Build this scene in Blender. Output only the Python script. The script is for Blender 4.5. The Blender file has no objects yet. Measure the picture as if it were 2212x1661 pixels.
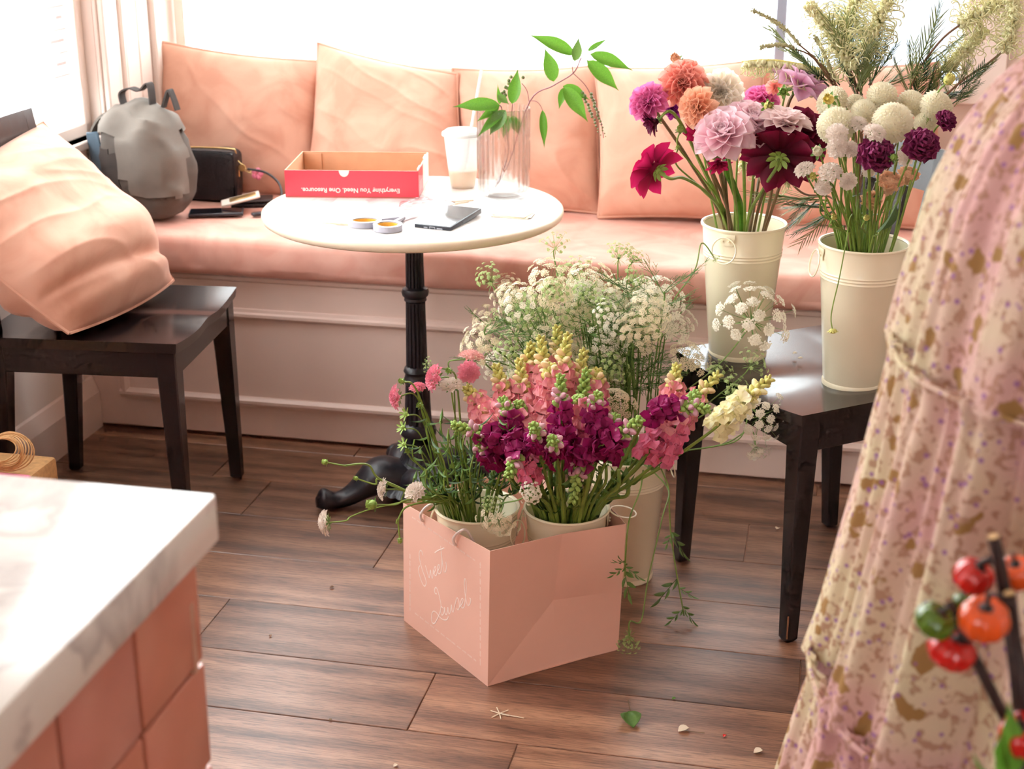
import bpy, bmesh, math, random
from mathutils import Vector, Matrix, noise, Quaternion
random.seed(7)
SC = bpy.context.scene
COL = SC.collection
PI = math.pi
# ---------------------------------------------------------------- camera
CAM_H, PITCH, FPX = 1.525, math.radians(19.77), 3200.0
cam_d = bpy.data.cameras.new('camera'); cam = bpy.data.objects.new('camera', cam_d); COL.objects.link(cam)
cam.location = (0, 0, CAM_H); cam.rotation_euler = (PI / 2 - PITCH, 0, 0)
cam_d.sensor_width = 36.0; cam_d.lens = FPX / 2212 * 36.0; cam_d.clip_start = 0.05
cam_d.dof.use_dof = True; cam_d.dof.focus_distance = 2.78; cam_d.dof.aperture_fstop = 5.6
SC.camera = cam
# ---------------------------------------------------------------- light and exposure
wd = bpy.data.worlds.new('overcast_sky'); SC.world = wd; wd.use_nodes = True
wd.node_tree.nodes['Background'].inputs[0].default_value = (0.96, 0.985, 1.0, 1)
wd.node_tree.nodes['Background'].inputs[1].default_value = 7.5
SC.view_settings.view_transform = 'Standard'; SC.view_settings.look = 'None'
SC.view_settings.gamma = 1.0; SC.view_settings.use_curve_mapping = False
SC.view_settings.exposure = 0.3
SC.cycles.max_bounces = 7; SC.cycles.diffuse_bounces = 4; SC.cycles.glossy_bounces = 3
SC.cycles.use_adaptive_sampling = True; SC.cycles.adaptive_threshold = 0.08; SC.cycles.adaptive_min_samples = 12
SC.cycles.transmission_bounces = 6; SC.cycles.transparent_max_bounces = 16
SC.cycles.sample_clamp_indirect = 8.0; SC.cycles.caustics_reflective = False; SC.cycles.caustics_refractive = False

# ---------------------------------------------------------------- coordinates
CP, SP = math.cos(PITCH), math.sin(PITCH)
def ray(x, y):
    u, v = (x - 1106) / FPX, (830.5 - y) / FPX
    return Vector((u, CP + v * SP, -SP + v * CP))
CAMV = Vector((0, 0, CAM_H))
def PY(x, y, Y):
    d = ray(x, y); return CAMV + d * (Y / d.y)
def PZ(x, y, z):
    d = ray(x, y); return CAMV + d * ((z - CAM_H) / d.z)
TH = math.radians(-12.2)
C0 = Vector((-1.176, 3.904, 0)); UU = Vector((math.cos(TH), math.sin(TH), 0)); VV = Vector((-math.sin(TH), math.cos(TH), 0))
def R(a, b, z=0): return C0 + UU * a + VV * b + Vector((0, 0, z))
def PB(x, y, b):
    d = ray(x, y); return CAMV + d * ((b - (CAMV - C0).dot(VV)) / d.dot(VV))
def PA(x, y, a):
    d = ray(x, y); return CAMV + d * ((a - (CAMV - C0).dot(UU)) / d.dot(UU))
def to_room(w):
    d = w - C0; return Vector((d.dot(UU), d.dot(VV), w.z))
def PPLANE(x, y, p0, n):
    d = ray(x, y); return CAMV + d * ((p0 - CAMV).dot(n) / d.dot(n))

# ---------------------------------------------------------------- mesh helpers
def srgb(r, g, b):
    f = lambda c: c / 255 / 12.92 if c / 255 <= 0.04045 else ((c / 255 + 0.055) / 1.055) ** 2.4
    return (f(r), f(g), f(b), 1)
class MB:
    def __init__(s): s.v = []; s.f = []
    def add(s, v, f):
        k = len(s.v); s.v += [Vector(p) for p in v]; s.f += [tuple(i + k for i in q) for q in f]; return s
    def xf(s, m):
        s.v = [m @ p for p in s.v]; return s
    def join(s, o, m=None):
        return s.add([m @ p for p in o.v] if m else o.v, o.f)
    def mesh(s, name, mat=None, smooth=True, sharp=40):
        me = bpy.data.meshes.new(name); me.from_pydata([tuple(p) for p in s.v], [], s.f)
        if mat: me.materials.append(mat)
        if smooth and len(s.f):
            me.polygons.foreach_set('use_smooth', [True] * len(me.polygons))
            if sharp: me.set_sharp_from_angle(angle=math.radians(sharp))
        me.update(); return me
    def obj(s, name, mat=None, parent=None, smooth=True, sharp=40):
        return link(name, s.mesh(name, mat, smooth, sharp), parent)
def link(name, data, parent=None, loc=None, rot=None, scl=None, mtx=None):
    o = bpy.data.objects.new(name, data); COL.objects.link(o)
    if parent: o.parent = parent
    if mtx is not None: o.matrix_local = mtx
    if loc is not None: o.location = loc
    if rot is not None: o.rotation_euler = rot
    if scl is not None: o.scale = scl if not isinstance(scl, (int, float)) else (scl,) * 3
    return o
def tag(o, label=None, cat=None, group=None, kind=None):
    if label: o['label'] = label
    if cat: o['category'] = cat
    if group: o['group'] = group
    if kind: o['kind'] = kind
    return o
def thing(name, label, cat, loc=(0, 0, 0), rz=0, group=None):
    o = bpy.data.objects.new(name, None); COL.objects.link(o); o.empty_display_size = 0.05
    o.location = loc; o.rotation_euler = (0, 0, rz); return tag(o, label, cat, group)
def box(x0, x1, y0, y1, z0, z1, c=0.0, seg=1):
    m = MB(); bm = bmesh.new(); bmesh.ops.create_cube(bm, size=1)
    for v in bm.verts: v.co = Vector(((x0 + x1) / 2 + v.co.x * (x1 - x0), (y0 + y1) / 2 + v.co.y * (y1 - y0), (z0 + z1) / 2 + v.co.z * (z1 - z0)))
    if c > 0: bmesh.ops.bevel(bm, geom=bm.edges[:], offset=c, segments=seg, affect='EDGES', profile=0.5)
    bm.verts.index_update()
    m.add([v.co.copy() for v in bm.verts], [[v.index for v in f.verts] for f in bm.faces]); bm.free(); return m
def lathe(prof, n=32, mod=None, close=False):
    """prof: list of (r,z); mod(r,z,theta)->r"""
    m = MB(); v = []; f = []
    for (r, z) in prof:
        for k in range(n):
            t = 2 * PI * k / n; rr = mod(r, z, t) if mod else r
            v.append((rr * math.cos(t), rr * math.sin(t), z))
    for i in range(len(prof) - 1):
        for k in range(n):
            f.append((i * n + k, i * n + (k + 1) % n, (i + 1) * n + (k + 1) % n, (i + 1) * n + k))
    if close:
        f.append(tuple(reversed(range(n)))); f.append(tuple((len(prof) - 1) * n + k for k in range(n)))
    return m.add(v, f)
def tube(pts, r, n=6, cap=True):
    pts = [Vector(p) for p in pts]; N = len(pts); rs = r if isinstance(r, (list, tuple)) else [r] * N
    m = MB(); v = []; f = []; up = None
    for i, p in enumerate(pts):
        t = (pts[min(i + 1, N - 1)] - pts[max(i - 1, 0)])
        t = t.normalized() if t.length > 1e-9 else Vector((0, 0, 1))
        if up is None: up = t.orthogonal().normalized()
        up = (up - t * up.dot(t)); up = up.normalized() if up.length > 1e-6 else t.orthogonal().normalized()
        w = t.cross(up)
        for k in range(n):
            a = 2 * PI * k / n; v.append(p + (up * math.cos(a) + w * math.sin(a)) * rs[i])
    for i in range(N - 1):
        for k in range(n): f.append((i * n + k, i * n + (k + 1) % n, (i + 1) * n + (k + 1) % n, (i + 1) * n + k))
    if cap: f.append(tuple(reversed(range(n)))); f.append(tuple((N - 1) * n + k for k in range(n)))
    return m.add(v, f)
def spline(pts, k=6):
    """Catmull-Rom through pts"""
    pts = [Vector(p) for p in pts]; out = []
    for i in range(len(pts) - 1):
        p0, p1, p2, p3 = pts[max(i - 1, 0)], pts[i], pts[i + 1], pts[min(i + 2, len(pts) - 1)]
        for j in range(k):
            t = j / k
            out.append(0.5 * ((2 * p1) + (p2 - p0) * t + (2 * p0 - 5 * p1 + 4 * p2 - p3) * t * t + (3 * p1 - p0 - 3 * p2 + p3) * t ** 3))
    out.append(pts[-1].copy()); return out
def grid(nu, nv, fn, wrapu=False):
    v = [fn(i / (nu if wrapu else nu - 1), j / (nv - 1)) for j in range(nv) for i in range(nu)]; f = []
    for j in range(nv - 1):
        for i in range(nu if wrapu else nu - 1):
            f.append((j * nu + i, j * nu + (i + 1) % nu, (j + 1) * nu + (i + 1) % nu, (j + 1) * nu + i))
    return MB().add(v, f)
def solid(mb, t):
    """give an open grid real thickness along its normals"""
    bm = bmesh.new(); vs = [bm.verts.new(p) for p in mb.v]
    for q in mb.f: bm.faces.new([vs[i] for i in q])
    bmesh.ops.recalc_face_normals(bm, faces=bm.faces[:]); bm.normal_update()
    bmesh.ops.solidify(bm, geom=bm.faces[:], thickness=t); bm.verts.index_update()
    o = MB().add([v.co.copy() for v in bm.verts], [[v.index for v in f.verts] for f in bm.faces]); bm.free(); return o
def prism(poly, z0, z1):
    n = len(poly); v = [(p[0], p[1], z0) for p in poly] + [(p[0], p[1], z1) for p in poly]
    f = [tuple(reversed(range(n))), tuple(range(n, 2 * n))] + [(k, (k + 1) % n, n + (k + 1) % n, n + k) for k in range(n)]
    return MB().add(v, f)
def ball(c, r, nu=10, nv=7, sx=1, sy=1, sz=1):
    c = Vector(c)
    return grid(nu, nv, lambda u, v: c + Vector((sx * r * math.sin(PI * (0.001 + 0.998 * v)) * math.cos(2 * PI * u), sy * r * math.sin(PI * (0.001 + 0.998 * v)) * math.sin(2 * PI * u), sz * r * -math.cos(PI * v))), wrapu=True)
def aim(d, up=Vector((0, 0, 1)), loc=None, s=1.0, roll=0.0):
    """matrix whose +Z goes along d"""
    z = Vector(d).normalized(); x = up.cross(z)
    if x.length < 1e-4: x = Vector((1, 0, 0))
    x.normalize(); y = z.cross(x)
    m = Matrix((x, y, z)).transposed().to_4x4() @ Matrix.Rotation(roll, 4, 'Z') @ Matrix.Scale(s, 4)
    if loc is not None: m.translation = loc
    return m
def rnd(a, b): return random.uniform(a, b)

# ---------------------------------------------------------------- materials
def nt_mat(name):
    m = bpy.data.materials.new(name); m.use_nodes = True; nt = m.node_tree
    return m, nt, nt.nodes['Principled BSDF']
def ND(nt, kind, **kw):
    n = nt.nodes.new(kind)
    for k, v in kw.items():
        if k.startswith('i_'):
            key = k[2:]; key = int(key) if key.isdigit() else key
            n.inputs[key].default_value = v
        else: setattr(n, k, v)
    return n
def ramp(nt, fac, stops):
    r = nt.nodes.new('ShaderNodeValToRGB'); e = r.color_ramp.elements
    while len(e) < len(stops): e.new(0.5)
    for q, (p, c) in zip(e, stops): q.position = p; q.color = c
    nt.links.new(fac, r.inputs[0]); return r
def mat(name, col, rough=0.5, var=0.0, scale=30.0, bump=0.0, bscale=200.0, metal=0.0, sheen=0.0, trans=0.0, coat=0.0, spec=0.5, sss=0.0, oi=0.0):
    """plain principled material with a noise-driven colour variation and fine bump"""
    m, nt, b = nt_mat(name); L = nt.links.new
    b.inputs['Base Color'].default_value = col; b.inputs['Roughness'].default_value = rough; b.inputs['Metallic'].default_value = metal
    b.inputs['Specular IOR Level'].default_value = spec
    if sheen: b.inputs['Sheen Weight'].default_value = sheen; b.inputs['Sheen Roughness'].default_value = 0.35; b.inputs['Sheen Tint'].default_value = (1, 0.85, 0.8, 1)
    if coat: b.inputs['Coat Weight'].default_value = coat; b.inputs['Coat Roughness'].default_value = 0.08
    tc = ND(nt, 'ShaderNodeTexCoord')
    if var:
        n = ND(nt, 'ShaderNodeTexNoise', i_Scale=scale, i_Detail=4.0); L(tc.outputs['Object'], n.inputs['Vector'])
        c0 = tuple(max(0, x * (1 - var)) for x in col[:3]) + (1,); c1 = tuple(min(1, x * (1 + var)) for x in col[:3]) + (1,)
        r = ramp(nt, n.outputs['Fac'], [(0.3, c0), (0.7, c1)]); src = r.outputs['Color']
        if oi:
            o = ND(nt, 'ShaderNodeObjectInfo'); h = ND(nt, 'ShaderNodeHueSaturation'); mr = ND(nt, 'ShaderNodeMapRange'); mr.inputs[3].default_value = 1 - oi; mr.inputs[4].default_value = 1 + oi
            L(o.outputs['Random'], mr.inputs[0]); L(mr.outputs[0], h.inputs['Value']); L(src, h.inputs['Color']); src = h.outputs['Color']
        L(src, b.inputs['Base Color'])
    if bump:
        n2 = ND(nt, 'ShaderNodeTexNoise', i_Scale=bscale, i_Detail=3.0); L(tc.outputs['Object'], n2.inputs['Vector'])
        bp = ND(nt, 'ShaderNodeBump', i_Strength=bump, i_Distance=0.002); L(n2.outputs['Fac'], bp.inputs['Height']); L(bp.outputs[0], b.inputs['Normal'])
    if trans:   # thin translucent petal / leaf / paper
        tr = ND(nt, 'ShaderNodeBsdfTranslucent'); mx = ND(nt, 'ShaderNodeMixShader', i_0=trans); out = nt.nodes['Material Output']
        src = b.inputs['Base Color'].links[0].from_socket if b.inputs['Base Color'].links else None
        if src: L(src, tr.inputs['Color'])
        else: tr.inputs['Color'].default_value = col
        L(b.outputs[0], mx.inputs[1]); L(tr.outputs[0], mx.inputs[2]); L(mx.outputs[0], out.inputs['Surface'])
    return m
def glass_mat(name, tint=(1, 1, 1, 1), rough=0.0, refl=1.0, thin=True):
    """thin clear sheet: see-through with a fresnel reflection"""
    m, nt, b = nt_mat(name); L = nt.links.new; out = nt.nodes['Material Output']; nt.nodes.remove(b)
    t = ND(nt, 'ShaderNodeBsdfTransparent'); t.inputs[0].default_value = tint
    g = ND(nt, 'ShaderNodeBsdfGlossy'); g.inputs['Roughness'].default_value = rough
    fr = ND(nt, 'ShaderNodeFresnel'); mx = ND(nt, 'ShaderNodeMixShader')
    ge = ND(nt, 'ShaderNodeNewGeometry'); io = ND(nt, 'ShaderNodeMapRange'); io.inputs[3].default_value = 1.45; io.inputs[4].default_value = 1 / 1.45
    L(ge.outputs['Backfacing'], io.inputs[0]); L(io.outputs[0], fr.inputs['IOR'])
    mu = ND(nt, 'ShaderNodeMath', operation='MULTIPLY'); mu.inputs[1].default_value = refl; L(fr.outputs[0], mu.inputs[0]); L(mu.outputs[0], mx.inputs[0])
    L(t.outputs[0], mx.inputs[1]); L(g.outputs[0], mx.inputs[2]); L(mx.outputs[0], out.inputs['Surface']); return m

def wood_floor():
    m, nt, b = nt_mat('floor_wood'); L = nt.links.new
    tc = ND(nt, 'ShaderNodeTexCoord'); oi = ND(nt, 'ShaderNodeObjectInfo')
    off = ND(nt, 'ShaderNodeVectorMath', operation='SCALE'); cb = ND(nt, 'ShaderNodeCombineXYZ'); L(oi.outputs['Random'], cb.inputs[0]); L(oi.outputs['Random'], cb.inputs[1]); L(cb.outputs[0], off.inputs[0]); off.inputs['Scale'].default_value = 37.0
    ad = ND(nt, 'ShaderNodeVectorMath', operation='ADD'); L(tc.outputs['Object'], ad.inputs[0]); L(off.outputs[0], ad.inputs[1])
    mp = ND(nt, 'ShaderNodeMapping'); mp.inputs['Scale'].default_value = (3.0, 46, 1); L(ad.outputs[0], mp.inputs['Vector'])
    dn = ND(nt, 'ShaderNodeTexNoise', i_Scale=1.6, i_Detail=2.0); mp0 = ND(nt, 'ShaderNodeMapping'); mp0.inputs['Scale'].default_value = (2.0, 6, 1); L(ad.outputs[0], mp0.inputs['Vector']); L(mp0.outputs[0], dn.inputs['Vector'])
    wv = ND(nt, 'ShaderNodeTexWave', i_Scale=0.9, i_Distortion=14.0, i_Detail=4.0, bands_direction='Y'); wv.inputs['Detail Scale'].default_value = 0.9
    mp2 = ND(nt, 'ShaderNodeMapping'); mp2.inputs['Scale'].default_value = (0.35, 5.0, 1); L(ad.outputs[0], mp2.inputs['Vector']); L(mp2.outputs[0], wv.inputs['Vector'])
    gr = ND(nt, 'ShaderNodeTexNoise', i_Scale=5.0, i_Detail=8.0, i_Roughness=0.72); L(mp.outputs[0], gr.inputs['Vector'])
    ma = ND(nt, 'ShaderNodeMath', operation='MULTIPLY'); L(wv.outputs['Fac'], ma.inputs[0]); ma.inputs[1].default_value = 0.16
    mb = ND(nt, 'ShaderNodeMath', operation='MULTIPLY_ADD'); L(gr.outputs['Fac'], mb.inputs[0]); mb.inputs[1].default_value = 0.55; L(ma.outputs[0], mb.inputs[2])
    mc = ND(nt, 'ShaderNodeMath', operation='MULTIPLY_ADD'); L(dn.outputs['Fac'], mc.inputs[0]); mc.inputs[1].default_value = 0.46; L(mb.outputs[0], mc.inputs[2])
    r = ramp(nt, mc.outputs[0], [(0.36, srgb(72, 49, 39)), (0.50, srgb(116, 80, 62)), (0.60, srgb(142, 102, 80)), (0.78, srgb(172, 130, 104))])
    h = ND(nt, 'ShaderNodeHueSaturation'); mr = ND(nt, 'ShaderNodeMapRange'); mr.inputs[3].default_value = 0.72; mr.inputs[4].default_value = 1.2; L(oi.outputs['Random'], mr.inputs[0]); L(mr.outputs[0], h.inputs['Value']); h.inputs['Saturation'].default_value = 1.02
    mp3 = ND(nt, 'ShaderNodeMapping'); mp3.inputs['Scale'].default_value = (7.0, 95, 1); L(ad.outputs[0], mp3.inputs['Vector'])
    g2 = ND(nt, 'ShaderNodeTexNoise', i_Scale=2.4, i_Detail=6.0, i_Roughness=0.7, i_Distortion=0.6); L(mp3.outputs[0], g2.inputs['Vector'])
    r2 = ramp(nt, g2.outputs['Fac'], [(0.40, (0.48, 0.46, 0.45, 1)), (0.52, (1, 1, 1, 1))])
    mm = ND(nt, 'ShaderNodeMix', data_type='RGBA', blend_type='MULTIPLY'); mm.inputs['Factor'].default_value = 0.85; L(r.outputs['Color'], mm.inputs[6]); L(r2.outputs['Color'], mm.inputs[7])
    L(mm.outputs[2], h.inputs['Color']); L(h.outputs[0], b.inputs['Base Color'])
    rr = ND(nt, 'ShaderNodeMapRange'); rr.inputs[3].default_value = 0.46; rr.inputs[4].default_value = 0.26; L(mc.outputs[0], rr.inputs[0]); L(rr.outputs[0], b.inputs['Roughness'])
    bp = ND(nt, 'ShaderNodeBump', i_Strength=0.45, i_Distance=0.001); L(mb.outputs[0], bp.inputs['Height']); L(bp.outputs[0], b.inputs['Normal'])
    b.inputs['Specular IOR Level'].default_value = 0.95
    return m
def velvet(name, col, dark):
    m, nt, b = nt_mat(name); L = nt.links.new; tc = ND(nt, 'ShaderNodeTexCoord')
    n = ND(nt, 'ShaderNodeTexNoise', i_Scale=7.0, i_Detail=5.0, i_Distortion=1.2); L(tc.outputs['Object'], n.inputs['Vector'])
    r = ramp(nt, n.outputs['Fac'], [(0.38, dark), (0.62, col)]); L(r.outputs[0], b.inputs['Base Color'])
    b.inputs['Roughness'].default_value = 0.75; b.inputs['Sheen Weight'].default_value = 0.35; b.inputs['Sheen Roughness'].default_value = 0.3; b.inputs['Sheen Tint'].default_value = (1, 0.8, 0.74, 1)
    b.inputs['Specular IOR Level'].default_value = 0.2
    n2 = ND(nt, 'ShaderNodeTexNoise', i_Scale=900.0, i_Detail=2.0); L(tc.outputs['Object'], n2.inputs['Vector'])
    bp = ND(nt, 'ShaderNodeBump', i_Strength=0.15, i_Distance=0.001); L(n2.outputs['Fac'], bp.inputs['Height']); L(bp.outputs[0], b.inputs['Normal'])
    return m
def marble(name, rough=0.15):
    m, nt, b = nt_mat(name); L = nt.links.new; tc = ND(nt, 'ShaderNodeTexCoord')
    n = ND(nt, 'ShaderNodeTexNoise', i_Scale=3.0, i_Detail=8.0, i_Distortion=2.5); L(tc.outputs['Object'], n.inputs['Vector'])
    r = ramp(nt, n.outputs['Fac'], [(0.40, srgb(236, 230, 224)), (0.5, srgb(196, 190, 188)), (0.53, srgb(232, 226, 220)), (0.8, srgb(240, 236, 230))]); L(r.outputs[0], b.inputs['Base Color'])
    b.inputs['Roughness'].default_value = rough; return m
# ================================================================ materials in use
MT = {}
MT['floor'] = wood_floor()
MT['wall'] = mat('painted_wall', srgb(238, 222, 212), 0.6, 0.03, 3)
MT['ceil'] = mat('painted_ceiling', srgb(244, 236, 230), 0.8, 0.02, 3)
MT['bench'] = mat('painted_bench', srgb(228, 204, 193), 0.42, 0.04, 4, bump=0.05, bscale=60)
MT['trim'] = mat('painted_trim', srgb(238, 222, 212), 0.35, 0.02, 5)
MT['velvet'] = velvet('pillow_velvet', srgb(224, 176, 154), srgb(212, 158, 136))
MT['cushion'] = velvet('cushion_velvet', srgb(230, 180, 164), srgb(218, 158, 142))
MT['black_wood'] = mat('black_lacquered_wood', srgb(34, 26, 27), 0.2, 0.25, 14, bump=0.03, bscale=40, coat=0.1)
MT['scuff'] = mat('scuffed_edge_wood', srgb(150, 100, 70), 0.6, 0.2, 60)
MT['iron'] = mat('black_cast_iron', srgb(34, 30, 36), 0.38, 0.2, 40, bump=0.15, bscale=150)
MT['table'] = marble('table_marble', 0.25)
MT['edge'] = mat('table_edge_cream', srgb(232, 214, 190), 0.35, 0.03, 20)
MT['counter'] = marble('counter_marble', 0.12)
MT['grout'] = mat('tile_grout', srgb(196, 150, 128), 0.8, 0.1, 60)
MT['pane'] = glass_mat('window_glass', (0.98, 0.99, 0.985, 1), 0.0, 1.0)
MT['alu'] = mat('grey_aluminium', srgb(150, 156, 172), 0.4, 0.03, 20, metal=0.3)
MT['concrete'] = mat('concrete_paving', srgb(200, 196, 190), 0.9, 0.08, 6)
def tile_mat():
    m, nt, b = nt_mat('glazed_pink_tile'); L = nt.links.new; oi = ND(nt, 'ShaderNodeObjectInfo'); tc = ND(nt, 'ShaderNodeTexCoord')
    r = ramp(nt, oi.outputs['Random'], [(0.0, srgb(204, 130, 110)), (0.5, srgb(212, 138, 112)), (1.0, srgb(210, 142, 132))])
    n = ND(nt, 'ShaderNodeTexNoise', i_Scale=9.0, i_Detail=3.0); L(tc.outputs['Object'], n.inputs['Vector'])
    h = ND(nt, 'ShaderNodeHueSaturation'); mr = ND(nt, 'ShaderNodeMapRange'); mr.inputs[3].default_value = 0.85; mr.inputs[4].default_value = 1.12
    L(n.outputs['Fac'], mr.inputs[0]); L(mr.outputs[0], h.inputs['Value']); L(r.outputs[0], h.inputs['Color']); L(h.outputs[0], b.inputs['Base Color'])
    b.inputs['Roughness'].default_value = 0.22; return m
MT['tile'] = tile_mat()
def S(name, mb, m, parent=None, kind='structure', smooth=False, sharp=40):
    """a piece of the setting, built in room coordinates"""
    o = mb.obj(name, m, parent, smooth, sharp)
    if not parent:
        o.location = C0; o.rotation_euler = (0, 0, TH); tag(o, kind=kind)
    return o
# ================================================================ the room
SILL_B, SILL_L, HEAD = 0.90, 0.79, 2.85
XR, YR, YB = 4.4, -6.2, 0.66
# floor: a slab that carries single planks
floor = S('floor', box(-0.02, XR, YR, YB, -0.06, -0.004), MT['grout'])
PW, PLEN = 0.2065, 1.22
joint0 = {0: 0.465, 1: 0.628, 2: 1.03, 3: 0.30, 4: 0.77, 5: 1.287, 6: 1.496, 7: 0.95, 8: 0.4, 9: 1.2, 10: 0.7, 11: 0.1, 12: 1.0}
plank_cache = {}
def plank(a0, a1, b0, b1):
    a0, a1 = max(a0, 0.0), min(a1, XR)
    if a1 - a0 < 0.05: return
    L_, W_ = round(a1 - a0, 3), round(b0 - b1, 3)
    if (L_, W_) not in plank_cache:
        plank_cache[(L_, W_)] = box(-L_ / 2 + 0.0009, L_ / 2 - 0.0009, -W_ / 2 + 0.0009, W_ / 2 - 0.0009, -0.012, 0, 0.0012).mesh('plank', MT['floor'], False)
    link('plank', plank_cache[(L_, W_)], floor, loc=((a0 + a1) / 2, (b0 + b1) / 2, 0))
for k in range(-1, 17):
    bt = -0.065 - PW * k; bb = bt - PW
    if k == -1: bt = 0.0
    j = joint0.get(k, (k * 0.437) % PLEN); a = j - PLEN * math.ceil(j / PLEN + 0.01)
    while a < XR:
        plank(a, a + PLEN, bt, bb); a += PLEN
S('ceiling', box(-0.12, XR + 0.12, YR - 0.12, YB + 0.12, 3.2, 3.3), MT['ceil'])
wl = S('wall_left', box(-0.12, 0, YR, YB + 0.12, -0.06, SILL_L), MT['wall'])
S('header', box(-0.12, 0, YR, YB + 0.12, HEAD, 3.2), MT['wall'], wl)
S('corner_pier', box(-0.12, 0, 0.20, YB + 0.12, SILL_L, HEAD), MT['wall'], wl)
S('rear_pier', box(-0.12, 0, YR, -1.9, SILL_L, HEAD), MT['wall'], wl)
S('panel_seam', box(0, 0.004, -0.052, -0.046, 0.15, 0.46), MT['trim'], wl)
wb = S('wall_back', box(0, XR, YB, YB + 0.12, -0.06, SILL_B), MT['wall'])
S('header', box(0, XR, YB, YB + 0.12, HEAD, 3.2), MT['wall'], wb)
S('pier', box(2.36, XR, YB, YB + 0.12, SILL_B, HEAD), MT['wall'], wb)
S('wall_right', box(XR, XR + 0.12, YR, YB, -0.06, 3.2), MT['wall'])
wr = S('wall_rear', box(-0.12, XR + 0.12, YR - 0.12, YR, -0.06, 0.9), MT['wall'])
S('header', box(-0.12, XR + 0.12, YR - 0.12, YR, 2.5, 3.2), MT['wall'], wr)
S('pier', box(-0.12, 0.7, YR - 0.12, YR, 0.9, 2.5), MT['wall'], wr)
S('pier', box(1.9, XR + 0.12, YR - 0.12, YR, 0.9, 2.5), MT['wall'], wr)
# skirting along the left wall, chamfered on top
sk = MB(); prof = [(0, 0), (0.022, 0), (0.022, 0.105), (0.006, 0.145), (0, 0.15)]
sk.add([(p[0], YR, p[1]) for p in prof] + [(p[0], -0.001, p[1]) for p in prof], [(k, (k + 1) % 5, 5 + (k + 1) % 5, 5 + k) for k in range(5)] + [(4, 3, 2, 1, 0), (5, 6, 7, 8, 9)])
S('baseboard_left', sk, MT['bench'])
# corner casing between the two windows: upright boards and beads
tr = S('trim_1', box(0.0, 0.012, 0.20, 0.575, SILL_L, HEAD, 0.002), MT['trim'])
for b0, b1, t in ((0.205, 0.275, 0.030), (0.285, 0.305, 0.022), (0.312, 0.325, 0.030), (0.335, 0.415, 0.024), (0.425, 0.50, 0.020), (0.51, 0.545, 0.034), (0.552, 0.573, 0.024)):
    S('upright_board', box(0.011, t, b0, b1, SILL_L, HEAD, 0.004), MT['trim'], tr)
# windows
def window(name, axis, lo, hi, z0, z1, mulls, at, out, mm, fw=0.035):
    """axis 'a' for the back wall, 'b' for the left wall; out = outward sign"""
    def bx(p0, p1, q0, q1, c0, c1, ch=0.003):
        q0, q1 = sorted((at + q0 * out, at + q1 * out))
        return box(p0, p1, q0, q1, c0, c1, ch) if axis == 'a' else box(q0, q1, p0, p1, c0, c1, ch)
    root = S(name, bx(lo, hi, -0.012, 0.10, z0 - 0.022, z0), MT['trim'])
    S('head_rail', bx(lo, hi, 0.03, 0.075, z1 - fw, z1), MT['trim'], root)
    S('bottom_rail', bx(lo, hi, 0.03, 0.075, z0, z0 + fw), MT['trim'], root)
    S('jamb', bx(lo, lo + fw, 0.03, 0.075, z0, z1), MT['trim'], root); S('jamb', bx(hi - fw, hi, 0.03, 0.075, z0, z1), MT['trim'], root)
    for mu in mulls: S('mullion', bx(mu - 0.014, mu + 0.014, 0.03, 0.075, z0 + fw, z1 - fw), mm, root)
    ed = [lo + fw] + list(mulls) + [hi - fw]
    for e0, e1 in zip(ed, ed[1:]): S('pane', bx(e0 + 0.002, e1 - 0.002, 0.05, 0.054, z0 + fw, z1 - fw, 0), MT['pane'], root)
    return root
window('window_1', 'a', 0.012, 2.36, SILL_B, HEAD, (1.815,), YB, 1, MT['alu'], 0.03)
w2 = window('window_2', 'b', -1.9, 0.20, SILL_L, HEAD, (-0.95,), 0.0, -1, MT['trim'])
window('fill_window', 'a', 0.7, 1.9, 0.9, 2.5, (1.3,), YR, -1, MT['alu'], 0.04)  # unseen rear window, added to let fill light into the room
S('trim_2', box(2.30, 2.42, YB - 0.025, YB, SILL_B - 0.02, HEAD, 0.004), MT['wall'])
S('sidewalk', box(-9, XR + 9, YR - 9, YB + 9, -0.25, -0.12), MT['concrete'])
# ================================================================ window seat
bench = thing('window_bench', 'long pink painted window seat with a raised panel moulding under the windows', 'bench', C0, TH)
BL = 3.2
box(0.001, BL, 0.0, YB - 0.002, 0.008, 0.45, 0.003).obj('body', MT['bench'], bench, False)
box(0.001, BL, -0.008, YB - 0.002, 0.45, 0.466, 0.004).obj('seat_board', MT['bench'], bench, False)
def mould(p0, p1):
    p0, p1 = Vector(p0), Vector(p1); d = (p1 - p0).normalized(); o = Vector((0, -1, 0)); s = d.cross(o)
    pr = [(-0.015, 0), (-0.014, 0.006), (-0.006, 0.008), (-0.002, 0.014), (0.006, 0.014), (0.010, 0.008), (0.015, 0.004), (0.015, 0)]
    v = [p0 + s * q + o * w for q, w in pr] + [p1 + s * q + o * w for q, w in pr]; n = len(pr)
    return MB().add(v, [(k, k + 1, n + k + 1, n + k) for k in range(n - 1)] + [tuple(range(n)), tuple(reversed(range(n, 2 * n)))])
for q in (((0.088, 0, 0.36), (BL - 0.1, 0, 0.36)), ((BL - 0.1, 0, 0.108), (0.088, 0, 0.108)), ((0.1, 0, 0.108), (0.1, 0, 0.36)), ((BL - 0.1, 0, 0.36), (BL - 0.1, 0, 0.108))):
    mould(*q).obj('moulding', MT['bench'], bench)
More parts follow.
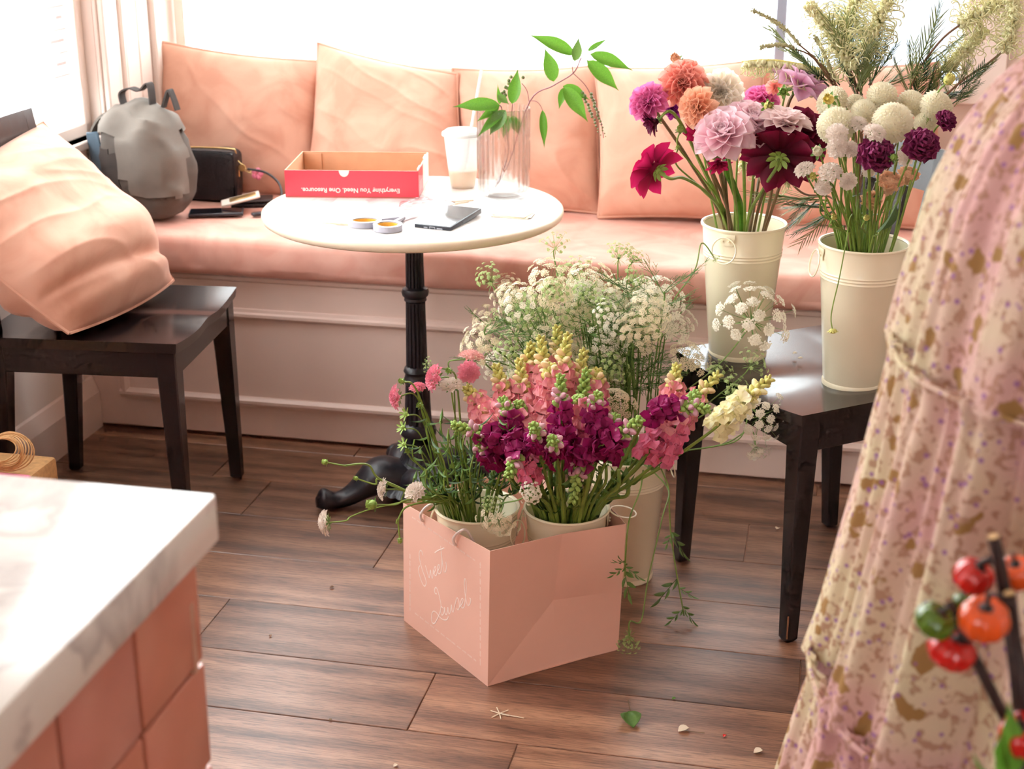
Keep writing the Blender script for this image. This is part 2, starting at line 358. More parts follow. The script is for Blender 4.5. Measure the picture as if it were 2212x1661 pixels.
# the long seat cushion, front face puckered
def cushion_pt(u, v):
    a = 0.012 + u * (BL - 0.02); z0, z1 = 0.468, 0.560 + 0.022 * max(0, 1 - a / 1.2); b0, b1 = -0.035, YB - 0.01
    # v runs round the section: bottom back -> bottom front -> top front -> top back
    t = v * 4.0
    def rc(cx, cz, ang, r): return cx + r * math.cos(ang), cz + r * math.sin(ang)
    r = 0.022
    if t < 0.5: b, z = b1 + (b0 + r - b1) * (t / 0.5), z0
    elif t < 0.8: b, z = rc(b0 + r, z0 + r, -PI / 2 - (t - 0.5) / 0.3 * PI / 2, r)
    elif t < 2.2: b, z = b0, z0 + r + (z1 - z0 - 2 * r) * (t - 0.8) / 1.4
    elif t < 2.5: b, z = rc(b0 + r, z1 - r, PI - (t - 2.2) / 0.3 * PI / 2, r)
    else: b, z = b0 + r + (b1 - b0 - r) * (t - 2.5) / 1.5, z1
    f = 1.0 if 0.8 < t < 2.5 else 0.3
    wv = noise.noise(Vector((a * 9, z * 9, 1.3))) * 0.006 + noise.noise(Vector((a * 26 + z * 18, z * 4, 7.7))) * 0.0045
    if t >= 2.5: z += noise.noise(Vector((a * 5, b * 5, 3.1))) * 0.004
    else: b += f * wv - 0.006 * math.sin(PI * min(1, max(0, (t - 0.5) / 2)))
    return Vector((a, b, z))
cu = grid(300, 36, cushion_pt)
nu = 300; cu.f.append(tuple(j * nu for j in range(36))); cu.f.append(tuple(j * nu + nu - 1 for j in reversed(range(36))))
for j in range(1): cu.f += [(i, i + nu * 35, i + 1 + nu * 35, i + 1) for i in range(nu - 1)]
o = cu.obj('seat_cushion', MT['cushion'], None, True, 60); o.location = C0; o.rotation_euler = (0, 0, TH)
tag(o, 'long coral velvet seat cushion covering the window seat', 'cushion')
# ================================================================ pillows
def pillow(name, c, thick, label, group=None, seed=0, front=None, n=90, mtl=None, fold=1.0, pinch=0.06, extra=None, soft=0.0):
    """c: corners bottom-left, bottom-right, top-right, top-left as seen from the front side"""
    c = [Vector(p) for p in c]; ctr = sum(c, Vector()) / 4
    nrm = (c[1] - c[0]).cross(c[3] - c[0]).normalized()
    v = []; f = []
    def P(u, w, side):
        s, t = 2 * u - 1, 2 * w - 1
        # pull the edges in between the corners
        pu = s * (1 - pinch * (1 - t * t) ** 1 * (abs(s) ** 3)); pw = t * (1 - pinch * (1 - s * s) * (abs(t) ** 3))
        if soft and t < 0: q_ = 1 - soft * (s * s) * (t * t); pu *= q_; pw *= q_
        uu, ww = (pu + 1) / 2, (pw + 1) / 2
        p = c[0] * (1 - uu) * (1 - ww) + c[1] * uu * (1 - ww) + c[2] * uu * ww + c[3] * (1 - uu) * ww
        k = max(0.0, (1 - s ** 4)) ** 0.55 * max(0.0, (1 - t ** 4)) ** 0.55
        h = thick * (0.35 * k + 0.65 * k * (1 - 0.5 * (s * s + t * t)))
        d = Vector((s * 1.7 + seed * 3.1, t * 1.7, seed * 1.9))
        q1 = noise.noise(d); 
        # folds radiate from the corners
        ang = math.atan2(t + 1.25, s + 1.15 if seed % 2 else 1.15 - s); rr = math.hypot(s, t)
        fo = math.sin(ang * 17 + 3 * noise.noise(d * 1.3) + seed) * (0.3 + 0.7 * max(0, noise.noise(d * 0.8 + Vector((4, 1, 2)))))
        wr = (1 - abs(noise.noise(d * 1.6 + Vector((0, 0, 9))))) ** 3
        fa = (-0.75, -0.5, -0.62, -0.9, -0.6, -0.4)[(seed - 1) % 6]; al, ac = s * math.cos(fa) + t * math.sin(fa), t * math.cos(fa) - s * math.sin(fa)
        wr2 = (1 - abs(noise.noise(Vector((ac * 2.4 + 0.3 * q1, al * 0.45 + seed * 3.3, seed * 2.3))))) ** 7
        h += k * fold * thick * (0.10 * q1 + 0.05 * fo + 0.03 * wr + 0.085 * wr2)
        if extra: h += extra(s, t) * k * thick
        p = p + nrm * side * h * 0.5
        return p
    mb = MB(); N = n
    for side in (1, -1):
        nn = N if side > 0 else 24
        g = grid(nn, nn, lambda u, w: P(u, w, side)); 
        if side < 0: g.f = [tuple(reversed(q)) for q in g.f]
        mb.join(g)
    # piping-like seam closes the two halves
    bm = bmesh.new(); vs = [bm.verts.new(p) for p in mb.v]
    for q in mb.f: bm.faces.new([vs[i] for i in q])
    edge = [P(u, 0, 0) for u in [i / 40 for i in range(41)]] + [P(1, w, 0) for w in [i / 40 for i in range(1, 41)]] + [P(1 - u, 1, 0) for u in [i / 40 for i in range(1, 41)]] + [P(0, 1 - w, 0) for w in [i / 40 for i in range(1, 40)]]
    bm.free()
    sm = tube(edge + [edge[0]], 0.0045, 5, False)
    root = mb.obj(name, mtl or MT['velvet'], None, True, 75); sm.obj('seam', mtl or MT['velvet'], root)
    return tag(root, label, 'pillow', group)
G = 'pink velvet pillows along the window'
TB, BB_ = 0.585, 0.44
def bp(x0, y0, x1, y1, x2, y2, x3, y3, tb=TB, b0=BB_): return [PB(x0, y0, b0), PB(x1, y1, b0), PB(x2, y2, tb), PB(x3, y3, tb)]
pillow('throw_pillow', bp(352, 432, 690, 428, 690, 132, 333, 86, 0.575, 0.50), 0.13, 'pink velvet pillow in the corner behind the grey and black bags', G, 1)
pillow('throw_pillow', bp(655, 440, 1015, 446, 988, 160, 686, 92, 0.585, 0.43), 0.15, 'pink velvet pillow with a tall peaked corner behind the red box', G, 2)
pillow('throw_pillow', bp(988, 452, 1300, 462, 1300, 140, 977, 148, 0.605, 0.50), 0.13, 'pink velvet pillow straight behind the ribbed glass vase', G, 3)
pillow('throw_pillow', bp(1292, 470, 1668, 484, 1650, 128, 1284, 146), 0.15, 'pink velvet pillow behind the dahlia bucket', G, 4)
pillow('throw_pillow', bp(1655, 488, 2040, 500, 2030, 135, 1645, 140, 0.60, 0.48), 0.13, 'pink velvet pillow half hidden behind the bucket of cream pompon flowers', G, 5)
# pillow leaning in the chair
BN, BF = PZ(150, 728, 0.522), PZ(384, 610, 0.522)
TF = PA(92, 264, 0.07); TN = PA(-185, 440, 0.10)
def sag(s, t): return 0.30 * math.exp(-((t + 0.35) / 0.30) ** 2) - 0.16 * math.exp(-((t + 0.62 + 0.10 * s) / 0.06) ** 2) + 0.16 * math.exp(-((t + 0.82) / 0.10) ** 2)
pillow('throw_pillow', [BN, BF, TF, TN], 0.24, 'large pink velvet pillow slumped on the black chair seat', None, 6, n=110, fold=0.5, pinch=-0.02, soft=0.04, extra=sag)
# ================================================================ chairs
def chair(label, loc, rz, seat_d=0.44, seat_w=0.46, hz=0.505, back=True):
    t = thing('dining_chair', label, 'chair', loc, rz)
    D, W = seat_d / 2, seat_w / 2; W1 = W - 0.012
    def dish(x, y):
        s = y / W; fx = min(1, max(0, (x + D) / 0.12)) * (0.55 + 0.45 * (x + D) / (2 * D))
        return -0.016 * fx * (1 - min(1, abs(s)) ** 2.2) + 0.0085 * fx * math.exp(-(s / 0.22) ** 2) * min(1, max(0, (x + 0.02) / 0.15))
    def top(u, v):
        x, y = -D + 2 * D * u, -W + 2 * W * v; return Vector((x, y, hz + dish(x, y)))
    N = 33; g = grid(N, N, top); k = len(g.v)
    g.add([(p.x * (0.985), p.y * 0.985, p.z - 0.024) for p in g.v], [tuple(reversed(q)) for q in g.f])
    ring = [i for i in range(N)] + [j * N + N - 1 for j in range(1, N)] + [(N - 1) * N + i for i in reversed(range(N - 1))] + [j * N for j in reversed(range(1, N - 1))]
    g.f += [(ring[i], ring[(i + 1) % len(ring)], k + ring[(i + 1) % len(ring)], k + ring[i]) for i in range(len(ring))]
    g.f = [tuple(q) for q in g.f]; g.obj('seat', MT['black_wood'], t, True, 35)
    ins = 0.02; az0, az1 = hz - 0.085, hz - 0.022
    for y in (-W + ins, W - ins): box(-D + 0.03, D - 0.03, y - 0.009, y + 0.009, az0, az1, 0.002).obj('apron', MT['black_wood'], t, False)
    for x in (-D + ins + 0.01, D - ins): box(x - 0.009, x + 0.009, -W + 0.03, W - 0.03, az0, az1, 0.002).obj('apron', MT['black_wood'], t, False)
    def leg(px, py, sx, sy, rake=0.0):
        # square leg, outer faces straight, inner faces tapered; +sx, +sy point outward
        tw, bw = 0.046, 0.030; m = MB(); vv = []
        for z, w, o in ((hz - 0.026, tw, 0), (az0, tw, 0), (0.10, bw + 0.003, rake * 0.75), (0.006, bw, rake), (0.0, bw - 0.006, rake)):
            e = (bw - w) if z == 0.0 else 0
            x0, x1 = sorted((px + sx * (0.0 + (0 if z else -0.003)) + o, px - sx * w + o)); y0, y1 = sorted((py + sy * (0 if z else -0.003), py - sy * w))
            vv += [(x0, y0, z), (x1, y0, z), (x1, y1, z), (x0, y1, z)]
        f = [(3, 2, 1, 0), (16, 17, 18, 19)]
        for i in range(4): f += [(i * 4 + k, i * 4 + 4 + k, i * 4 + 4 + (k + 1) % 4, i * 4 + (k + 1) % 4) for k in range(4)]
        bm = bmesh.new(); bv = [bm.verts.new(p) for p in vv]
        for q in f: bm.faces.new([bv[i] for i in q])
        bmesh.ops.recalc_face_normals(bm, faces=bm.faces[:])
        vert = [e for e in bm.edges if abs(e.verts[0].co.z - e.verts[1].co.z) > 0.005]
        bmesh.ops.bevel(bm, geom=vert, offset=0.003, segments=1, affect='EDGES'); bm.verts.index_update()
        m.add([v.co.copy() for v in bm.verts], [[v.index for v in q.verts] for q in bm.faces]); bm.free(); return m
    for sx in (1, -1):
        for sy in (1, -1):
            lg = leg(sx * (D - 0.008), sy * (W - 0.010), sx, sy, 0.0 if sx > 0 else -0.02).obj('leg', MT['black_wood'], t, False)
            e = box(-0.0012, 0.0012, -0.0012, 0.0012, 0, rnd(0.05, 0.11)).xf(Matrix.Translation((sx * (D - 0.0095), sy * (W - 0.0115), rnd(0.004, 0.02)))).obj('scuff_mark', MT['scuff'], lg, False)
    if back:
        for sy in (1, -1):
            pth = [(-D + 0.025, sy * (W - 0.035), hz - 0.06), (-D + 0.012, sy * (W - 0.035), hz + 0.12), (-D - 0.035, sy * (W - 0.03), hz + 0.42)]
            m = MB()
            for p, q in zip(pth, pth[1:]):
                vv = []
                for c_ in (p, q): vv += [(c_[0] - 0.016, c_[1] - 0.017, c_[2]), (c_[0] + 0.016, c_[1] - 0.017, c_[2]), (c_[0] + 0.016, c_[1] + 0.017, c_[2]), (c_[0] - 0.016, c_[1] + 0.017, c_[2])]
                m.add(vv, [(3, 2, 1, 0), (4, 5, 6, 7)] + [(k, (k + 1) % 4, 4 + (k + 1) % 4, 4 + k) for k in range(4)])
            m.obj('back_post', MT['black_wood'], t, False)
        def rail(z0, z1, dx):
            return solid(grid(13, 2, lambda u, v: Vector((-D + 0.012 - 0.047 * ((z0 + (z1 - z0) * v) - hz - 0.12) / 0.30 - dx * 4 * u * (1 - u), (2 * u - 1) * (W - 0.01), z0 + (z1 - z0) * v))), 0.02)
        rail(hz + 0.345, hz + 0.435, 0.015).obj('top_rail', MT['black_wood'], t, False)
        rail(hz + 0.13, hz + 0.17, 0.012).obj('cross_rail', MT['black_wood'], t, False)
        for y in (-0.1, 0, 0.1):
            x0, x1 = -D + 0.0, -D - 0.045
            m = MB(); vv = []
            for x_, z_ in ((x0, hz + 0.16), (x1 + 0.008, hz + 0.36)): vv += [(x_ - 0.006, y - 0.02, z_), (x_ + 0.006, y - 0.02, z_), (x_ + 0.006, y + 0.02, z_), (x_ - 0.006, y + 0.02, z_)]
            m.add(vv, [(3, 2, 1, 0), (4, 5, 6, 7)] + [(k, (k + 1) % 4, 4 + (k + 1) % 4, 4 + k) for k in range(4)]).obj('slat', MT['black_wood'], t, False)
    return t
chair('black wooden chair with a dished seat holding the slumped pink pillow', R(0.345, -0.487), TH + math.radians(5.5), 0.46, 0.46)
e1, e2 = UU * -0.621 + VV * 0.781, UU * 0.781 + VV * 0.621
near_ft = R(1.957, -0.828)
rc_ctr = near_ft + (e1 + e2) * 0.21
chair('black wooden chair carrying two cream flower buckets', rc_ctr, math.atan2(-e2.y, -e2.x), 0.445, 0.455)
# ================================================================ pedestal table
TC = Vector((-0.231, 3.403, 0)); TZ = 0.746
tb = thing('bistro_table', 'round white marble bistro table on a black fluted iron pedestal', 'table', TC, 0)
lathe([(0.0001, TZ), (0.20, TZ), (0.338, TZ), (0.342, TZ - 0.0006)], 96).obj('table_top', MT['table'], tb)
lathe([(0.342, TZ - 0.0006), (0.3475, TZ - 0.002), (0.3515, TZ - 0.006), (0.3525, TZ - 0.012), (0.350, TZ - 0.020), (0.344, TZ - 0.024), (0.335, TZ - 0.025), (0.0001, TZ - 0.025)], 96).obj('edge_band', MT['edge'], tb)
flute = lambda n, d: (lambda r, z, t: r - d * (0.5 + 0.5 * math.cos(n * t)) ** 3)
lathe([(0.0001, 0.722), (0.11, 0.722), (0.11, 0.712), (0.03, 0.70)], 40).obj('mounting_plate', MT['iron'], tb)
lathe([(0.0205, 0.712), (0.0225, 0.55), (0.0235, 0.538)], 64, flute(16, 0.003)).obj('upper_shaft', MT['iron'], tb)
def ring(prof, nm='collar'): lathe(prof, 40).obj(nm, MT['iron'], tb)
ring([(0.020, 0.552), (0.030, 0.546), (0.033, 0.537), (0.031, 0.529), (0.026, 0.524), (0.027, 0.517), (0.022, 0.512)])
lathe([(0.0235, 0.525), (0.0265, 0.34), (0.027, 0.335)], 64, flute(16, 0.0032)).obj('middle_shaft', MT['iron'], tb)
ring([(0.024, 0.352), (0.030, 0.347), (0.033, 0.338), (0.029, 0.330), (0.031, 0.322), (0.034, 0.314), (0.030, 0.305), (0.026, 0.30)])
lathe([(0.029, 0.312), (0.034, 0.20), (0.035, 0.19)], 64, flute(16, 0.004)).obj('lower_shaft', MT['iron'], tb)
ring([(0.030, 0.205), (0.040, 0.198), (0.045, 0.186), (0.044, 0.174), (0.036, 0.166), (0.034, 0.155)])
lathe([(0.032, 0.17), (0.034, 0.14), (0.040, 0.115), (0.055, 0.090), (0.085, 0.066), (0.112, 0.052), (0.118, 0.046), (0.10, 0.040)], 96, lambda r, z, t: r + (0.06 * r) * abs(math.sin(14 * t)) * (1 if z < 0.13 else 0.2)).obj('shell_base', MT['iron'], tb)
for k in range(4):
    an = math.radians(197.5 + 90 * k); d = Vector((math.cos(an), math.sin(an), 0)); w = Vector((-d.y, d.x, 0))
    cen = spline([d * 0.03 + Vector((0, 0, 0.055)), d * 0.085 + Vector((0, 0, 0.075)), d * 0.13 + Vector((0, 0, 0.066)), d * 0.175 + Vector((0, 0, 0.034)), d * 0.21 + Vector((0, 0, 0.022)), d * 0.243 + Vector((0, 0, 0.030)), d * 0.262 + Vector((0, 0, 0.022))], 5)
    wid = spline([(0.075, 0.045, 0), (0.062, 0.045, 0), (0.05, 0.042, 0), (0.033, 0.026, 0), (0.026, 0.020, 0), (0.031, 0.026, 0), (0.012, 0.012, 0)], 5)
    n = 12; v = []; f = []
    for p, q in zip(cen, wid):
        for j in range(n):
            a = 2 * PI * j / n; hh = q.y * math.sin(a); v.append(p + w * q.x * math.cos(a) + Vector((0, 0, max(hh, 0.0015 - p.z))))
    for i in range(len(cen) - 1): f += [(i * n + j, i * n + (j + 1) % n, (i + 1) * n + (j + 1) % n, (i + 1) * n + j) for j in range(n)]
    f.append(tuple(reversed(range(n)))); f.append(tuple((len(cen) - 1) * n + j for j in range(n)))
    MB().add(v, f).obj('foot', MT['iron'], tb, True, 60)
# ================================================================ counter in front
cc = R(1.426, -2.362, 0.95)
ct = thing('counter', 'white marble topped counter clad in glazed pink tiles', 'counter', C0, TH)
ca, cb = 1.426, -2.362
box(ca - 1.37, ca, cb - 1.6, cb, 0.90, 0.95, 0.004, 2).obj('marble_top', MT['counter'], ct, True)
box(ca - 1.36, ca - 0.03, cb - 1.58, cb - 0.03, 0.0, 0.90).obj('body', MT['grout'], ct, False)
TWd, THt = 0.137, 0.118
tile_me = box(-0.004, 0.004, -TWd / 2 + 0.0022, TWd / 2 - 0.0022, -THt / 2 + 0.0022, THt / 2 - 0.0022, 0.003, 2).mesh('tile', MT['tile'], True, 30)
for i in range(9):
    for j in range(7):
        z = 0.89 - THt / 2 - j * THt
        link('tile', tile_me, ct, loc=(ca - 0.026, cb - 0.022 - TWd / 2 - i * TWd + 0.014, z), rot=(rnd(-.004, .004), rnd(-.004, .004), rnd(-.006, .006)))
        link('tile', tile_me, ct, loc=(ca - 0.036 - TWd / 2 - i * TWd, cb - 0.026, z), rot=(0, 0, PI / 2))
box(ca - 0.034, ca - 0.022, cb - 0.034, cb - 0.022, 0.0, 0.899, 0.002).obj('corner_bead', MT['grout'], ct, False)
# ================================================================ materials of the small things
MT['cream'] = mat('cream_enamel', srgb(246, 234, 204), 0.25, 0.02, 12, coat=0.2)
MT['bag'] = mat('pink_paper', srgb(238, 190, 171), 0.55, 0.02, 8, bump=0.03, bscale=300)
MT['bag_print'] = mat('pale_print', srgb(252, 232, 222), 0.45, 0.02, 30)
MT['rope'] = mat('white_cotton_cord', srgb(240, 228, 222), 0.8, 0.08, 300, bump=0.5, bscale=900)
MT['red'] = mat('red_print', srgb(226, 62, 78), 0.3, 0.05, 9)
MT['kraft'] = mat('kraft_board', srgb(206, 156, 122), 0.7, 0.06, 25, bump=0.05)
MT['white_board'] = mat('white_board', srgb(240, 224, 212), 0.5, 0.03, 25)
MT['white_ink'] = mat('white_ink', srgb(255, 222, 214), 0.5, 0.02, 90)
MT['plastic'] = glass_mat('clear_plastic', (0.93, 0.93, 0.93, 1), 0.05, 1.2)
def whitened(name, col, w):
    m, nt, b = nt_mat(name); L = nt.links.new; out = nt.nodes['Material Output']
    b.inputs['Base Color'].default_value = col; b.inputs['Roughness'].default_value = 0.15
    t = ND(nt, 'ShaderNodeBsdfTransparent'); tl = ND(nt, 'ShaderNodeBsdfTranslucent'); tl.inputs[0].default_value = col; m1 = ND(nt, 'ShaderNodeMixShader', i_0=0.6); m2 = ND(nt, 'ShaderNodeMixShader', i_0=w)
    L(b.outputs[0], m1.inputs[1]); L(tl.outputs[0], m1.inputs[2]); L(m1.outputs[0], m2.inputs[1]); L(t.outputs[0], m2.inputs[2]); L(m2.outputs[0], out.inputs['Surface']); return m
MT['cup'] = whitened('whitened_cup_plastic', (0.95, 0.95, 0.94, 1), 0.55)  # clear cup wall; its blown-out brightness is mixed in as white
MT['lid'] = mat('frosted_plastic', srgb(245, 244, 242), 0.3, 0.01, 20, trans=0.6)
MT['drink'] = mat('peach_dregs', srgb(252, 226, 196), 0.2, 0.06, 60, trans=0.6)
MT['straw'] = mat('white_straw', srgb(244, 240, 240), 0.3, 0.02, 60, trans=0.4)
MT['steel'] = mat('steel', srgb(210, 212, 216), 0.2, 0.05, 80, metal=0.9)
MT['grey_plastic'] = mat('grey_plastic', srgb(170, 168, 180), 0.35, 0.04, 60)
MT['yellow_plastic'] = mat('yellow_plastic', srgb(226, 170, 60), 0.4, 0.05, 60)
MT['stick'] = mat('pale_stick', srgb(226, 200, 170), 0.6, 0.1, 120)
MT['black_plastic'] = mat('black_plastic', srgb(46, 48, 56), 0.3, 0.05, 60)
MT['screen'] = mat('dark_screen', srgb(20, 22, 32), 0.05, 0.05, 10, coat=0.5)
MT['port'] = mat('grey_port', srgb(170, 172, 180), 0.4, 0.05, 90)
MT['card'] = mat('cream_card', srgb(240, 226, 200), 0.6, 0.03, 60)
MT['canvas'] = mat('grey_canvas', srgb(124, 116, 108), 0.85, 0.10, 18, bump=0.4, bscale=700)
MT['canvas_dark'] = mat('dark_canvas', srgb(62, 54, 50), 0.85, 0.10, 30, bump=0.4, bscale=700)
MT['blue_cloth'] = mat('blue_grey_lining', srgb(88, 108, 124), 0.7, 0.1, 30)
MT['leather'] = mat('black_grained_leather', srgb(34, 28, 32), 0.42, 0.2, 60, bump=0.6, bscale=260)
MT['gold'] = mat('gold_metal', srgb(226, 190, 130), 0.3, 0.05, 80, metal=0.9)
MT['pink_plastic'] = mat('pink_plastic', srgb(232, 130, 160), 0.3, 0.1, 120)
MT['raffia'] = mat('tan_raffia', srgb(206, 160, 108), 0.7, 0.15, 90)
MT['paper'] = mat('window_notice_paper', srgb(246, 232, 230), 0.8, 0.02, 6, trans=0.55)
MT['notice_ink'] = mat('notice_ink', srgb(222, 188, 186), 0.8, 0.05, 20)
MT['bead'] = mat('white_bead', srgb(230, 226, 224), 0.4, 0.03, 60)
def real_glass(name, ior=1.4, rough=0.0, mixw=0.62):
    m, nt, b = nt_mat(name); L = nt.links.new; out = nt.nodes['Material Output']; nt.nodes.remove(b)
    g = ND(nt, 'ShaderNodeBsdfGlass', i_IOR=ior, i_Roughness=rough); g.inputs['Color'].default_value = (0.99, 1, 0.99, 1)
    t = ND(nt, 'ShaderNodeBsdfTransparent'); t.inputs[0].default_value = (0.94, 0.95, 0.95, 1)
    mx = ND(nt, 'ShaderNodeMixShader', i_0=mixw); L(g.outputs[0], mx.inputs[1]); L(t.outputs[0], mx.inputs[2]); L(mx.outputs[0], out.inputs['Surface']); return m
MT['vase'] = real_glass('ribbed_glass')
MT['film'] = glass_mat('plastic_film', (0.95, 0.86, 0.87, 1), 0.08, 1.5)
# ================================================================ cream flower buckets
def bucket(label, loc, h=0.295, rt=0.088, rb=0.061, handle=0.0, lift=False, group='cream enamel flower buckets'):
    t = thing('flower_bucket', label, 'bucket', loc, 0, group)
    rr = lambda z: rb + (rt - rb) * z / h
    prof = [(0.0001, 0.006), (rb - 0.004, 0.006), (rb - 0.0005, 0.008), (rr(0.012), 0.012)]
    for k in range(3):
        z = h * (0.765 + 0.022 * k); prof += [(rr(z - 0.003), z - 0.003), (rr(z) + 0.0016, z), (rr(z + 0.003), z + 0.003)]
    prof += [(rr(h - 0.004), h - 0.004), (rr(h) - 0.0035, h - 0.004), (rr(h * 0.5) - 0.0015, h * 0.5), (rb - 0.002, 0.012), (0.0001, 0.012)]
    lathe(prof, 56).obj('body', MT['cream'], t, True, 50)
    lathe([(rt - 0.001, h - 0.006), (rt + 0.0026, h - 0.005), (rt + 0.0036, h - 0.002), (rt + 0.0022, h + 0.0008), (rt - 0.001, h + 0.0005), (rt - 0.003, h - 0.003)], 56).obj('rolled_rim', MT['cream'], t)
    lathe([(rb + 0.0005, 0.0), (rb + 0.0025, 0.001), (rb + 0.0028, 0.009), (rb + 0.001, 0.012)], 56).obj('base_band', MT['cream'], t)
    for s in (0, 1):
        an = handle + PI * s; d = Vector((math.cos(an), math.sin(an), 0)); w = Vector((-d.y, d.x, 0)); zc = h - 0.020; rz = rr(zc)
        tab = grid(9, 4, lambda u, v: Vector((0, 0, zc - 0.012 + 0.024 * v)) + (d * math.cos((u - .5) * 0.42) + w * math.sin((u - .5) * 0.42 * (1 if v > .4 else 0.75))) * (rz + 0.0035))
        if lift and s == 0: hd = tube([d * (rt + 0.003 + 0.026 * (1 - math.cos(q_ / 32 * 2 * PI))) + w * 0.026 * math.sin(q_ / 32 * 2 * PI) + Vector((0, 0, h - 0.001 - 0.004 * (1 - math.cos(q_ / 32 * 2 * PI)))) for q_ in range(33)], 0.0017, 6).obj('ring_handle', MT['cream'], t)
        else: hd = tube([d * (rz + 0.008 + 0.010 * (1 - math.cos(k / 32 * 2 * PI)) * .5) + w * 0.027 * math.sin(k / 32 * 2 * PI) + Vector((0, 0, zc - 0.021 + 0.027 * math.cos(k / 32 * 2 * PI))) for k in range(33)], 0.0017, 6).obj('ring_handle', MT['cream'], t)
        solid(tab, 0.0012).obj('tab', MT['cream'], hd)
        for e in (-1, 1):
            ball(d * (rz + 0.0045) + w * e * 0.007 + Vector((0, 0, zc - 0.003)), 0.0024, 8, 5).obj('rivet', MT['cream'], hd)
    return t
BKT = {}
BKT['dahlia'] = bucket('cream bucket of dahlias at the back of the chair seat', PZ(1592, 765, 0.492), handle=math.radians(238))
BKT['pompon'] = bucket('cream bucket of pompon flowers beside the floral skirt', PZ(1842, 828, 0.492), 0.30, handle=math.radians(185))
BKT['scabiosa'] = bucket('cream bucket of scabiosa in the bag, farther from the bare floor edge', (-0.070, 2.712, 0.003), 0.29, 0.083, 0.056, handle=math.radians(150))
BKT['snapdragon'] = bucket('cream bucket of snapdragons in the bag behind its creased side', (0.110, 2.714, 0.003), 0.287, 0.084, 0.055, handle=math.radians(-8), lift=True)
BKT['lace'] = bucket('cream bucket standing on the floor behind the paper bag', (0.252, 2.985, 0.0), 0.30, handle=math.radians(8))
BKT['scabiosa']['label'] = 'cream bucket of scabiosa in the paper bag, beside the rope handle'
# ================================================================ pink paper bag
bN, bR, bL = Vector((-0.048, 2.51, 0)), Vector((0.215, 2.651, 0)), Vector((-0.228, 2.772, 0)); bB = bL + bR - bN
bag = thing('paper_bag', 'pink paper shopping bag with white script lettering and rope handles', 'bag', bN, 0)
def bl(p): return Vector(p) - bN
hN, hR, hL, hB = 0.291, 0.281, 0.270, 0.272
tN, tR, tL, tB = bN + Vector((0.006, 0, hN)), bR + Vector((0.009, 0, hR)), bL + Vector((0.004, 0, hL)), bB + Vector((0.01, 0.02, hB))
nF = -(bL - bN).cross(tN - bN).normalized()
if nF.y > 0: nF = -nF
tL = tL - nF * (tL - bN).dot(nF)
nR = (bR - bN).cross(Vector((0, 0, 1))).normalized()   # outward of the creased side
nL = Vector((0, 0, 1)).cross(bL - bN).normalized()
def quad_thick(pl, nrm, t=0.0014):
    pl = [bl(p) for p in pl]; m = MB(); n = len(pl)
    m.add(pl + [p - nrm * t for p in pl], [tuple(range(n)), tuple(reversed(range(n, 2 * n)))] + [(k, n + k, n + (k + 1) % n, (k + 1) % n) for k in range(n)]); return m
def lerp(a, b, t): return a + (b - a) * t
C_ = lerp(lerp(bN, bR, 0.53), lerp(tN, tR, 0.53), 0.47) - nR * 0.030
B_ = lerp(bN, bR, 0.53) - nR * 0.004; T_ = lerp(tN, tR, 0.54) - nR * 0.011; E_ = lerp(bR, tR, 0.48)
cp_ = MB()
def crease_face(poly, sub=10, bow=0.0):
    """fan of a facet split finely so the paper can bow a little"""
    a, b, c, d = poly
    g = grid(sub, sub, lambda u, v: bl(lerp(lerp(a, b, u), lerp(d, c, u), v)) - nR * bow * 16 * u * (1 - u) * v * (1 - v) * 0.6)
    return solid(g, 0.0014)
for nm, poly, bow in (('lower_facet', (bN, B_, C_, lerp(bN, C_, 0.5)), 0.0), ('lower_facet', (B_, bR, E_, C_), 0.010), ('upper_facet', (C_, E_, tR, T_), -0.010), ('upper_facet', (bN, C_, T_, tN), 0.006)):
    o = crease_face(poly, 10, bow).obj('creased_panel', MT['bag'], bag, True, 20)
front = quad_thick([bN, tN, tL, bL], nF).obj('printed_panel', MT['bag'], bag, False)
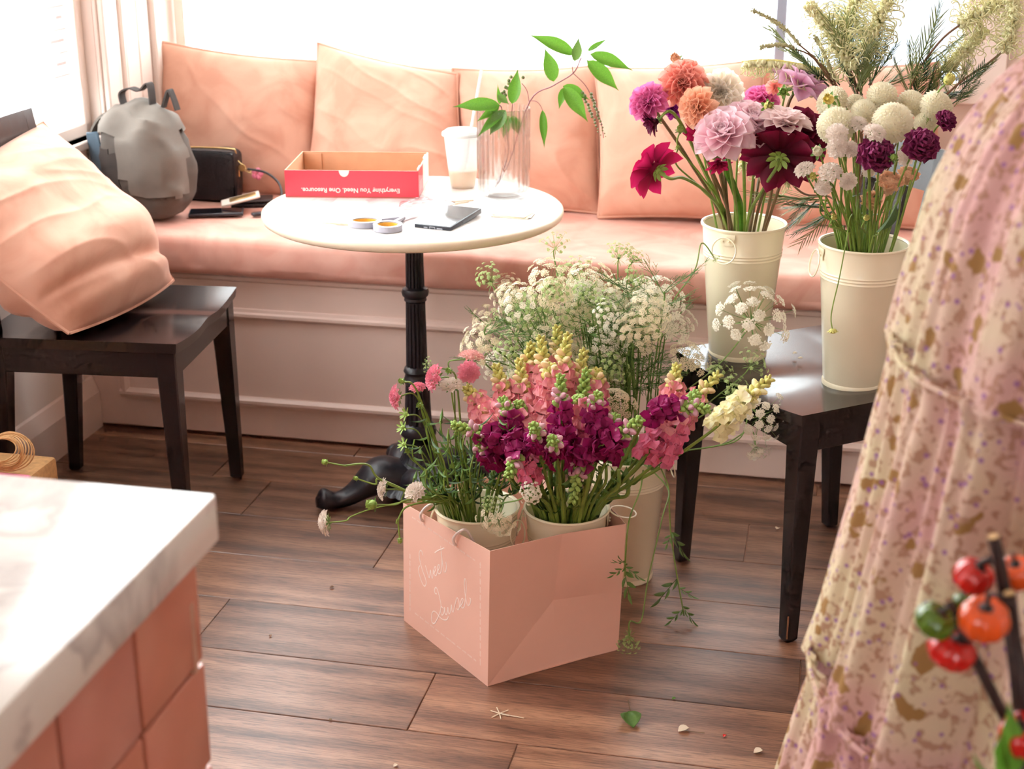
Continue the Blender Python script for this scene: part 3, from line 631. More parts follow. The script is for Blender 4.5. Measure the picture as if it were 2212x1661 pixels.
# back walls bow outward round the buckets
for p, q, tp, tq, o_ in ((bL, bB, tL, tB, (bB - bL).cross(Vector((0, 0, 1))).normalized() * -1), (bB, bR, tB, tR, (bR - bB).cross(Vector((0, 0, 1))).normalized() * -1)):
    solid(grid(14, 8, lambda u, v: bl(lerp(lerp(p, q, u), lerp(tp, tq, u), v)) + o_ * 0.034 * math.sin(PI * u) * (0.4 + 0.6 * v)), 0.0014).obj('back_panel', MT['bag'], bag, True)
quad_thick([p + Vector((0, 0, 0.002)) for p in (bN, bR, bB, bL)], Vector((0, 0, 1))).obj('base', MT['bag'], bag, False)
def onface(x, y): return PPLANE(x, y, bN, (bL - bN).cross(tN - bN).normalized())
def zz(l): return [(860 + x / 4.152, 1090 + y / 4.152) for x, y in l]
strokes = [
    [(224, 455), (214, 420), (200, 411), (190, 440), (196, 500), (216, 580), (240, 645), (253, 692), (248, 722), (236, 731), (218, 705), (195, 640), (182, 580), (196, 545)],
    [(246, 545), (258, 590), (272, 640), (281, 655), (287, 620), (292, 585), (297, 630), (306, 660), (312, 640), (316, 585), (318, 620), (334, 592), (340, 566), (331, 556), (322, 590), (329, 632), (345, 632), (353, 600), (367, 576), (372, 546), (361, 541), (353, 576), (361, 616), (378, 616), (390, 580), (394, 500), (388, 430), (383, 372)],
    [(383, 372), (390, 440), (401, 540), (414, 600), (428, 598), (435, 545), (427, 512)],
    [(330, 432), (358, 411), (388, 401), (414, 388)],
    [(346, 800), (333, 795), (327, 768), (338, 742), (353, 762), (372, 830), (385, 900), (378, 960), (350, 1030), (325, 1066), (303, 1050), (301, 992), (318, 956), (345, 970), (375, 1010), (410, 1033), (440, 1030), (452, 1003)],
    [(408, 932), (390, 918), (381, 955), (393, 992), (410, 975), (418, 922), (421, 972), (434, 985), (445, 945), (447, 920), (453, 970), (465, 974), (475, 930), (479, 898), (484, 950), (496, 962), (506, 920), (519, 868), (530, 836), (545, 862), (551, 918), (538, 944), (527, 930)],
    [(551, 918), (578, 882), (585, 850), (573, 844), (562, 880), (570, 922), (590, 920), (602, 870), (611, 770), (610, 690), (600, 664), (594, 700), (600, 790), (615, 870), (628, 904), (645, 890), (653, 850), (642, 838)]]
le = MB()
for st in strokes:
    pts = spline([bl(onface(*q)) for q in zz(st)], 4)
    tb_ = tube(pts, 0.0013, 6); pl0 = bl(onface(900, 1250)); tb_.v = [v - nF * ((v - pl0).dot(nF) * 0.82 - 0.0002) for v in tb_.v]
    le.join(tb_)
# squash the strokes so they are print rather than wire
o = le.obj('script_lettering', MT['bag_print'], bag)
dash = MB(); random.seed(3)
def dashes(p, q, n):
    p, q = onface(*zz([p])[0]), onface(*zz([q])[0]); d = (q - p).normalized(); w = d.cross(nL)
    for k in range(n):
        if (k % 7) in (5, 6) and rnd(0, 1) < 0.8: continue
        c = bl(p + (q - p) * (k + 0.5) / n); hl = 0.0019 * rnd(0.6, 1.1)
        for s in (-0.0006, 0.0004):
            a = c + d * s; dash.add([a - w * hl, a + w * hl, a + w * hl + d * 0.0007, a - w * hl + d * 0.0007], [(0, 1, 2, 3)])
dashes((108, 440), (108, 950), 60); dashes((738, 515), (738, 1440), 90); dashes((125, 110), (690, 500), 80); dashes((150, 970), (700, 1400), 80)
dash.v = [v + nF * 0.0004 for v in dash.v]; dash.obj('border_print', MT['bag_print'], bag, False)
for (hx, hy), (tx, ty) in (((915, 1126), (926, 1102)), ((986, 1178), (998, 1156))):
    h0 = onface(hx, hy); tp = onface(tx, ty)
    rp = spline([bl(h0) + nL * -0.004, bl(h0) + nL * 0.004 + Vector((0, 0, 0.004)), bl(h0) + nL * 0.006 + Vector((0, 0, 0.018)), bl(tp) + nL * 0.002 + Vector((0, 0, 0.010)), bl(tp) - nL * 0.008 + Vector((0.004, 0, 0.006)), bl(tp) - nL * 0.02 + Vector((0.01, 0, -0.03))], 5)
    tube(rp, 0.0028, 8).obj('rope_handle', MT['rope'], bag)
# ================================================================ things on the table
def on_table(x, y, z=TZ): return PZ(x, y, z)
# red and white carton tray
fl, fr, br = on_table(617, 426), on_table(905, 429), on_table(966, 388)
bx_ang = math.atan2((fr - fl).y, (fr - fl).x); BW = (fr - fl).length; BD = 0.235; BH = 0.066
tray = thing('carton_tray', 'open red and white cardboard tray with upside-down white slogan', 'box', fl, bx_ang)
bd = 0.0028
box(0, BW, 0, BD, 0.0005, bd).obj('base', MT['kraft'], tray, False)
box(0, BW, 0.0008, bd, bd, BH).obj('front_wall', MT['kraft'], tray, False)
box(0, BW, BD - bd, BD, bd, BH).obj('back_wall', MT['kraft'], tray, False)
for x in (0.0008, BW - bd - 0.0008): box(x, x + bd, bd, BD - bd, bd, BH).obj('side_wall', MT['kraft'], tray, False)
box(0.006, 0.05, BD - bd - 0.003, BD - bd - 0.0003, bd, BH - 0.004).obj('inner_flap', MT['kraft'], tray, False)
box(BW - 0.05, BW - 0.006, BD - bd - 0.003, BD - bd - 0.0003, bd, BH - 0.004).obj('inner_flap', MT['kraft'], tray, False)
nc = 0.445 * BW; arc = [(nc + 0.0125 * math.cos(a), BH - 0.0155 * math.sin(a)) for a in [PI - PI * k / 12 for k in range(13)]]
pl = [(0, 0), (BW, 0), (BW, BH), ] + list(reversed(arc)) + [(0, BH)]
sk_ = prism(pl, 0, 0.0008).xf(Matrix.Rotation(PI / 2, 4, 'X')); sk_.xf(Matrix.Translation((0, 0.0008, 0)))
fs = sk_.obj('red_front', MT['red'], tray, False)
prism([(nc + 0.0125 * math.cos(a), BH - 0.0155 * math.sin(a)) for a in [PI * k / 12 for k in range(13)]], 0, 0.0003).xf(Matrix.Translation((0, 0.00082, 0)) @ Matrix.Rotation(PI / 2, 4, 'X')).obj('thumb_notch', MT['white_board'], tray, False)
box(BW - 0.0008, BW, 0.0, BD * 0.42, 0, BH).obj('red_side', MT['red'], tray, False)
box(BW - 0.0008, BW, BD * 0.42, BD, 0, BH).obj('white_side', MT['white_board'], tray, False)
for y in (0.004, BD * 0.6): box(BW - 0.004, BW - 0.0005, y, y + 0.05, BH, BH + 0.004).obj('torn_tab', MT['white_board'], tray, False)
fc = bpy.data.curves.new('slogan', 'FONT'); fc.body = 'Everything You Need. One Resource.'; fc.size = 0.0155; fc.align_x = 'CENTER'; fc.align_y = 'CENTER'; fc.extrude = 0.0002; fc.offset = 0.0003; fc.materials.append(MT['white_ink'])
tmp = bpy.data.objects.new('slogan_curve', fc); COL.objects.link(tmp); bpy.context.view_layer.update()
sme = bpy.data.meshes.new_from_object(tmp.evaluated_get(bpy.context.evaluated_depsgraph_get())); bpy.data.objects.remove(tmp)
so = link('slogan', sme, tray, mtx=Matrix.Translation((BW * 0.49, -0.0002, 0.0185)) @ Matrix.Rotation(PI / 2, 4, 'X') @ Matrix.Rotation(PI, 4, 'Z'))
ln = MB()
for r_ in range(4):
    for k in range(9): ln.add([(BW + 0.0003, 0.022 + k * 0.006, 0.014 + r_ * 0.006), (BW + 0.0003, 0.026 + k * 0.006, 0.014 + r_ * 0.006), (BW + 0.0003, 0.026 + k * 0.006, 0.0165 + r_ * 0.006), (BW + 0.0003, 0.022 + k * 0.006, 0.0165 + r_ * 0.006)], [(0, 1, 2, 3)])
ln.obj('side_print', MT['white_ink'], tray, False)
# iced drink cup
cupc = on_table(1000, 404)
cup = thing('drink_cup', 'clear plastic cup with lid and white straw, a little peach drink left', 'cup', cupc)
lathe([(0.0001, 0.001), (0.028, 0.001), (0.031, 0.004), (0.046, 0.132), (0.048, 0.134), (0.0455, 0.134), (0.030, 0.006), (0.0001, 0.004)], 40).obj('cup_wall', MT['cup'], cup)
lathe([(0.0001, 0.0045), (0.0298, 0.0065), (0.0345, 0.045), (0.0001, 0.047)], 32).obj('drink', MT['drink'], cup)
lathe([(0.0001, 0.143), (0.040, 0.143), (0.043, 0.141), (0.0445, 0.137), (0.0495, 0.1365), (0.0505, 0.134), (0.0505, 0.129), (0.049, 0.128), (0.0485, 0.134), (0.043, 0.1345), (0.0001, 0.1405)], 40).obj('lid', MT['lid'], cup)
s0 = cupc + Vector((0.004, 0, 0.05)); s1 = PY(1040, 152, cupc.y + 0.02)
tube([bp_ - cupc for bp_ in (s0, s0.lerp(s1, 0.5), s1)], 0.0036, 10).obj('straw', MT['straw'], cup)
random.seed(5)
for k in range(7):
    box(-0.009, 0.009, -0.009, 0.009, -0.009, 0.009, 0.003).xf(Matrix.Translation((rnd(-.018, .018), rnd(-.018, .018), 0.055 + 0.009 * k)) @ Matrix.Rotation(rnd(0, 3), 4, Vector((rnd(-1, 1), rnd(-1, 1), 1)))).obj('ice_cube', MT['plastic'], cup)
# ribbed glass vase
vc = on_table(1088, 424); VH = 0.212; VR = 0.0625
vase = thing('glass_vase', 'tall ribbed clear glass vase holding the leafy sprig', 'vase', vc)
def rib(r, z, t):
    if z > 0.062 and r > 0.055: return r + 0.0016 * math.cos(26 * t) * min(1, (z - 0.062) / 0.006) * (1 if abs(z - 0.139) > 0.004 else 0.2)
    return r
vz = [0.008, 0.02, 0.05, 0.06, 0.066, 0.075] + [0.09 + 0.011 * k for k in range(12)]
pf = [(0.0001, 0.0), (0.040, 0.0), (0.054, 0.004), (0.061, 0.014), (VR, 0.03)] + [(VR, z) for z in (0.05, 0.06, 0.064, 0.070, 0.09, 0.11, 0.134, 0.137, 0.139, 0.141, 0.144, 0.17, 0.19, 0.206)] + [(VR, VH), (VR - 0.0018, VH + 0.001), (VR - 0.0035, VH - 0.001), (VR - 0.0038, 0.03), (0.056, 0.016), (0.045, 0.011), (0.0001, 0.010)]
lathe(pf, 208, rib).obj('glass_wall', MT['vase'], vase, True, 60)
# scissors
sc_c = on_table(835, 492)
sci = thing('scissors', 'open scissors with grey and yellow loop handles on the table', 'scissors', sc_c)
def loop(cx, cy, rx, ry, rot, w, h, z0):
    pts = [Vector((cx, cy, 0)) + Matrix.Rotation(rot, 3, 'Z') @ Vector((rx * math.cos(a), ry * math.sin(a), 0)) for a in [2 * PI * k / 28 for k in range(29)]]
    m = MB(); n = len(pts); v = []; f = []
    ctr = Vector((cx, cy, 0))
    for p in pts:
        o = (p - ctr).normalized(); v += [p + o * w + Vector((0, 0, z0)), p + o * w + Vector((0, 0, z0 + h)), p + Vector((0, 0, z0 + h)), p + Vector((0, 0, z0))]
    for i in range(n - 1): f += [(i * 4 + k, i * 4 + 4 + k, i * 4 + 4 + (k + 1) % 4, i * 4 + (k + 1) % 4) for k in range(4)]
    return m.add(v, f)
l1, l2, pv, t1, t2 = on_table(789, 488), on_table(838, 497), on_table(872, 476), on_table(921, 459), on_table(930, 463)
for c_, rx, ry, rot in ((l1, 0.028, 0.021, 0.1), (l2, 0.023, 0.025, 0.5)):
    d = c_ - sc_c
    lp = loop(d.x, d.y, rx, ry, rot, 0.009, 0.013, 0.001).obj('loop_handle', MT['grey_plastic'], sci, True, 40)
    loop(d.x, d.y, rx * 0.9, ry * 0.9, rot, 0.004, 0.010, 0.0015).obj('yellow_lining', MT['yellow_plastic'], lp, True, 40)
for c_, tt, rr_ in ((l1, t2, 0.026), (l2, t1, 0.022)):
    a_, b_ = c_ - sc_c, pv - sc_c; s_ = a_ + (b_ - a_).normalized() * (rr_ + 0.004)
    tube([s_ + Vector((0, 0, 0.007)), b_ + Vector((0, 0, 0.006))], [0.0065, 0.005], 8).obj('shank', MT['grey_plastic'], sci)
    d_ = (tt - sc_c) - b_; w_ = Vector((-d_.y, d_.x, 0)).normalized()
    MB().add([b_ + w_ * 0.006 + Vector((0, 0, 0.005)), b_ - w_ * 0.006 + Vector((0, 0, 0.005)), b_ + d_ + Vector((0, 0, 0.004)), b_ + w_ * 0.006 + Vector((0, 0, 0.0065)), b_ - w_ * 0.006 + Vector((0, 0, 0.0065)), b_ + d_ + Vector((0, 0, 0.005))], [(2, 1, 0), (3, 4, 5), (0, 1, 4, 3), (1, 2, 5, 4), (2, 0, 3, 5)]).obj('blade', MT['steel'], sci, False)
lathe([(0.0001, 0.010), (0.004, 0.010), (0.0045, 0.004)], 14).xf(Matrix.Translation(pv - sc_c)).obj('pivot_screw', MT['steel'], sci)
a_, b_ = on_table(697, 484), on_table(762, 488)
tag(tube([a_ + Vector((0, 0, 0.003)), a_.lerp(b_, .5) + Vector((0, 0, 0.003)), b_ + Vector((0, 0, 0.003))], [0.0015, 0.0028, 0.0028], 8).obj('wooden_stick', MT['stick']), 'short pale wooden stick touching the scissor handle', 'stick')
# crumpled clear wrapper
wc_ = on_table(922, 446)
wm = grid(34, 26, lambda u, v: wc_ + Vector(((u - .5) * 0.13, (v - .5) * 0.09, 0.002 + 0.020 * (1 - (2 * u - 1) ** 2) * (1 - (2 * v - 1) ** 2) * (0.45 + 0.55 * abs(math.sin(v * 17 + 3 * u))) + 0.004 * abs(noise.noise(Vector((u * 7, v * 7, 2)))))))
tag(wm.obj('plastic_wrapper', MT['film'], None, True, 30), 'crumpled pinkish clear plastic wrapper lying behind the scissors', 'wrapper')
for i, (p, q, lb) in enumerate((((972, 438), (1022, 434), 'thin straight stem lying between the wrapper and the drink cup'), ((975, 444), (1012, 437), 'short thin stem lying just behind the white-topped phone'))):
    a_, b_ = on_table(*p), on_table(*q); tag(tube([a_ + Vector((0, 0, .0016)), a_.lerp(b_, .5) + Vector((0, 0, .0022)), b_ + Vector((0, 0, .0016))], 0.0014, 6).obj('cut_stalk', MT['stick']), lb, 'stem')
# phone on the table
def slab(name, label, cat, c, sz, ang, body, face, port=True, group=None):
    t = thing(name, label, cat, c, ang, group); w, l, h = sz
    box(-w / 2, w / 2, -l / 2, l / 2, 0.0004, h, 0.0022, 2).obj('case', body, t, True)
    box(-w / 2 + 0.004, w / 2 - 0.004, -l / 2 + 0.004, l / 2 - 0.004, h - 0.0002, h + 0.0004).obj('screen', face, t, False)
    if port:
        box(-0.007, 0.007, -l / 2 - 0.0006, -l / 2 + 0.001, h * 0.25, h * 0.78, 0.0005).obj('charging_port', MT['port'], t, False)
        box(-0.0055, 0.0055, -l / 2 - 0.0008, -l / 2 + 0.001, h * 0.38, h * 0.66).obj('port_opening', MT['black_plastic'], t, False)
        box(-0.021, -0.012, -l / 2 - 0.0005, -l / 2 + 0.001, h * 0.4, h * 0.65, 0.0004).obj('speaker_grille', MT['port'], t, False)
        box(0.011, 0.025, -l / 2 - 0.0005, -l / 2 + 0.001, h * 0.4, h * 0.65, 0.0004).obj('speaker_grille', MT['port'], t, False)
        box(w / 2 - 0.001, w / 2 + 0.0008, -0.02, 0.0, h * 0.4, h * 0.65).obj('side_button', body, t, False)
    return t
pf_, pr_, pb_ = on_table(906, 492), on_table(985, 500), on_table(1030, 464)
slab('smartphone', 'dark phone on the marble table, its screen mirroring the window', 'phone', (pf_ + pb_) / 2, ((pr_ - pf_).length, (pb_ - pr_).length, 0.0125), math.atan2((pr_ - pf_).y, (pr_ - pf_).x) - 0.02, MT['black_plastic'], MT['screen']).rotation_euler.x = math.radians(3.0)
# cards at the table's edge
for k, (dx, dy, an) in enumerate(((0, 0, -0.42), (0.004, 0.003, -0.30), (-0.003, 0.006, -0.52))):
    c_ = on_table(1108, 466) + Vector((dx, dy, 0.0006 + 0.0014 * k)); m = box(-0.043, 0.043, -0.027, 0.027, 0, 0.0011)
    o = m.obj('paper_card', MT['card'], None, False); o.location = c_; o.rotation_euler = (0, 0, an + 0.1)
    tag(o, ('lowest', 'middle', 'uppermost')[k] + ' of the three small cream cards fanned near the table edge', 'card', 'cream cards on the table')
# ================================================================ bags and things on the window seat
CZ = 0.585
def rloc(x, y, z=CZ): return PZ(x, y, z)
ph = slab('smartphone', 'black phone with a dark screen lying on the seat cushion', 'phone', rloc(468, 462, 0.581), (0.072, 0.148, 0.009), TH + math.radians(-70), MT['black_plastic'], MT['screen'], False)
# black boxy handbag
hbc = R(0.222, 0.375, 0.578)
hb = thing('crossbody_bag', 'boxy black grained leather bag with gold and pink charm', 'bag', hbc, TH + 0.05)
def rbox(w, d, h, e=5.0, nu=48, nv=26, z0=0.0, wob=0.0, sd=0):
    def f(u, v):
        a, b = 2 * PI * u, PI * (v - 0.5); p = lambda x, k: math.copysign(abs(x) ** (2 / k), x)
        q = Vector((w / 2 * p(math.cos(b), e) * p(math.cos(a), e), d / 2 * p(math.cos(b), e) * p(math.sin(a), e), z0 + h / 2 + h / 2 * p(math.sin(b), e)))
        if wob: q += q.normalized() * wob * (noise.noise(q * 14 + Vector((sd, 0, 0))) + 0.5 * (1 - abs(noise.noise(Vector((q.x * 9 + q.z * 16, q.y * 9 - q.z * 10, sd))))) ** 5)
        return q
    return grid(nu, nv, f, wrapu=True)
rbox(0.20, 0.075, 0.148, 7, wob=0.004).obj('body', MT['leather'], hb, True, 0)
tube(spline([(-0.097, -0.004, 0.08), (-0.093, -0.004, 0.138), (-0.07, -0.004, 0.150), (0.07, -0.004, 0.150), (0.093, -0.004, 0.138), (0.099, -0.004, 0.07)], 8), 0.0022, 6).obj('zipper', MT['gold'], hb)
tube(spline([(-0.099, -0.036, 0.02), (-0.097, -0.038, 0.13), (-0.08, -0.038, 0.146), (0.08, -0.038, 0.146), (0.097, -0.038, 0.13), (0.099, -0.036, 0.02)], 8), 0.002, 6).obj('piping', MT['leather'], hb)
chd = lathe([(0.0001, -0.0015), (0.010, -0.0015), (0.011, 0), (0.010, 0.0015), (0.0001, 0.0015)], 24).xf(Matrix.Translation((0.112, -0.012, 0.098)) @ Matrix.Rotation(PI / 2, 4, 'X')).obj('gold_charm', MT['gold'], hb)
tube([(0.100, -0.01, 0.118), (0.106, -0.012, 0.112), (0.112, -0.012, 0.108)], 0.0012, 5).obj('chain_link', MT['gold'], hb)
for k in range(3): tube([Vector((0.125 + 0.008 * k, -0.014, 0.092 - 0.003 * k)) + Vector((0.005 * math.cos(a), 0.002 * math.sin(a) * (k % 2), 0.004 * math.sin(a))) for a in [2 * PI * j / 12 for j in range(13)]], 0.0011, 5).obj('chain_link', MT['gold'], hb)
fl_ = MB()
for k in range(5):
    a = 2 * PI * k / 5; fl_.join(ball((0.158 + 0.010 * math.cos(a), -0.018, 0.083 + 0.010 * math.sin(a)), 0.0085, 10, 7, sy=0.5))
fl_.obj('flower_charm', MT['pink_plastic'], hb)
tube(spline([hbc * 0 + (p - hbc) @ Matrix.Rotation(TH + 0.05, 3, 'Z') for p in (PY(535, 365, 4.16), PY(572, 372, 4.13), PY(598, 390, 4.08), PY(608, 412, 4.03), PY(604, 436, 4.0), PY(585, 446, 3.99))], 6), 0.0035, 8).obj('strap', MT['leather'], hb)
# wallet and card under it
wl_ = thing('wallet', 'black wallet lying open under a pale patterned card case', 'wallet', rloc(548, 443, 0.574), TH + 0.35)
box(-0.062, 0.05, -0.04, 0.04, 0, 0.012, 0.004, 2).obj('cover', MT['leather'], wl_, True)
box(-0.05, 0.055, -0.036, 0.042, 0.0125, 0.02, 0.003, 2).obj('inner_fold', MT['leather'], wl_, True)
cs = thing('card_case', 'pale card case with gold trim propped on the black wallet', 'card case', rloc(520, 432, 0.606), TH + 0.42)
box(-0.055, 0.055, -0.036, 0.036, 0, 0.006, 0.002).xf(Matrix.Rotation(-0.22, 4, 'Y')).obj('sleeve', MT['white_board'], cs, True)
box(-0.03, 0.045, -0.02, 0.02, 0.006, 0.0085, 0.001).xf(Matrix.Rotation(-0.22, 4, 'Y')).obj('gold_trim', MT['gold'], cs, True)
tag(box(-0.016, 0.016, -0.01, 0.01, 0, 0.01, 0.003).xf(Matrix.Translation(rloc(556, 466, 0.578)) @ Matrix.Rotation(0.5, 4, 'Z')).obj('key_fob', MT['black_plastic'], None, True), 'small black key fob on the cushion by the table rim', 'key fob')
# grey canvas backpack
bpc = R(0.165, 0.115, 0.582)
bk = thing('backpack', 'grey canvas backpack slumped in the window corner', 'backpack', bpc, TH - 0.15)
body = rbox(0.235, 0.17, 0.30, 3.2, 72, 48, 0, 0.018, 3); body.v = [Vector((p.x * (1.0 - 0.22 * max(0, (p.z - 0.17) / 0.13)) + 0.05 * (0.15 - p.z) * 0.3, p.y - 0.10 * (p.z - 0.15), p.z)) for p in body.v]
MT['canvas_body'] = mat('deep_grey_canvas', srgb(92, 84, 78), 0.85, 0.12, 18, bump=0.4, bscale=700)  # same canvas toned darker than the flap, to set the flap off
body.obj('body', MT['canvas_body'], bk, True, 0)
def _old_flap(u, v):
    x = 0.035 + (u - .5) * 0.18 * (1 - 0.10 * v); s = v * 0.40
    # over the top from the back and down the front
    if s < 0.12: y, z = 0.06 - s, 0.305 + 0.012 * math.sin(s / 0.12 * PI)
    else: q = (s - 0.12); y, z = -0.062 - 0.055 * math.sin(min(1, q / 0.10) * PI / 2) - 0.02 * q / 0.3, 0.300 - q * 0.95
    return Vector((x + 0.008 * noise.noise(Vector((u * 3, v * 4, 5))) + 0.03 * v, y + 0.018 * noise.noise(Vector((u * 4, v * 3, 8))) - 0.012 * math.sin(PI * u), z - 0.035 * (abs(2 * u - 1) ** 3)))
def shell(k, keep, t=0.003):
    ctr = Vector((0, 0, 0.15)); vs = [ctr + (p - ctr) * k for p in body.v]; fs = [q for q in body.f if all(keep(vs[i]) for i in q)]
    us = sorted({i for q in fs for i in q}); mp_ = {i: n for n, i in enumerate(us)}
    return solid(MB().add([vs[i] for i in us], [tuple(mp_[i] for i in q) for q in fs]), t)
shell(1.07, lambda p: p.z > 0.235 or (p.z > 0.07 + 0.25 * max(0, 0.03 - p.x) and p.x > -0.035 + 0.3 * (0.2 - p.z) * 0.2 and p.y < 0.02)).obj('flap', MT['canvas'], bk, True, 60)
pk = grid(20, 16, lambda u, v: Vector((-0.075 + (u - .5) * 0.11, -0.110 - 0.028 * math.sin(PI * u) + 0.02 * v, 0.03 + 0.14 * v)))
shell(1.02, lambda p: 0.02 < p.z < 0.2 and p.x < 0.0 and p.y < 0.01).obj('front_pocket', MT['canvas_dark'], bk, True, 60)
box(-0.06, -0.02, -0.02, -0.012, 0.05, 0.24, 0.003).xf(Matrix.Translation((-0.065, -0.03, 0)) @ Matrix.Rotation(-0.12, 4, 'Y')).obj('padded_back', MT['blue_cloth'], bk, True)
def strap(pts, w, t, nm, m):
    pts = spline(pts, 6); mm = MB(); v = []; f = []
    for i, p in enumerate(pts):
        tg = (pts[min(i + 1, len(pts) - 1)] - pts[max(i - 1, 0)]).normalized(); sd = Vector((0, 1, 0)).cross(tg); sd = Vector((0, 1, 0)); nn = tg.cross(sd).normalized()
        v += [p - sd * w / 2 - nn * t / 2, p + sd * w / 2 - nn * t / 2, p + sd * w / 2 + nn * t / 2, p - sd * w / 2 + nn * t / 2]
    for i in range(len(pts) - 1): f += [(i * 4 + k, i * 4 + 4 + k, i * 4 + 4 + (k + 1) % 4, i * 4 + (k + 1) % 4) for k in range(4)]
    f += [(3, 2, 1, 0), tuple(len(v) - 4 + k for k in range(4))]
    return mm.add(v, f).obj(nm, m, bk, True, 40)
strap([(-0.055, 0.0, 0.30), (-0.06, 0, 0.335), (-0.03, 0, 0.350), (0.0, 0, 0.345), (0.03, 0, 0.365), (0.035, 0, 0.31)], 0.028, 0.004, 'grab_loop', MT['canvas_dark'])
strap([(0.055, 0.02, 0.30), (0.075, 0.02, 0.345), (0.085, 0.02, 0.335), (0.098, 0.02, 0.295)], 0.02, 0.006, 'corner_tab', MT['canvas_dark'])
strap([(-0.05, -0.02, 0.30), (-0.11, -0.03, 0.27), (-0.15, -0.03, 0.20), (-0.15, -0.03, 0.10)], 0.035, 0.006, 'shoulder_strap', MT['canvas'])
# raffia coil on a tan parcel behind the counter
rf = PZ(18, 1012, 0.30)
pc = thing('paper_parcel', 'tan paper parcel on the floor beyond the counter edge', 'parcel', Vector((rf.x - 0.05, rf.y + 0.02, 0)), TH)
box(-0.16, 0.10, -0.13, 0.11, 0.0, 0.285, 0.01, 2).obj('wrapping', MT['raffia'], pc, True)
box(-0.161, 0.101, -0.02, 0.0, -0.0, 0.287, 0.004).obj('pink_ribbon', MT['pink_plastic'], pc, True)
coil = MB(); random.seed(9)
for k in range(9):
    r_ = 0.030 + 0.0028 * k; tl = rnd(-.15, .15)
    coil.join(tube([Vector((r_ * math.cos(a), 0.016 * math.sin(a * 2 + k) * 0.3 + 0.004 * k - 0.016, 0.028 + r_ * 0.8 * math.sin(a) + 0.02)) for a in [2 * PI * j / 26 for j in range(27)]], 0.0016, 5))
co = coil.obj('raffia_coil', MT['raffia'], None); co.location = (rf.x - 0.012, rf.y, 0.289); co.rotation_euler = (-0.5, 0, TH)
tag(co, 'coil of tan raffia ribbon resting on the parcel', 'raffia')
# notice on the left window
pn = [PA(112, 28, -0.045), PA(212, 5, -0.045), PA(221, 200, -0.045), PA(112, 228, -0.045)]
nb0, nb1 = to_room(pn[3]).y, 0.155
nt_ = thing('window_notice', 'faint paper notice taped to the side window glass', 'notice', C0, TH)
box(-0.047, -0.0462, nb0, nb1, 0.925, 1.25).obj('sheet', MT['paper'], nt_, False)
tk = MB()
for k in range(9):
    z = 0.96 + 0.03 * k; tk.join(box(-0.0461, -0.0459, nb0 + 0.03 + 0.02 * (k % 3), nb1 - 0.02 - 0.015 * (k % 2), z, z + 0.004 + 0.004 * (k % 2)))
tk.obj('faint_lines', MT['notice_ink'], nt_, False)
# bead chain by the right jamb of the back window
ch = MB()
bdp = PB(2056, 50, YB - 0.04)
for k in range(60): ch.join(ball((bdp.x, bdp.y, 0.95 + 0.0105 * k), 0.0036, 6, 5))
tag(ch.obj('blind_chain', MT['bead']), 'white bead chain of the blind hanging beside the back window jamb', 'chain')
# ================================================================ plant materials
def petal_mat(name, c_in, c_out, trans=0.35, rough=0.55, axis='Y', lo=0.0, hi=1.0, var=0.08):
    """colour runs from the petal's base to its tip (its own pigment)"""
    m, nt, b = nt_mat(name); L = nt.links.new; tc = ND(nt, 'ShaderNodeTexCoord'); sx = ND(nt, 'ShaderNodeSeparateXYZ'); L(tc.outputs['Object'], sx.inputs[0])
    mr = ND(nt, 'ShaderNodeMapRange'); mr.inputs[1].default_value = lo; mr.inputs[2].default_value = hi; L(sx.outputs[axis], mr.inputs[0])
    r = ramp(nt, mr.outputs[0], [(0.1, c_in), (0.9, c_out)])
    oi = ND(nt, 'ShaderNodeObjectInfo'); h = ND(nt, 'ShaderNodeHueSaturation'); mv = ND(nt, 'ShaderNodeMapRange'); mv.inputs[3].default_value = 1 - var; mv.inputs[4].default_value = 1 + var
    L(oi.outputs['Random'], mv.inputs[0]); L(mv.outputs[0], h.inputs['Value']); L(r.outputs[0], h.inputs['Color']); L(h.outputs[0], b.inputs['Base Color'])
    b.inputs['Roughness'].default_value = rough; b.inputs['Specular IOR Level'].default_value = 0.3
    t = ND(nt, 'ShaderNodeBsdfTranslucent'); L(h.outputs[0], t.inputs['Color']); mx = ND(nt, 'ShaderNodeMixShader', i_0=trans); out = nt.nodes['Material Output']
    L(b.outputs[0], mx.inputs[1]); L(t.outputs[0], mx.inputs[2]); L(mx.outputs[0], out.inputs['Surface']); return m
PM = {}
def pm(k, a, b, **kw): PM[k] = petal_mat('petal_' + k, srgb(*a), srgb(*b), **kw)
pm('magenta', (216, 70, 146), (240, 146, 196)); pm('coral', (244, 140, 130), (252, 188, 172)); pm('peach', (248, 170, 136), (253, 210, 180)); pm('cream_white', (250, 236, 214), (254, 248, 238))
pm('purple', (110, 20, 96), (150, 44, 130)); pm('lavender_pink', (240, 180, 212), (244, 204, 228)); pm('blush', (246, 190, 204), (250, 224, 230)); pm('white_pink', (248, 220, 214), (252, 232, 232))
pm('burgundy', (84, 4, 34), (128, 14, 56), trans=0.3); pm('crimson', (140, 8, 60), (196, 30, 90)); pm('wine', (70, 12, 40), (110, 24, 60))
pm('snap_pink', (250, 176, 178), (248, 152, 176)); pm('snap_peach', (252, 228, 184), (251, 200, 172)); pm('snap_purple', (152, 16, 90), (194, 66, 136), trans=0.35); pm('snap_mauve', (226, 176, 190), (176, 80, 140), trans=0.3); pm('snap_white', (250, 244, 196), (252, 246, 228)); pm('snap_rose', (244, 134, 168), (247, 162, 194))
MT['pompon'] = mat('cream_pompon_petal', srgb(254, 246, 226), 0.6, 0.04, 40, trans=0.4)
MT['pompon_in'] = mat('yellow_pompon_heart', srgb(240, 222, 130), 0.6, 0.08, 60)
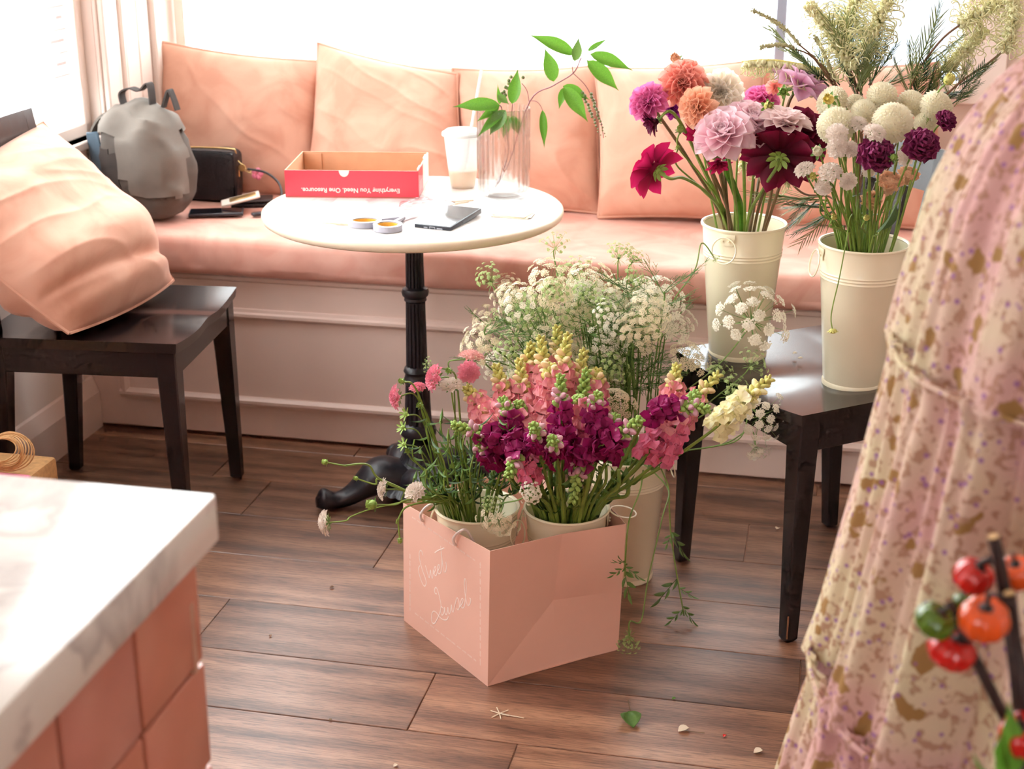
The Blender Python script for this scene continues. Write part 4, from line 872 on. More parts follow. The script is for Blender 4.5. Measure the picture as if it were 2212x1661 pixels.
MT['scab_white'] = mat('white_scabiosa_petal', srgb(250, 238, 228), 0.6, 0.05, 80, trans=0.35)
MT['scab_pink'] = mat('pink_scabiosa_petal', srgb(242, 156, 174), 0.6, 0.15, 60, trans=0.35)
MT['scab_blush'] = mat('blush_scabiosa_petal', srgb(246, 196, 190), 0.6, 0.10, 60, trans=0.35)
MT['carn'] = mat('plum_carnation_petal', srgb(150, 44, 100), 0.6, 0.35, 70, trans=0.3)
MT['rose'] = mat('apricot_rose_petal', srgb(250, 204, 168), 0.5, 0.08, 30, trans=0.3)
MT['stem'] = mat('green_stem', srgb(124, 150, 66), 0.45, 0.2, 40, oi=0.15)
MT['stem_red'] = mat('russet_stem', srgb(118, 92, 62), 0.45, 0.2, 40, oi=0.15)
MT['leaf'] = mat('green_leaf', srgb(104, 140, 66), 0.45, 0.25, 40, trans=0.3, oi=0.15)
MT['leaf_bright'] = mat('bright_leaf', srgb(96, 146, 48), 0.4, 0.22, 50, trans=0.35, oi=0.1)
MT['leaf_dark'] = mat('dark_leaf', srgb(78, 108, 66), 0.45, 0.25, 40, trans=0.2, oi=0.15)
MT['needle'] = mat('grey_green_needle', srgb(136, 148, 88), 0.5, 0.2, 40, trans=0.15, oi=0.15)
MT['bud'] = mat('green_bud', srgb(160, 190, 96), 0.5, 0.15, 90, trans=0.15)
MT['bud_y'] = mat('yellow_green_bud', srgb(204, 198, 112), 0.55, 0.15, 90)
MT['bud_pink'] = mat('pale_pink_bud', srgb(226, 176, 140), 0.55, 0.15, 90, trans=0.2)
MT['lace'] = mat('white_lace_floret', srgb(248, 242, 224), 0.7, 0.04, 60, trans=0.3)
MT['lace_c'] = mat('cream_lace_floret', srgb(246, 234, 204), 0.7, 0.08, 60, trans=0.3)
MT['lace_g'] = mat('green_lace_floret', srgb(184, 204, 136), 0.7, 0.12, 60, trans=0.3)
MT['ray'] = mat('umbel_ray', srgb(128, 160, 84), 0.5, 0.15, 60, trans=0.1)
MT['grev'] = mat('yellow_grevillea_style', srgb(253, 244, 200), 0.5, 0.10, 60, trans=0.25)
MT['grev_c'] = mat('greenish_grevillea_core', srgb(232, 222, 140), 0.6, 0.2, 90)
MT['grev_bud'] = mat('grey_grevillea_bud', srgb(176, 172, 130), 0.7, 0.2, 120)
MT['twig'] = mat('brown_twig', srgb(122, 86, 62), 0.6, 0.2, 60)
MT['berry'] = mat('green_berry', srgb(120, 128, 80), 0.4, 0.2, 90)
MT['stalk_red'] = mat('reddish_stalk', srgb(150, 96, 104), 0.45, 0.2, 60)
# ================================================================ petals, leaves and heads
def sheet(L=1.0, W=0.5, cup=0.3, curl=0.2, wide=0.62, nu=5, nv=6, point=1.0, ruf=0.0, base=0.12, sd=0, pw=0.8):
    """one petal or leaf: base at the origin, length +Y, upper face +Z"""
    def f(u, v):
        s = 2 * u - 1
        w = W * (base * (1 - v) + math.sin(PI * min(1, v ** (math.log(0.5) / math.log(wide)))) ** (0.8 if v < wide else pw)) if v < 0.999 else 0.0
        y = L * v
        if point < 1 and v > 0.8: y -= L * (1 - point) * (s * s) * (v - 0.8) / 0.2
        z = cup * w * s * s * 1.2 + curl * L * (v * v) * -1 + cup * 0.25 * L * v * (1 - v)
        if ruf: z += ruf * L * math.sin(s * 7 + v * 9 + sd) * v
        return Vector((w * s, y, z))
    return grid(nu, nv, f)
def pmx(phi, tilt, s, r0=0.0, z0=0.0, wsc=1.0, roll=0.0):
    m = Matrix.Rotation(phi, 4, 'Z') @ Matrix.Translation((0, r0, z0)) @ Matrix.Rotation(PI / 2 - tilt, 4, 'X') @ Matrix.Rotation(roll, 4, 'Y') @ Matrix.Diagonal((s * wsc, s, s, 1))
    # petals grow along +Y before the phi turn
    return m
GA = math.radians(137.508)
petal_cache = {}
def petal_me(kind, pk):
    if (kind, pk) not in petal_cache:
        sh = {'ball': dict(L=1, W=0.27, cup=0.95, curl=-0.10, wide=0.68, nu=5, nv=7, pw=0.75), 'deco': dict(L=1, W=0.30, cup=0.45, curl=0.10, wide=0.62, nu=5, nv=7), 'lily': dict(L=1, W=0.36, cup=0.6, curl=-0.08, wide=0.66, nu=7, nv=8, pw=0.65, ruf=0.02), 'thin': dict(L=1, W=0.20, cup=0.5, curl=0.05, wide=0.6, nu=4, nv=6)}[kind]
        petal_cache[(kind, pk)] = sheet(**sh).mesh('petal', PM[pk], True, 0)
    return petal_cache[(kind, pk)]
sepal_me = sheet(1, 0.22, 0.3, 0.1).mesh('sepal', MT['leaf'], True, 0)
def stem_pts(bk, head, face, frac=0.6, base_r=0.4, sag=0.0, via=None):
    """bucket foot -> rim -> head, leaving the head along -face"""
    c = Vector(BK[bk][0]); h = BK[bk][1]; rt = BK[bk][2]
    d = head - c; hd = Vector((d.x, d.y, 0)); L = hd.length; u = hd.normalized() if L > 1e-6 else Vector((1, 0, 0))
    rim = c + u * min(L * 0.5, rt * frac) + Vector((rnd(-.012, .012), rnd(-.012, .012), h))
    foot = c - u * rt * base_r * 0.6 + Vector((rnd(-.01, .01), rnd(-.01, .01), 0.03))
    back = head - Vector(face).normalized() * 0.035
    if via: mid = list(via)
    else:
        m = rim.lerp(back, 0.55); m.z += sag + 0.012; mid = [m]
    return foot, spline([foot, rim] + mid + [back, head], 6)
BK = {'dahlia': (PZ(1592, 765, 0.492), 0.295, 0.088), 'pompon': (PZ(1842, 828, 0.492), 0.30, 0.088), 'scabiosa': ((-0.070, 2.712, 0.003), 0.29, 0.084), 'snapdragon': ((0.110, 2.714, 0.003), 0.287, 0.084), 'lace': ((0.252, 2.985, 0.0), 0.30, 0.088)}
def towards(dx, dy, dz): return Vector((dx, dy, dz)).normalized()
LEAFL = sheet(1, 0.22, 0.3, 0.25, 0.42, 5, 8, ruf=0.015, pw=1.4)
leaf_me = {k: LEAFL.mesh('leaf', MT[k], True, 0) for k in ('leaf', 'leaf_dark', 'leaf_bright')}
def dahlia(label, x, y, Y, rpx, pk, face, kind='ball', n=56, spread=(0.12, 1.85), stem='stem_red', sepals=False, via=None, centre='burgundy', sub_px=None, pet=1.0):
    head = PY(x, y, Y); zc = (head - CAMV).dot(Vector((0, CP, -SP))); r = 1.12 * rpx * zc / FPX; face = Vector(face).normalized()
    vv = [PY(*q) for q in via] if via else None
    foot, pts = stem_pts('dahlia', head - face * r * 0.30, face, via=vv)
    t = thing('dahlia', label, 'flower', foot, 0, 'dahlias in the cream bucket')
    tube([p - foot for p in pts], [0.0034] * (len(pts) - 4) + [0.003, 0.0028, 0.003, 0.0045], 7).obj('stem', MT[stem], t)
    bm_ = aim(face, loc=head - foot, s=r, roll=rnd(0, 6))
    core = ball((0, 0, -0.12), 0.26, 12, 8, sz=0.8)
    bl_ = link('bloom', core.mesh('bloom', PM[pk], True, 0), t, mtx=bm_)
    me = petal_me(kind, pk)
    for i in range(n):
        f_ = (i + 0.5) / n; tl = spread[0] + (spread[1] - spread[0]) * f_ ** 0.8
        s = (0.34 + 0.66 * min(1, f_ * 1.5)) * pet * rnd(0.92, 1.06); 
        s *= 0.98 if kind == 'ball' else 1.1
        link('petal', me, bl_, mtx=pmx(i * GA + rnd(-.1, .1), tl + rnd(-.06, .06), s, 0.05 + 0.10 * f_, 0.10 - 0.28 * f_, 1.0, rnd(-.12, .12)))
    cal = MB()
    for k in range(8):
        sm_ = sheet(1, 0.24, 0.2, 0.35); cal.join(sm_, Matrix.Translation((0, 0, -0.30)) @ pmx(k * PI / 4, 1.75, 0.36, 0.05))
    cal.join(ball((0, 0, -0.30), 0.13, 8, 6))
    link('calyx', cal.mesh('calyx', MT['leaf'] if not sepals else MT['bud'], True, 0), t, mtx=bm_)
    return t
def D(*a, **k): return dahlia(*a, **k)
random.seed(11)
D('bright magenta pink ball dahlia at the outer edge of the bunch', 1401, 221, 2.93, 37, 'magenta', (-0.35, -0.75, 0.45), n=58)
D('large coral ball dahlia highest of the full blooms', 1476, 181, 2.95, 46, 'coral', (-0.15, -0.85, 0.5), n=70)
D('peach orange ball dahlia under the coral one', 1507, 232, 2.88, 38, 'peach', (-0.55, -0.8, 0.15), n=58)
D('creamy white dahlia facing forward with a pinkish heart', 1557, 199, 2.95, 43, 'cream_white', (0.0, -0.95, 0.25), 'ball', 60)
D('small dark purple dahlia tucked behind the magenta and peach ones', 1455, 238, 3.06, 18, 'purple', (-0.2, -0.8, 0.3), n=30)
D('bright magenta dahlia half hidden at the back of the bunch', 1646, 212, 3.10, 34, 'magenta', (0.1, -0.3, 0.9), n=48)
D('lavender pink dahlia with broad petals turned to the window', 1729, 180, 2.98, 50, 'lavender_pink', (0.35, -0.1, 0.75), 'lily', 30, (0.25, 2.0))
D('big pale pink dahlia low at the front of the bunch', 1563, 292, 2.82, 52, 'blush', (-0.25, -0.55, 0.75), 'lily', 48, (0.1, 1.85), stem='stem')
D('pale pink dahlia behind the low front one, fading to white', 1622, 264, 2.87, 46, 'blush', (0.2, -0.4, 0.85), 'lily', 44, (0.1, 1.85), stem='stem')
D('flat white and pink dahlia resting on the dark ones', 1696, 262, 2.84, 46, 'white_pink', (0.1, -0.12, 1.0), 'deco', 44, (0.2, 1.62))
D('very dark burgundy dahlia seen from behind with a green calyx', 1686, 330, 2.84, 62, 'burgundy', (0.25, 0.75, 0.35), 'deco', 48, (0.3, 1.9), stem='stem', sepals=True)
D('very dark burgundy dahlia nearest the cream pompons', 1735, 287, 2.93, 54, 'burgundy', (0.1, -0.6, 0.6), 'deco', 46, (0.15, 1.9))
D('crimson dahlia hanging out sideways with its green back showing', 1409, 362, 2.88, 52, 'crimson', (-0.45, 0.55, 0.2), 'deco', 20, (1.0, 1.75), stem='stem', sepals=True, via=[(1530, 420, 2.94), (1478, 385, 2.9)])
D('half open wine dark dahlia below the magenta one', 1414, 264, 2.90, 26, 'wine', (-0.6, -0.2, -0.25), 'thin', 34, (0.1, 1.1), stem='stem')
D('crimson dahlia partly hidden between the peach and pale pink ones', 1517, 284, 2.93, 30, 'crimson', (0.1, -0.7, 0.4), 'deco', 30)
D('small wine red dahlia under the low pale pink one', 1551, 350, 2.90, 25, 'crimson', (0.15, -0.6, -0.5), 'thin', 26, (0.2, 1.2))
D('small coral dahlia peeking out behind the lavender pink one', 1674, 188, 3.08, 17, 'coral', (-0.2, -0.8, 0.5), n=30)
def bud_flower(name, label, cat, bk, x, y, Y, rpx, face, m, group, stem='stem', via=None, leafy=True, frac=0.6):
    head = PY(x, y, Y); r = rpx * Y * 1.02 / FPX; face = Vector(face).normalized(); vv = [PY(*q) for q in via] if via else None
    foot, pts = stem_pts(bk, head - face * r * 0.8, face, frac, via=vv)
    t = thing(name, label, cat, foot, 0, group)
    tube([p - foot for p in pts], [0.0016 + 0.001 * (1 - i / len(pts)) for i in range(len(pts))], 6).obj('stem', MT[stem], t)
    hb_ = MB(); 
    for k in range(9): hb_.join(sheet(1, 0.36, 0.9, -0.12, 0.55), pmx(k * GA, 0.25 + 0.03 * k, 1.7, 0.10, -0.9))
    hb_.join(ball((0, 0, -0.2), 0.75, 10, 7))
    link('bud', hb_.mesh('bud', m, True, 0), t, mtx=aim(face, loc=head - foot, s=r))
    if leafy:
        cl = MB()
        for k in range(6): cl.join(sheet(1, 0.22, 0.3, 0.2), Matrix.Translation((0, 0, -0.8)) @ pmx(k * PI / 3, 1.25, 1.1, 0.15))
        link('sepals', cl.mesh('sepals', MT['leaf'], True, 0), t, mtx=aim(face, loc=head - foot, s=r))
    return t
GD = 'dahlias in the cream bucket'
bud_flower('dahlia_bud', 'pinkish opening dahlia bud standing above the coral ball dahlia', 'flower bud', 'dahlia', 1459, 126, 3.02, 14, (-0.5, -0.3, 0.6), MT['bud_pink'], GD)
bud_flower('dahlia_bud', 'green dahlia bud under the peach dahlia', 'flower bud', 'dahlia', 1469, 278, 2.92, 10, (0, -0.3, 0.9), MT['bud'], GD)
bud_flower('dahlia_bud', 'tiny green dahlia bud halfway up a thin stem', 'flower bud', 'dahlia', 1464, 318, 2.91, 6, (0, -0.3, 0.9), MT['bud'], GD)
bud_flower('dahlia_bud', 'brownish green dahlia bud before the half hidden magenta bloom', 'flower bud', 'dahlia', 1661, 229, 2.86, 14, (0.1, -0.7, 0.2), MT['bud_y'], GD)
bud_flower('dahlia_bud', 'green dahlia bud against the lavender pink bloom', 'flower bud', 'dahlia', 1692, 198, 2.88, 13, (-0.2, -0.7, 0.1), MT['bud'], GD)
bud_flower('dahlia_bud', 'small brown bud beside the creamy white dahlia', 'flower bud', 'dahlia', 1604, 227, 3.0, 10, (0.1, -0.3, 0.9), MT['bud_y'], GD)
# leaf blade and bare stems in the dahlia bucket
for x0, x1, y1, lb in ((1578, 1572, 330, 'thick flat green stem in the middle of the dahlia bucket'),):
    p1 = PY(x1, y1, 2.95); foot, pts = stem_pts('dahlia', p1, (0, 0, 1), 0.2); o = thing('cut_stalk', lb, 'stem', foot, 0)
    tube([p - foot for p in pts], [0.0075] * (len(pts) - 1) + [0.003], 7).obj('stalk', MT['leaf_bright'], o)
# ================================================================ cream pompon bucket
def pompon_mesh():
    m = MB(); n = 190; pt = sheet(1, 0.34, 0.9, -0.25, 0.7, 3, 4)
    for i in range(n):
        f_ = (i + 0.5) / n; th = math.acos(1 - 1.75 * f_)
        m.join(pt, Matrix.Rotation(i * GA, 4, 'Z') @ Matrix.Translation((0, 0.62 * math.sin(th), 0.55 * math.cos(th))) @ Matrix.Rotation(PI / 2 - th * 0.92, 4, 'X') @ Matrix.Scale(0.24 + 0.14 * min(1, f_ * 3), 4))
    m.join(ball((0, 0, -0.05), 0.66, 16, 10, sz=0.88)); return m
POM = pompon_mesh().mesh('bloom', MT['pompon'], True, 0)
def simple_flower(name, label, cat, bk, x, y, Y, rpx, face, me, group, stem='stem', part='bloom', via=None, sr=0.0018, frac=0.75, extra=None, back=0.35, sag=0.0):
    head = PY(x, y, Y); zc = (head - CAMV).dot(Vector((0, CP, -SP))); r = rpx * zc / FPX; face = Vector(face).normalized(); vv = [PY(*q) for q in via] if via else None
    foot, pts = stem_pts(bk, head - face * r * back, face, frac, via=vv, sag=sag)
    t = thing(name, label, cat, foot, 0, group)
    tube([p - foot for p in pts], sr, 6).obj('stem', MT[stem], t)
    link(part, me, t, mtx=aim(face, loc=head - foot, s=r, roll=rnd(0, 6)))
    if extra: extra(t, head - foot, face, r)
    return t
random.seed(21)
GP = 'cream pompon flowers'
for x, y, Y, r, fc_, lb in ((1905, 208, 2.86, 35, (0, -.5, .8), 'topmost cream pompon chrysanthemum of the bucket'), (1928, 266, 2.74, 47, (0, -.8, .6), 'largest cream pompon chrysanthemum at the front centre'), (1806, 272, 2.76, 44, (-.3, -.7, .6), 'big cream pompon chrysanthemum beside the dark dahlia'),
        (1866, 242, 2.84, 30, (0, -.6, .7), 'cream pompon chrysanthemum wedged between two larger ones'), (1968, 224, 2.86, 33, (.2, -.5, .8), 'yellow-hearted cream pompon chrysanthemum right of the topmost one'), (2022, 230, 2.80, 38, (.4, -.5, .7), 'cream pompon chrysanthemum nearest the skirt'),
        (1798, 222, 2.88, 38, (-.6, -.2, .4), 'cream pompon chrysanthemum turned sideways by the lavender dahlia'), (1848, 223, 2.92, 22, (0, -.5, .8), 'small cream pompon chrysanthemum at the back'), (1998, 268, 2.82, 27, (.3, -.7, .4), 'cream pompon chrysanthemum shaded behind the plum carnation')):
    simple_flower('pompon_chrysanthemum', lb, 'flower', 'pompon', x, y, Y, r, fc_, POM, GP)
def scabiosa_mesh(m_):
    m = MB(); n = 70; pt = sheet(1, 0.40, 0.4, 0.15, 0.7, 5, 4, ruf=0.12)
    for i in range(n):
        f_ = (i + 0.5) / n; th = 0.25 + 1.35 * f_ ** 0.75
        m.join(pt, Matrix.Rotation(i * GA, 4, 'Z') @ Matrix.Translation((0, 0.50 * math.sin(th) * f_ ** .3, 0.35 * math.cos(th))) @ Matrix.Rotation(PI / 2 - th * 0.95, 4, 'X') @ Matrix.Rotation(random.uniform(-.4, .4), 4, 'Y') @ Matrix.Scale(0.28 + 0.34 * f_, 4))
    for i in range(26):
        th = 0.9 * math.sqrt((i + .5) / 26); d = Vector((math.sin(th) * math.cos(i * GA), math.sin(th) * math.sin(i * GA), math.cos(th))); m.join(tube([d * 0.3, d * 0.62], 0.012, 3)); m.join(ball(d * 0.64, 0.028, 4, 3))
    m.join(ball((0, 0, -0.02), 0.30, 12, 8, sz=0.6)); return m.mesh('bloom', m_, True, 0)
SCW, SCP, SCB = scabiosa_mesh(MT['scab_white']), scabiosa_mesh(MT['scab_pink']), scabiosa_mesh(MT['scab_blush'])
scal = MB()
for k in range(9): scal.join(sheet(1, 0.14, 0.2, 0.05), Matrix.Translation((0, 0, -0.28)) @ pmx(k * 2 * PI / 9, 1.45, 0.75, 0.05))
SCAL = scal.mesh('bracts', MT['leaf'], True, 0)
def bracts(t, p, face, r): link('bracts', SCAL, t, mtx=aim(face, loc=p, s=r))
GS = 'white scabiosas among the pompons'
for x, y, Y, r, fc_, lb in ((1808, 290, 2.70, 25, (-.2, -.8, .5), 'cream scabiosa in front of the pompon by the dark dahlia'), (1853, 268, 2.74, 21, (0, -.6, .7), 'cream scabiosa between the two biggest pompons'), (1889, 288, 2.66, 26, (.1, -.6, .8), 'white scabiosa above the plum carnation'),
        (1808, 320, 2.70, 23, (-.2, -.8, .2), 'cream scabiosa below the cream one facing forward'), (1836, 322, 2.70, 19, (.1, -.8, .3), 'small cream scabiosa left of the plum carnation'), (1738, 367, 2.76, 23, (-.4, -.4, .7), 'cream scabiosa farthest out over the dahlia bucket'),
        (1793, 373, 2.72, 26, (-.2, -.6, .7), 'cream scabiosa low on the dahlia side with drooping petals'), (1778, 404, 2.74, 20, (-.3, -.6, -.2), 'lowest cream scabiosa hanging on the dahlia side'), (1832, 391, 2.74, 20, (0, -.8, 0), 'cream scabiosa low among the stems'),
        (1955, 340, 2.74, 20, (.1, -.8, .3), 'cream scabiosa between the two plum carnations'), (1877, 368, 2.76, 16, (0, -.8, -.1), 'small cream scabiosa right under the plum carnation')):
    simple_flower('scabiosa', lb, 'flower', 'pompon', x, y, Y, r, fc_, SCW, GS, extra=bracts, back=0.2)
def carnation_mesh():
    m = MB(); n = 48
    for i in range(n):
        f_ = (i + .5) / n; th = 0.05 + 1.5 * f_; pt = sheet(1, 0.34, 0.25, 0.05, 0.82, 9, 6, ruf=0.10, sd=i)
        m.join(pt, Matrix.Rotation(i * GA, 4, 'Z') @ Matrix.Translation((0, 0.06, -0.25)) @ Matrix.Rotation(PI / 2 - th, 4, 'X') @ Matrix.Rotation(random.uniform(-.5, .5), 4, 'Y') @ Matrix.Scale(0.95 + 0.12 * random.random(), 4))
    return m.mesh('bloom', MT['carn'], True, 0)
CARN = carnation_mesh()
for x, y, Y, r, fc_, lb in ((1892, 333, 2.66, 41, (0, -.8, .45), 'plum purple carnation at the front of the pompon bucket'), (1991, 312, 2.68, 40, (.1, -.8, .5), 'plum purple carnation touching the floral skirt'), (2044, 260, 2.72, 25, (.3, -.6, .6), 'small plum carnation highest beside the skirt')):
    simple_flower('carnation', lb, 'flower', 'pompon', x, y, Y, r, fc_, CARN, 'plum carnations')
def rose_mesh():
    m = MB()
    for i in range(22):
        f_ = i / 21; m.join(sheet(1, 0.55, 0.9, 0.10 - 0.25 * (1 - f_), 0.75, 7, 6), Matrix.Rotation(i * GA, 4, 'Z') @ Matrix.Translation((0, 0.06 + 0.30 * f_, -0.75 - 0.1 * f_)) @ Matrix.Rotation(PI / 2 - (0.05 + 0.42 * f_), 4, 'X') @ Matrix.Scale(1.35 + 0.12 * f_, 4))
    return m.mesh('bloom', MT['rose'], True, 0)
ROSE = rose_mesh()
for x, y, Y, r, fc_, lb in ((1922, 398, 2.78, 31, (0, -.45, .85), 'apricot rose low in the pompon bucket'), (1881, 436, 2.82, 24, (-.1, -.5, .8), 'apricot rose bud deep among the green stems'), (1962, 380, 2.84, 24, (.1, -.4, .9), 'apricot rose half hidden by the skirt')):
    simple_flower('rose', lb, 'flower', 'pompon', x, y, Y, r, fc_, ROSE, 'apricot roses', sr=0.0026)
GB = 'buds in the pompon bucket'
for x, y, Y, r, fc_, m_, lb in ((1766, 326, 2.76, 15, (-.3, -.7, .4), MT['pompon'], 'round cream bud beside the burgundy dahlia'), (1931, 340, 2.64, 10, (.3, -.6, .4), MT['bud'], 'green bud in front of the plum carnation'), (2051, 170, 2.80, 15, (.5, 0, .8), MT['bud_y'], 'yellow bud standing tall on a bare stem'), (1756, 380, 2.72, 10, (-.3, -.5, .4), MT['bud_y'], 'yellow-green bud by the outermost scabiosa'),
        (1790, 214, 2.74, 15, (-.4, -.5, .2), MT['pompon_in'], 'yellow side bud on the sideways pompon'), (1802, 468, 2.72, 9, (0, -.6, .5), MT['bud_y'], 'yellow-green bud low over the bucket rim'), (1872, 470, 2.70, 9, (0, -.6, .5), MT['bud_y'], 'yellow-green star bud over the middle of the rim')):
    bud_flower('flower_bud', lb, 'flower bud', 'pompon', x, y, Y, r, fc_, m_, GB, frac=0.75)
# bare stems crowding the bucket mouth
for k in range(26):
    x = 1768 + 6.3 * k; p1 = PY(x + rnd(-6, 6), rnd(375, 440), rnd(2.76, 2.92)); foot, pts = stem_pts('pompon', p1, (rnd(-.1, .1), rnd(-.1, .1), 1), 0.9, sag=-0.004)
    o = thing('green_stalk', 'thin green stem in the mouth of the pompon bucket, ' + ('dahlia side' if k < 9 else 'middle' if k < 18 else 'skirt side'), 'stem', foot, 0, 'green stems in the pompon bucket')
    tube([p - foot for p in pts], rnd(0.0013, 0.0022), 5).obj('stalk', MT['stem'], o)
    if k % 3 == 0: link('leaf', leaf_me['leaf_dark'], o, mtx=aim(Vector((rnd(-1, 1), -1, rnd(-.2, .6))), loc=pts[-6] - foot, s=1) @ Matrix.Rotation(PI / 2, 4, 'X') @ Matrix.Scale(rnd(0.02, 0.035), 4))
p1 = PY(1905, 470, 2.72); foot, pts = stem_pts('pompon', p1, (0, -0.3, 1), 0.8); o = thing('rose_leaf', 'single broad dark green leaf low in the pompon bucket', 'leaf', foot, 0); tube([p - foot for p in pts], 0.0018, 5).obj('stalk', MT['stem'], o)
link('leaf', sheet(1, 0.36, 0.3, 0.15, 0.45, 7, 9).mesh('leaf', MT['leaf_dark'], True, 0), o, mtx=aim(Vector((0.4, -0.3, 0.6)), loc=PY(1893, 500, 2.72) - foot, s=1) @ Matrix.Rotation(PI / 2, 4, 'X') @ Matrix.Scale(0.065, 4))
# the stem that hangs down outside
c_ = Vector(BK['pompon'][0]); foot = c_ + Vector((0, 0.0, 0.04)); path = [foot, PY(1846, 500, 2.83), PY(1836, 470, 2.76), PY(1828, 520, 2.722), PY(1813, 600, 2.724), PY(1799, 660, 2.735), PY(1795, 690, 2.738), PY(1799, 715, 2.735)]
o = thing('drooping_sprig', 'thin stem with a seed head drooping down outside the pompon bucket', 'stem', foot, 0); pts = spline(path, 7); tube([p - foot for p in pts], 0.0012, 5).obj('stalk', MT['stem'], o)
sh_ = MB(); sh_.join(ball((0, 0, 0), 0.9, 10, 6, sz=0.6))
for k in range(10): sh_.join(sheet(1, 0.12, 0.2, -0.1), Matrix.Translation((0, 0, -0.3)) @ pmx(k * PI / 5, 1.3, 1.4, 0.1))
link('seed_head', sh_.mesh('seed_head', MT['bud_y'], True, 0), o, mtx=aim((0.05, -0.1, -1), loc=path[-1] - foot, s=0.0095))
# ================================================================ grevillea sprays
random.seed(31)
def style_curl(L, hook):
    if hook < 0: return tube(spline([Vector((0, 0, 0)), Vector((0, L * 0.5, L * 0.16)), Vector((0.05 * L, L * 0.95, L * 0.30)), Vector((0.1 * L, L * 1.15, L * 0.16)), Vector((0.1 * L, L * 1.12, L * 0.0))], 3), L * 0.030, 3, False)
    pts = [Vector((0, 0, 0)), Vector((0, L * 0.45, L * 0.10)), Vector((0, L * 0.85, L * 0.05)), Vector((0, L * 1.0, -L * 0.16)), Vector((0, L * 0.86, -L * 0.34)), Vector((0, L * 0.62, -L * 0.34)), Vector((0, L * 0.5, -L * 0.2 * hook))]
    return tube(spline(pts, 3), L * 0.030, 3, False)
CURL = [style_curl(1, 1), style_curl(1, 0.2), style_curl(1, -1), style_curl(1, -1)]
def grev_spike(parent, pts, rad, n=80, down=False, m_=None):
    """pts in the parent's space"""
    pts = spline(pts, 8); core = tube(pts, [0.004 * (1 - 0.6 * i / len(pts)) for i in range(len(pts))], 6)
    sp = core.obj('flower_spike', MT['grev_c'], parent); mb = MB(); dots = MB()
    for i in range(n):
        f_ = i / n; p = pts[int(f_ * (len(pts) - 1))]; q = pts[min(int(f_ * (len(pts) - 1)) + 1, len(pts) - 1)]; tg = (q - p).normalized() if (q - p).length > 0 else Vector((1, 0, 0))
        a = i * GA if not down else rnd(-1.0, 1.0) - PI / 2
        x = tg.orthogonal().normalized(); y = tg.cross(x)
        if down:
            z_ = Vector((0, 0, 1)); x = tg.cross(z_).normalized(); y = x.cross(tg).normalized()
        d = x * math.cos(a) + y * math.sin(a); s = 1.5 * rad * (1.0 - 0.45 * f_) * rnd(0.6, 1.2)
        w = d.cross(tg).normalized(); M_ = Matrix((w, d, (tg if not down else -tg))).transposed().to_4x4(); M_.translation = p
        mb.join(random.choice(CURL), M_ @ Matrix.Rotation(rnd(-1.0, 1.0), 4, 'Y') @ Matrix.Rotation(rnd(-.35, .35), 4, 'Z') @ Matrix.Scale(s, 4))
        for k in range(2):
            dots.join(ball(p + d * rnd(0.003, 0.012) + tg * rnd(-.004, .004), rnd(0.003, 0.0055), 5, 4))
    tag(mb.obj('curled_styles', MT['grev'], sp, True, 0), kind='stuff'); dots.obj('florets', MT['grev'], sp, True, 0); return sp
def frond(n=12, L=1.0, nl=0.50, w=0.012, m_=None):
    mb = tube([(0, 0, 0), (0, L * 0.5, 0.02), (0, L, 0)], [0.014, 0.010, 0.004], 4)
    for i in range(n):
        f_ = 0.12 + 0.88 * i / n
        for s in (-1, 1):
            d = Vector((s * 0.40, 0.90, rnd(-.15, .15))).normalized() * nl * (1 - 0.45 * f_) * rnd(.85, 1.1); p = Vector((0, L * f_, 0.02))
            q = d.cross(Vector((0, 0, 1))).normalized() * w * 0.6; u_ = Vector((0, 0, w * 0.5))
            mb.add([p - q, p + q, p + d * 0.6 + q * 1.2, p + d, p + d * 0.6 - q * 1.2, p + u_, p + d * .6 + u_], [(0, 1, 2, 6, 5), (2, 3, 6), (3, 4, 6), (4, 0, 5, 6), (4, 3, 2, 1, 0)])
    return mb
FROND = [frond().mesh('leaf', MT['needle'], False), frond(9, 1, 0.5).mesh('leaf', MT['needle'], False), frond(13, 1, 0.36).mesh('leaf', MT['leaf_dark'], False)]
def grev(label, via, spike, rad, n, Y, down=False, fr=(), stem_to=None):
    """via/spike: pixel lists; fronds: (x, y, tipx, tipy)"""
    c = Vector(BK['pompon'][0]); foot = c + Vector((rnd(-.02, .02), rnd(0, .03), 0.03))
    t = thing('grevillea_spray', label, 'flower', foot, 0, 'yellow grevillea sprays')
    n = int(n * 1.25); rad *= 1.0; sp = [PY(x, y, Y) for x, y in spike]; vi = [PY(x, y, Y) for x, y in via]
    tube([p - foot for p in spline([foot, c + Vector((rnd(-.03, .03), 0.045, 0.30))] + vi + [sp[0]], 6)], 0.0022, 6).obj('twig', MT['twig'], t)
    grev_spike(t, [p - foot for p in sp], rad, n, down)
    for x, y, tx, ty in [q_ for q_ in fr for _ in (0, 1)]:
        x, y, tx, ty = x + rnd(-14, 14), y + rnd(-10, 10), tx + rnd(-24, 24), ty + rnd(-14, 14)
        p, q = PY(x, y, Y + rnd(-.03, .05)), PY(tx, ty, Y + rnd(-.06, .06)); L = (q - p).length
        link('leaf', random.choice(FROND), t, mtx=aim((q - p), loc=p - foot, s=1, roll=rnd(-.6, .6)) @ Matrix.Rotation(PI / 2, 4, 'X') @ Matrix.Scale(L, 4))
    return t
YG = 2.97
grev('thick yellow grevillea brush slanting down over the pompons', [(1862, 300), (1850, 190)], [(1836, 150), (1808, 95), (1775, 45), (1742, 8)], 0.030, 130, YG, fr=((1850, 190, 1860, 100), (1845, 180, 1900, 110), (1835, 170, 1800, 60), (1855, 200, 1880, 120), (1850, 210, 1820, 130), (1840, 150, 1790, 25)))
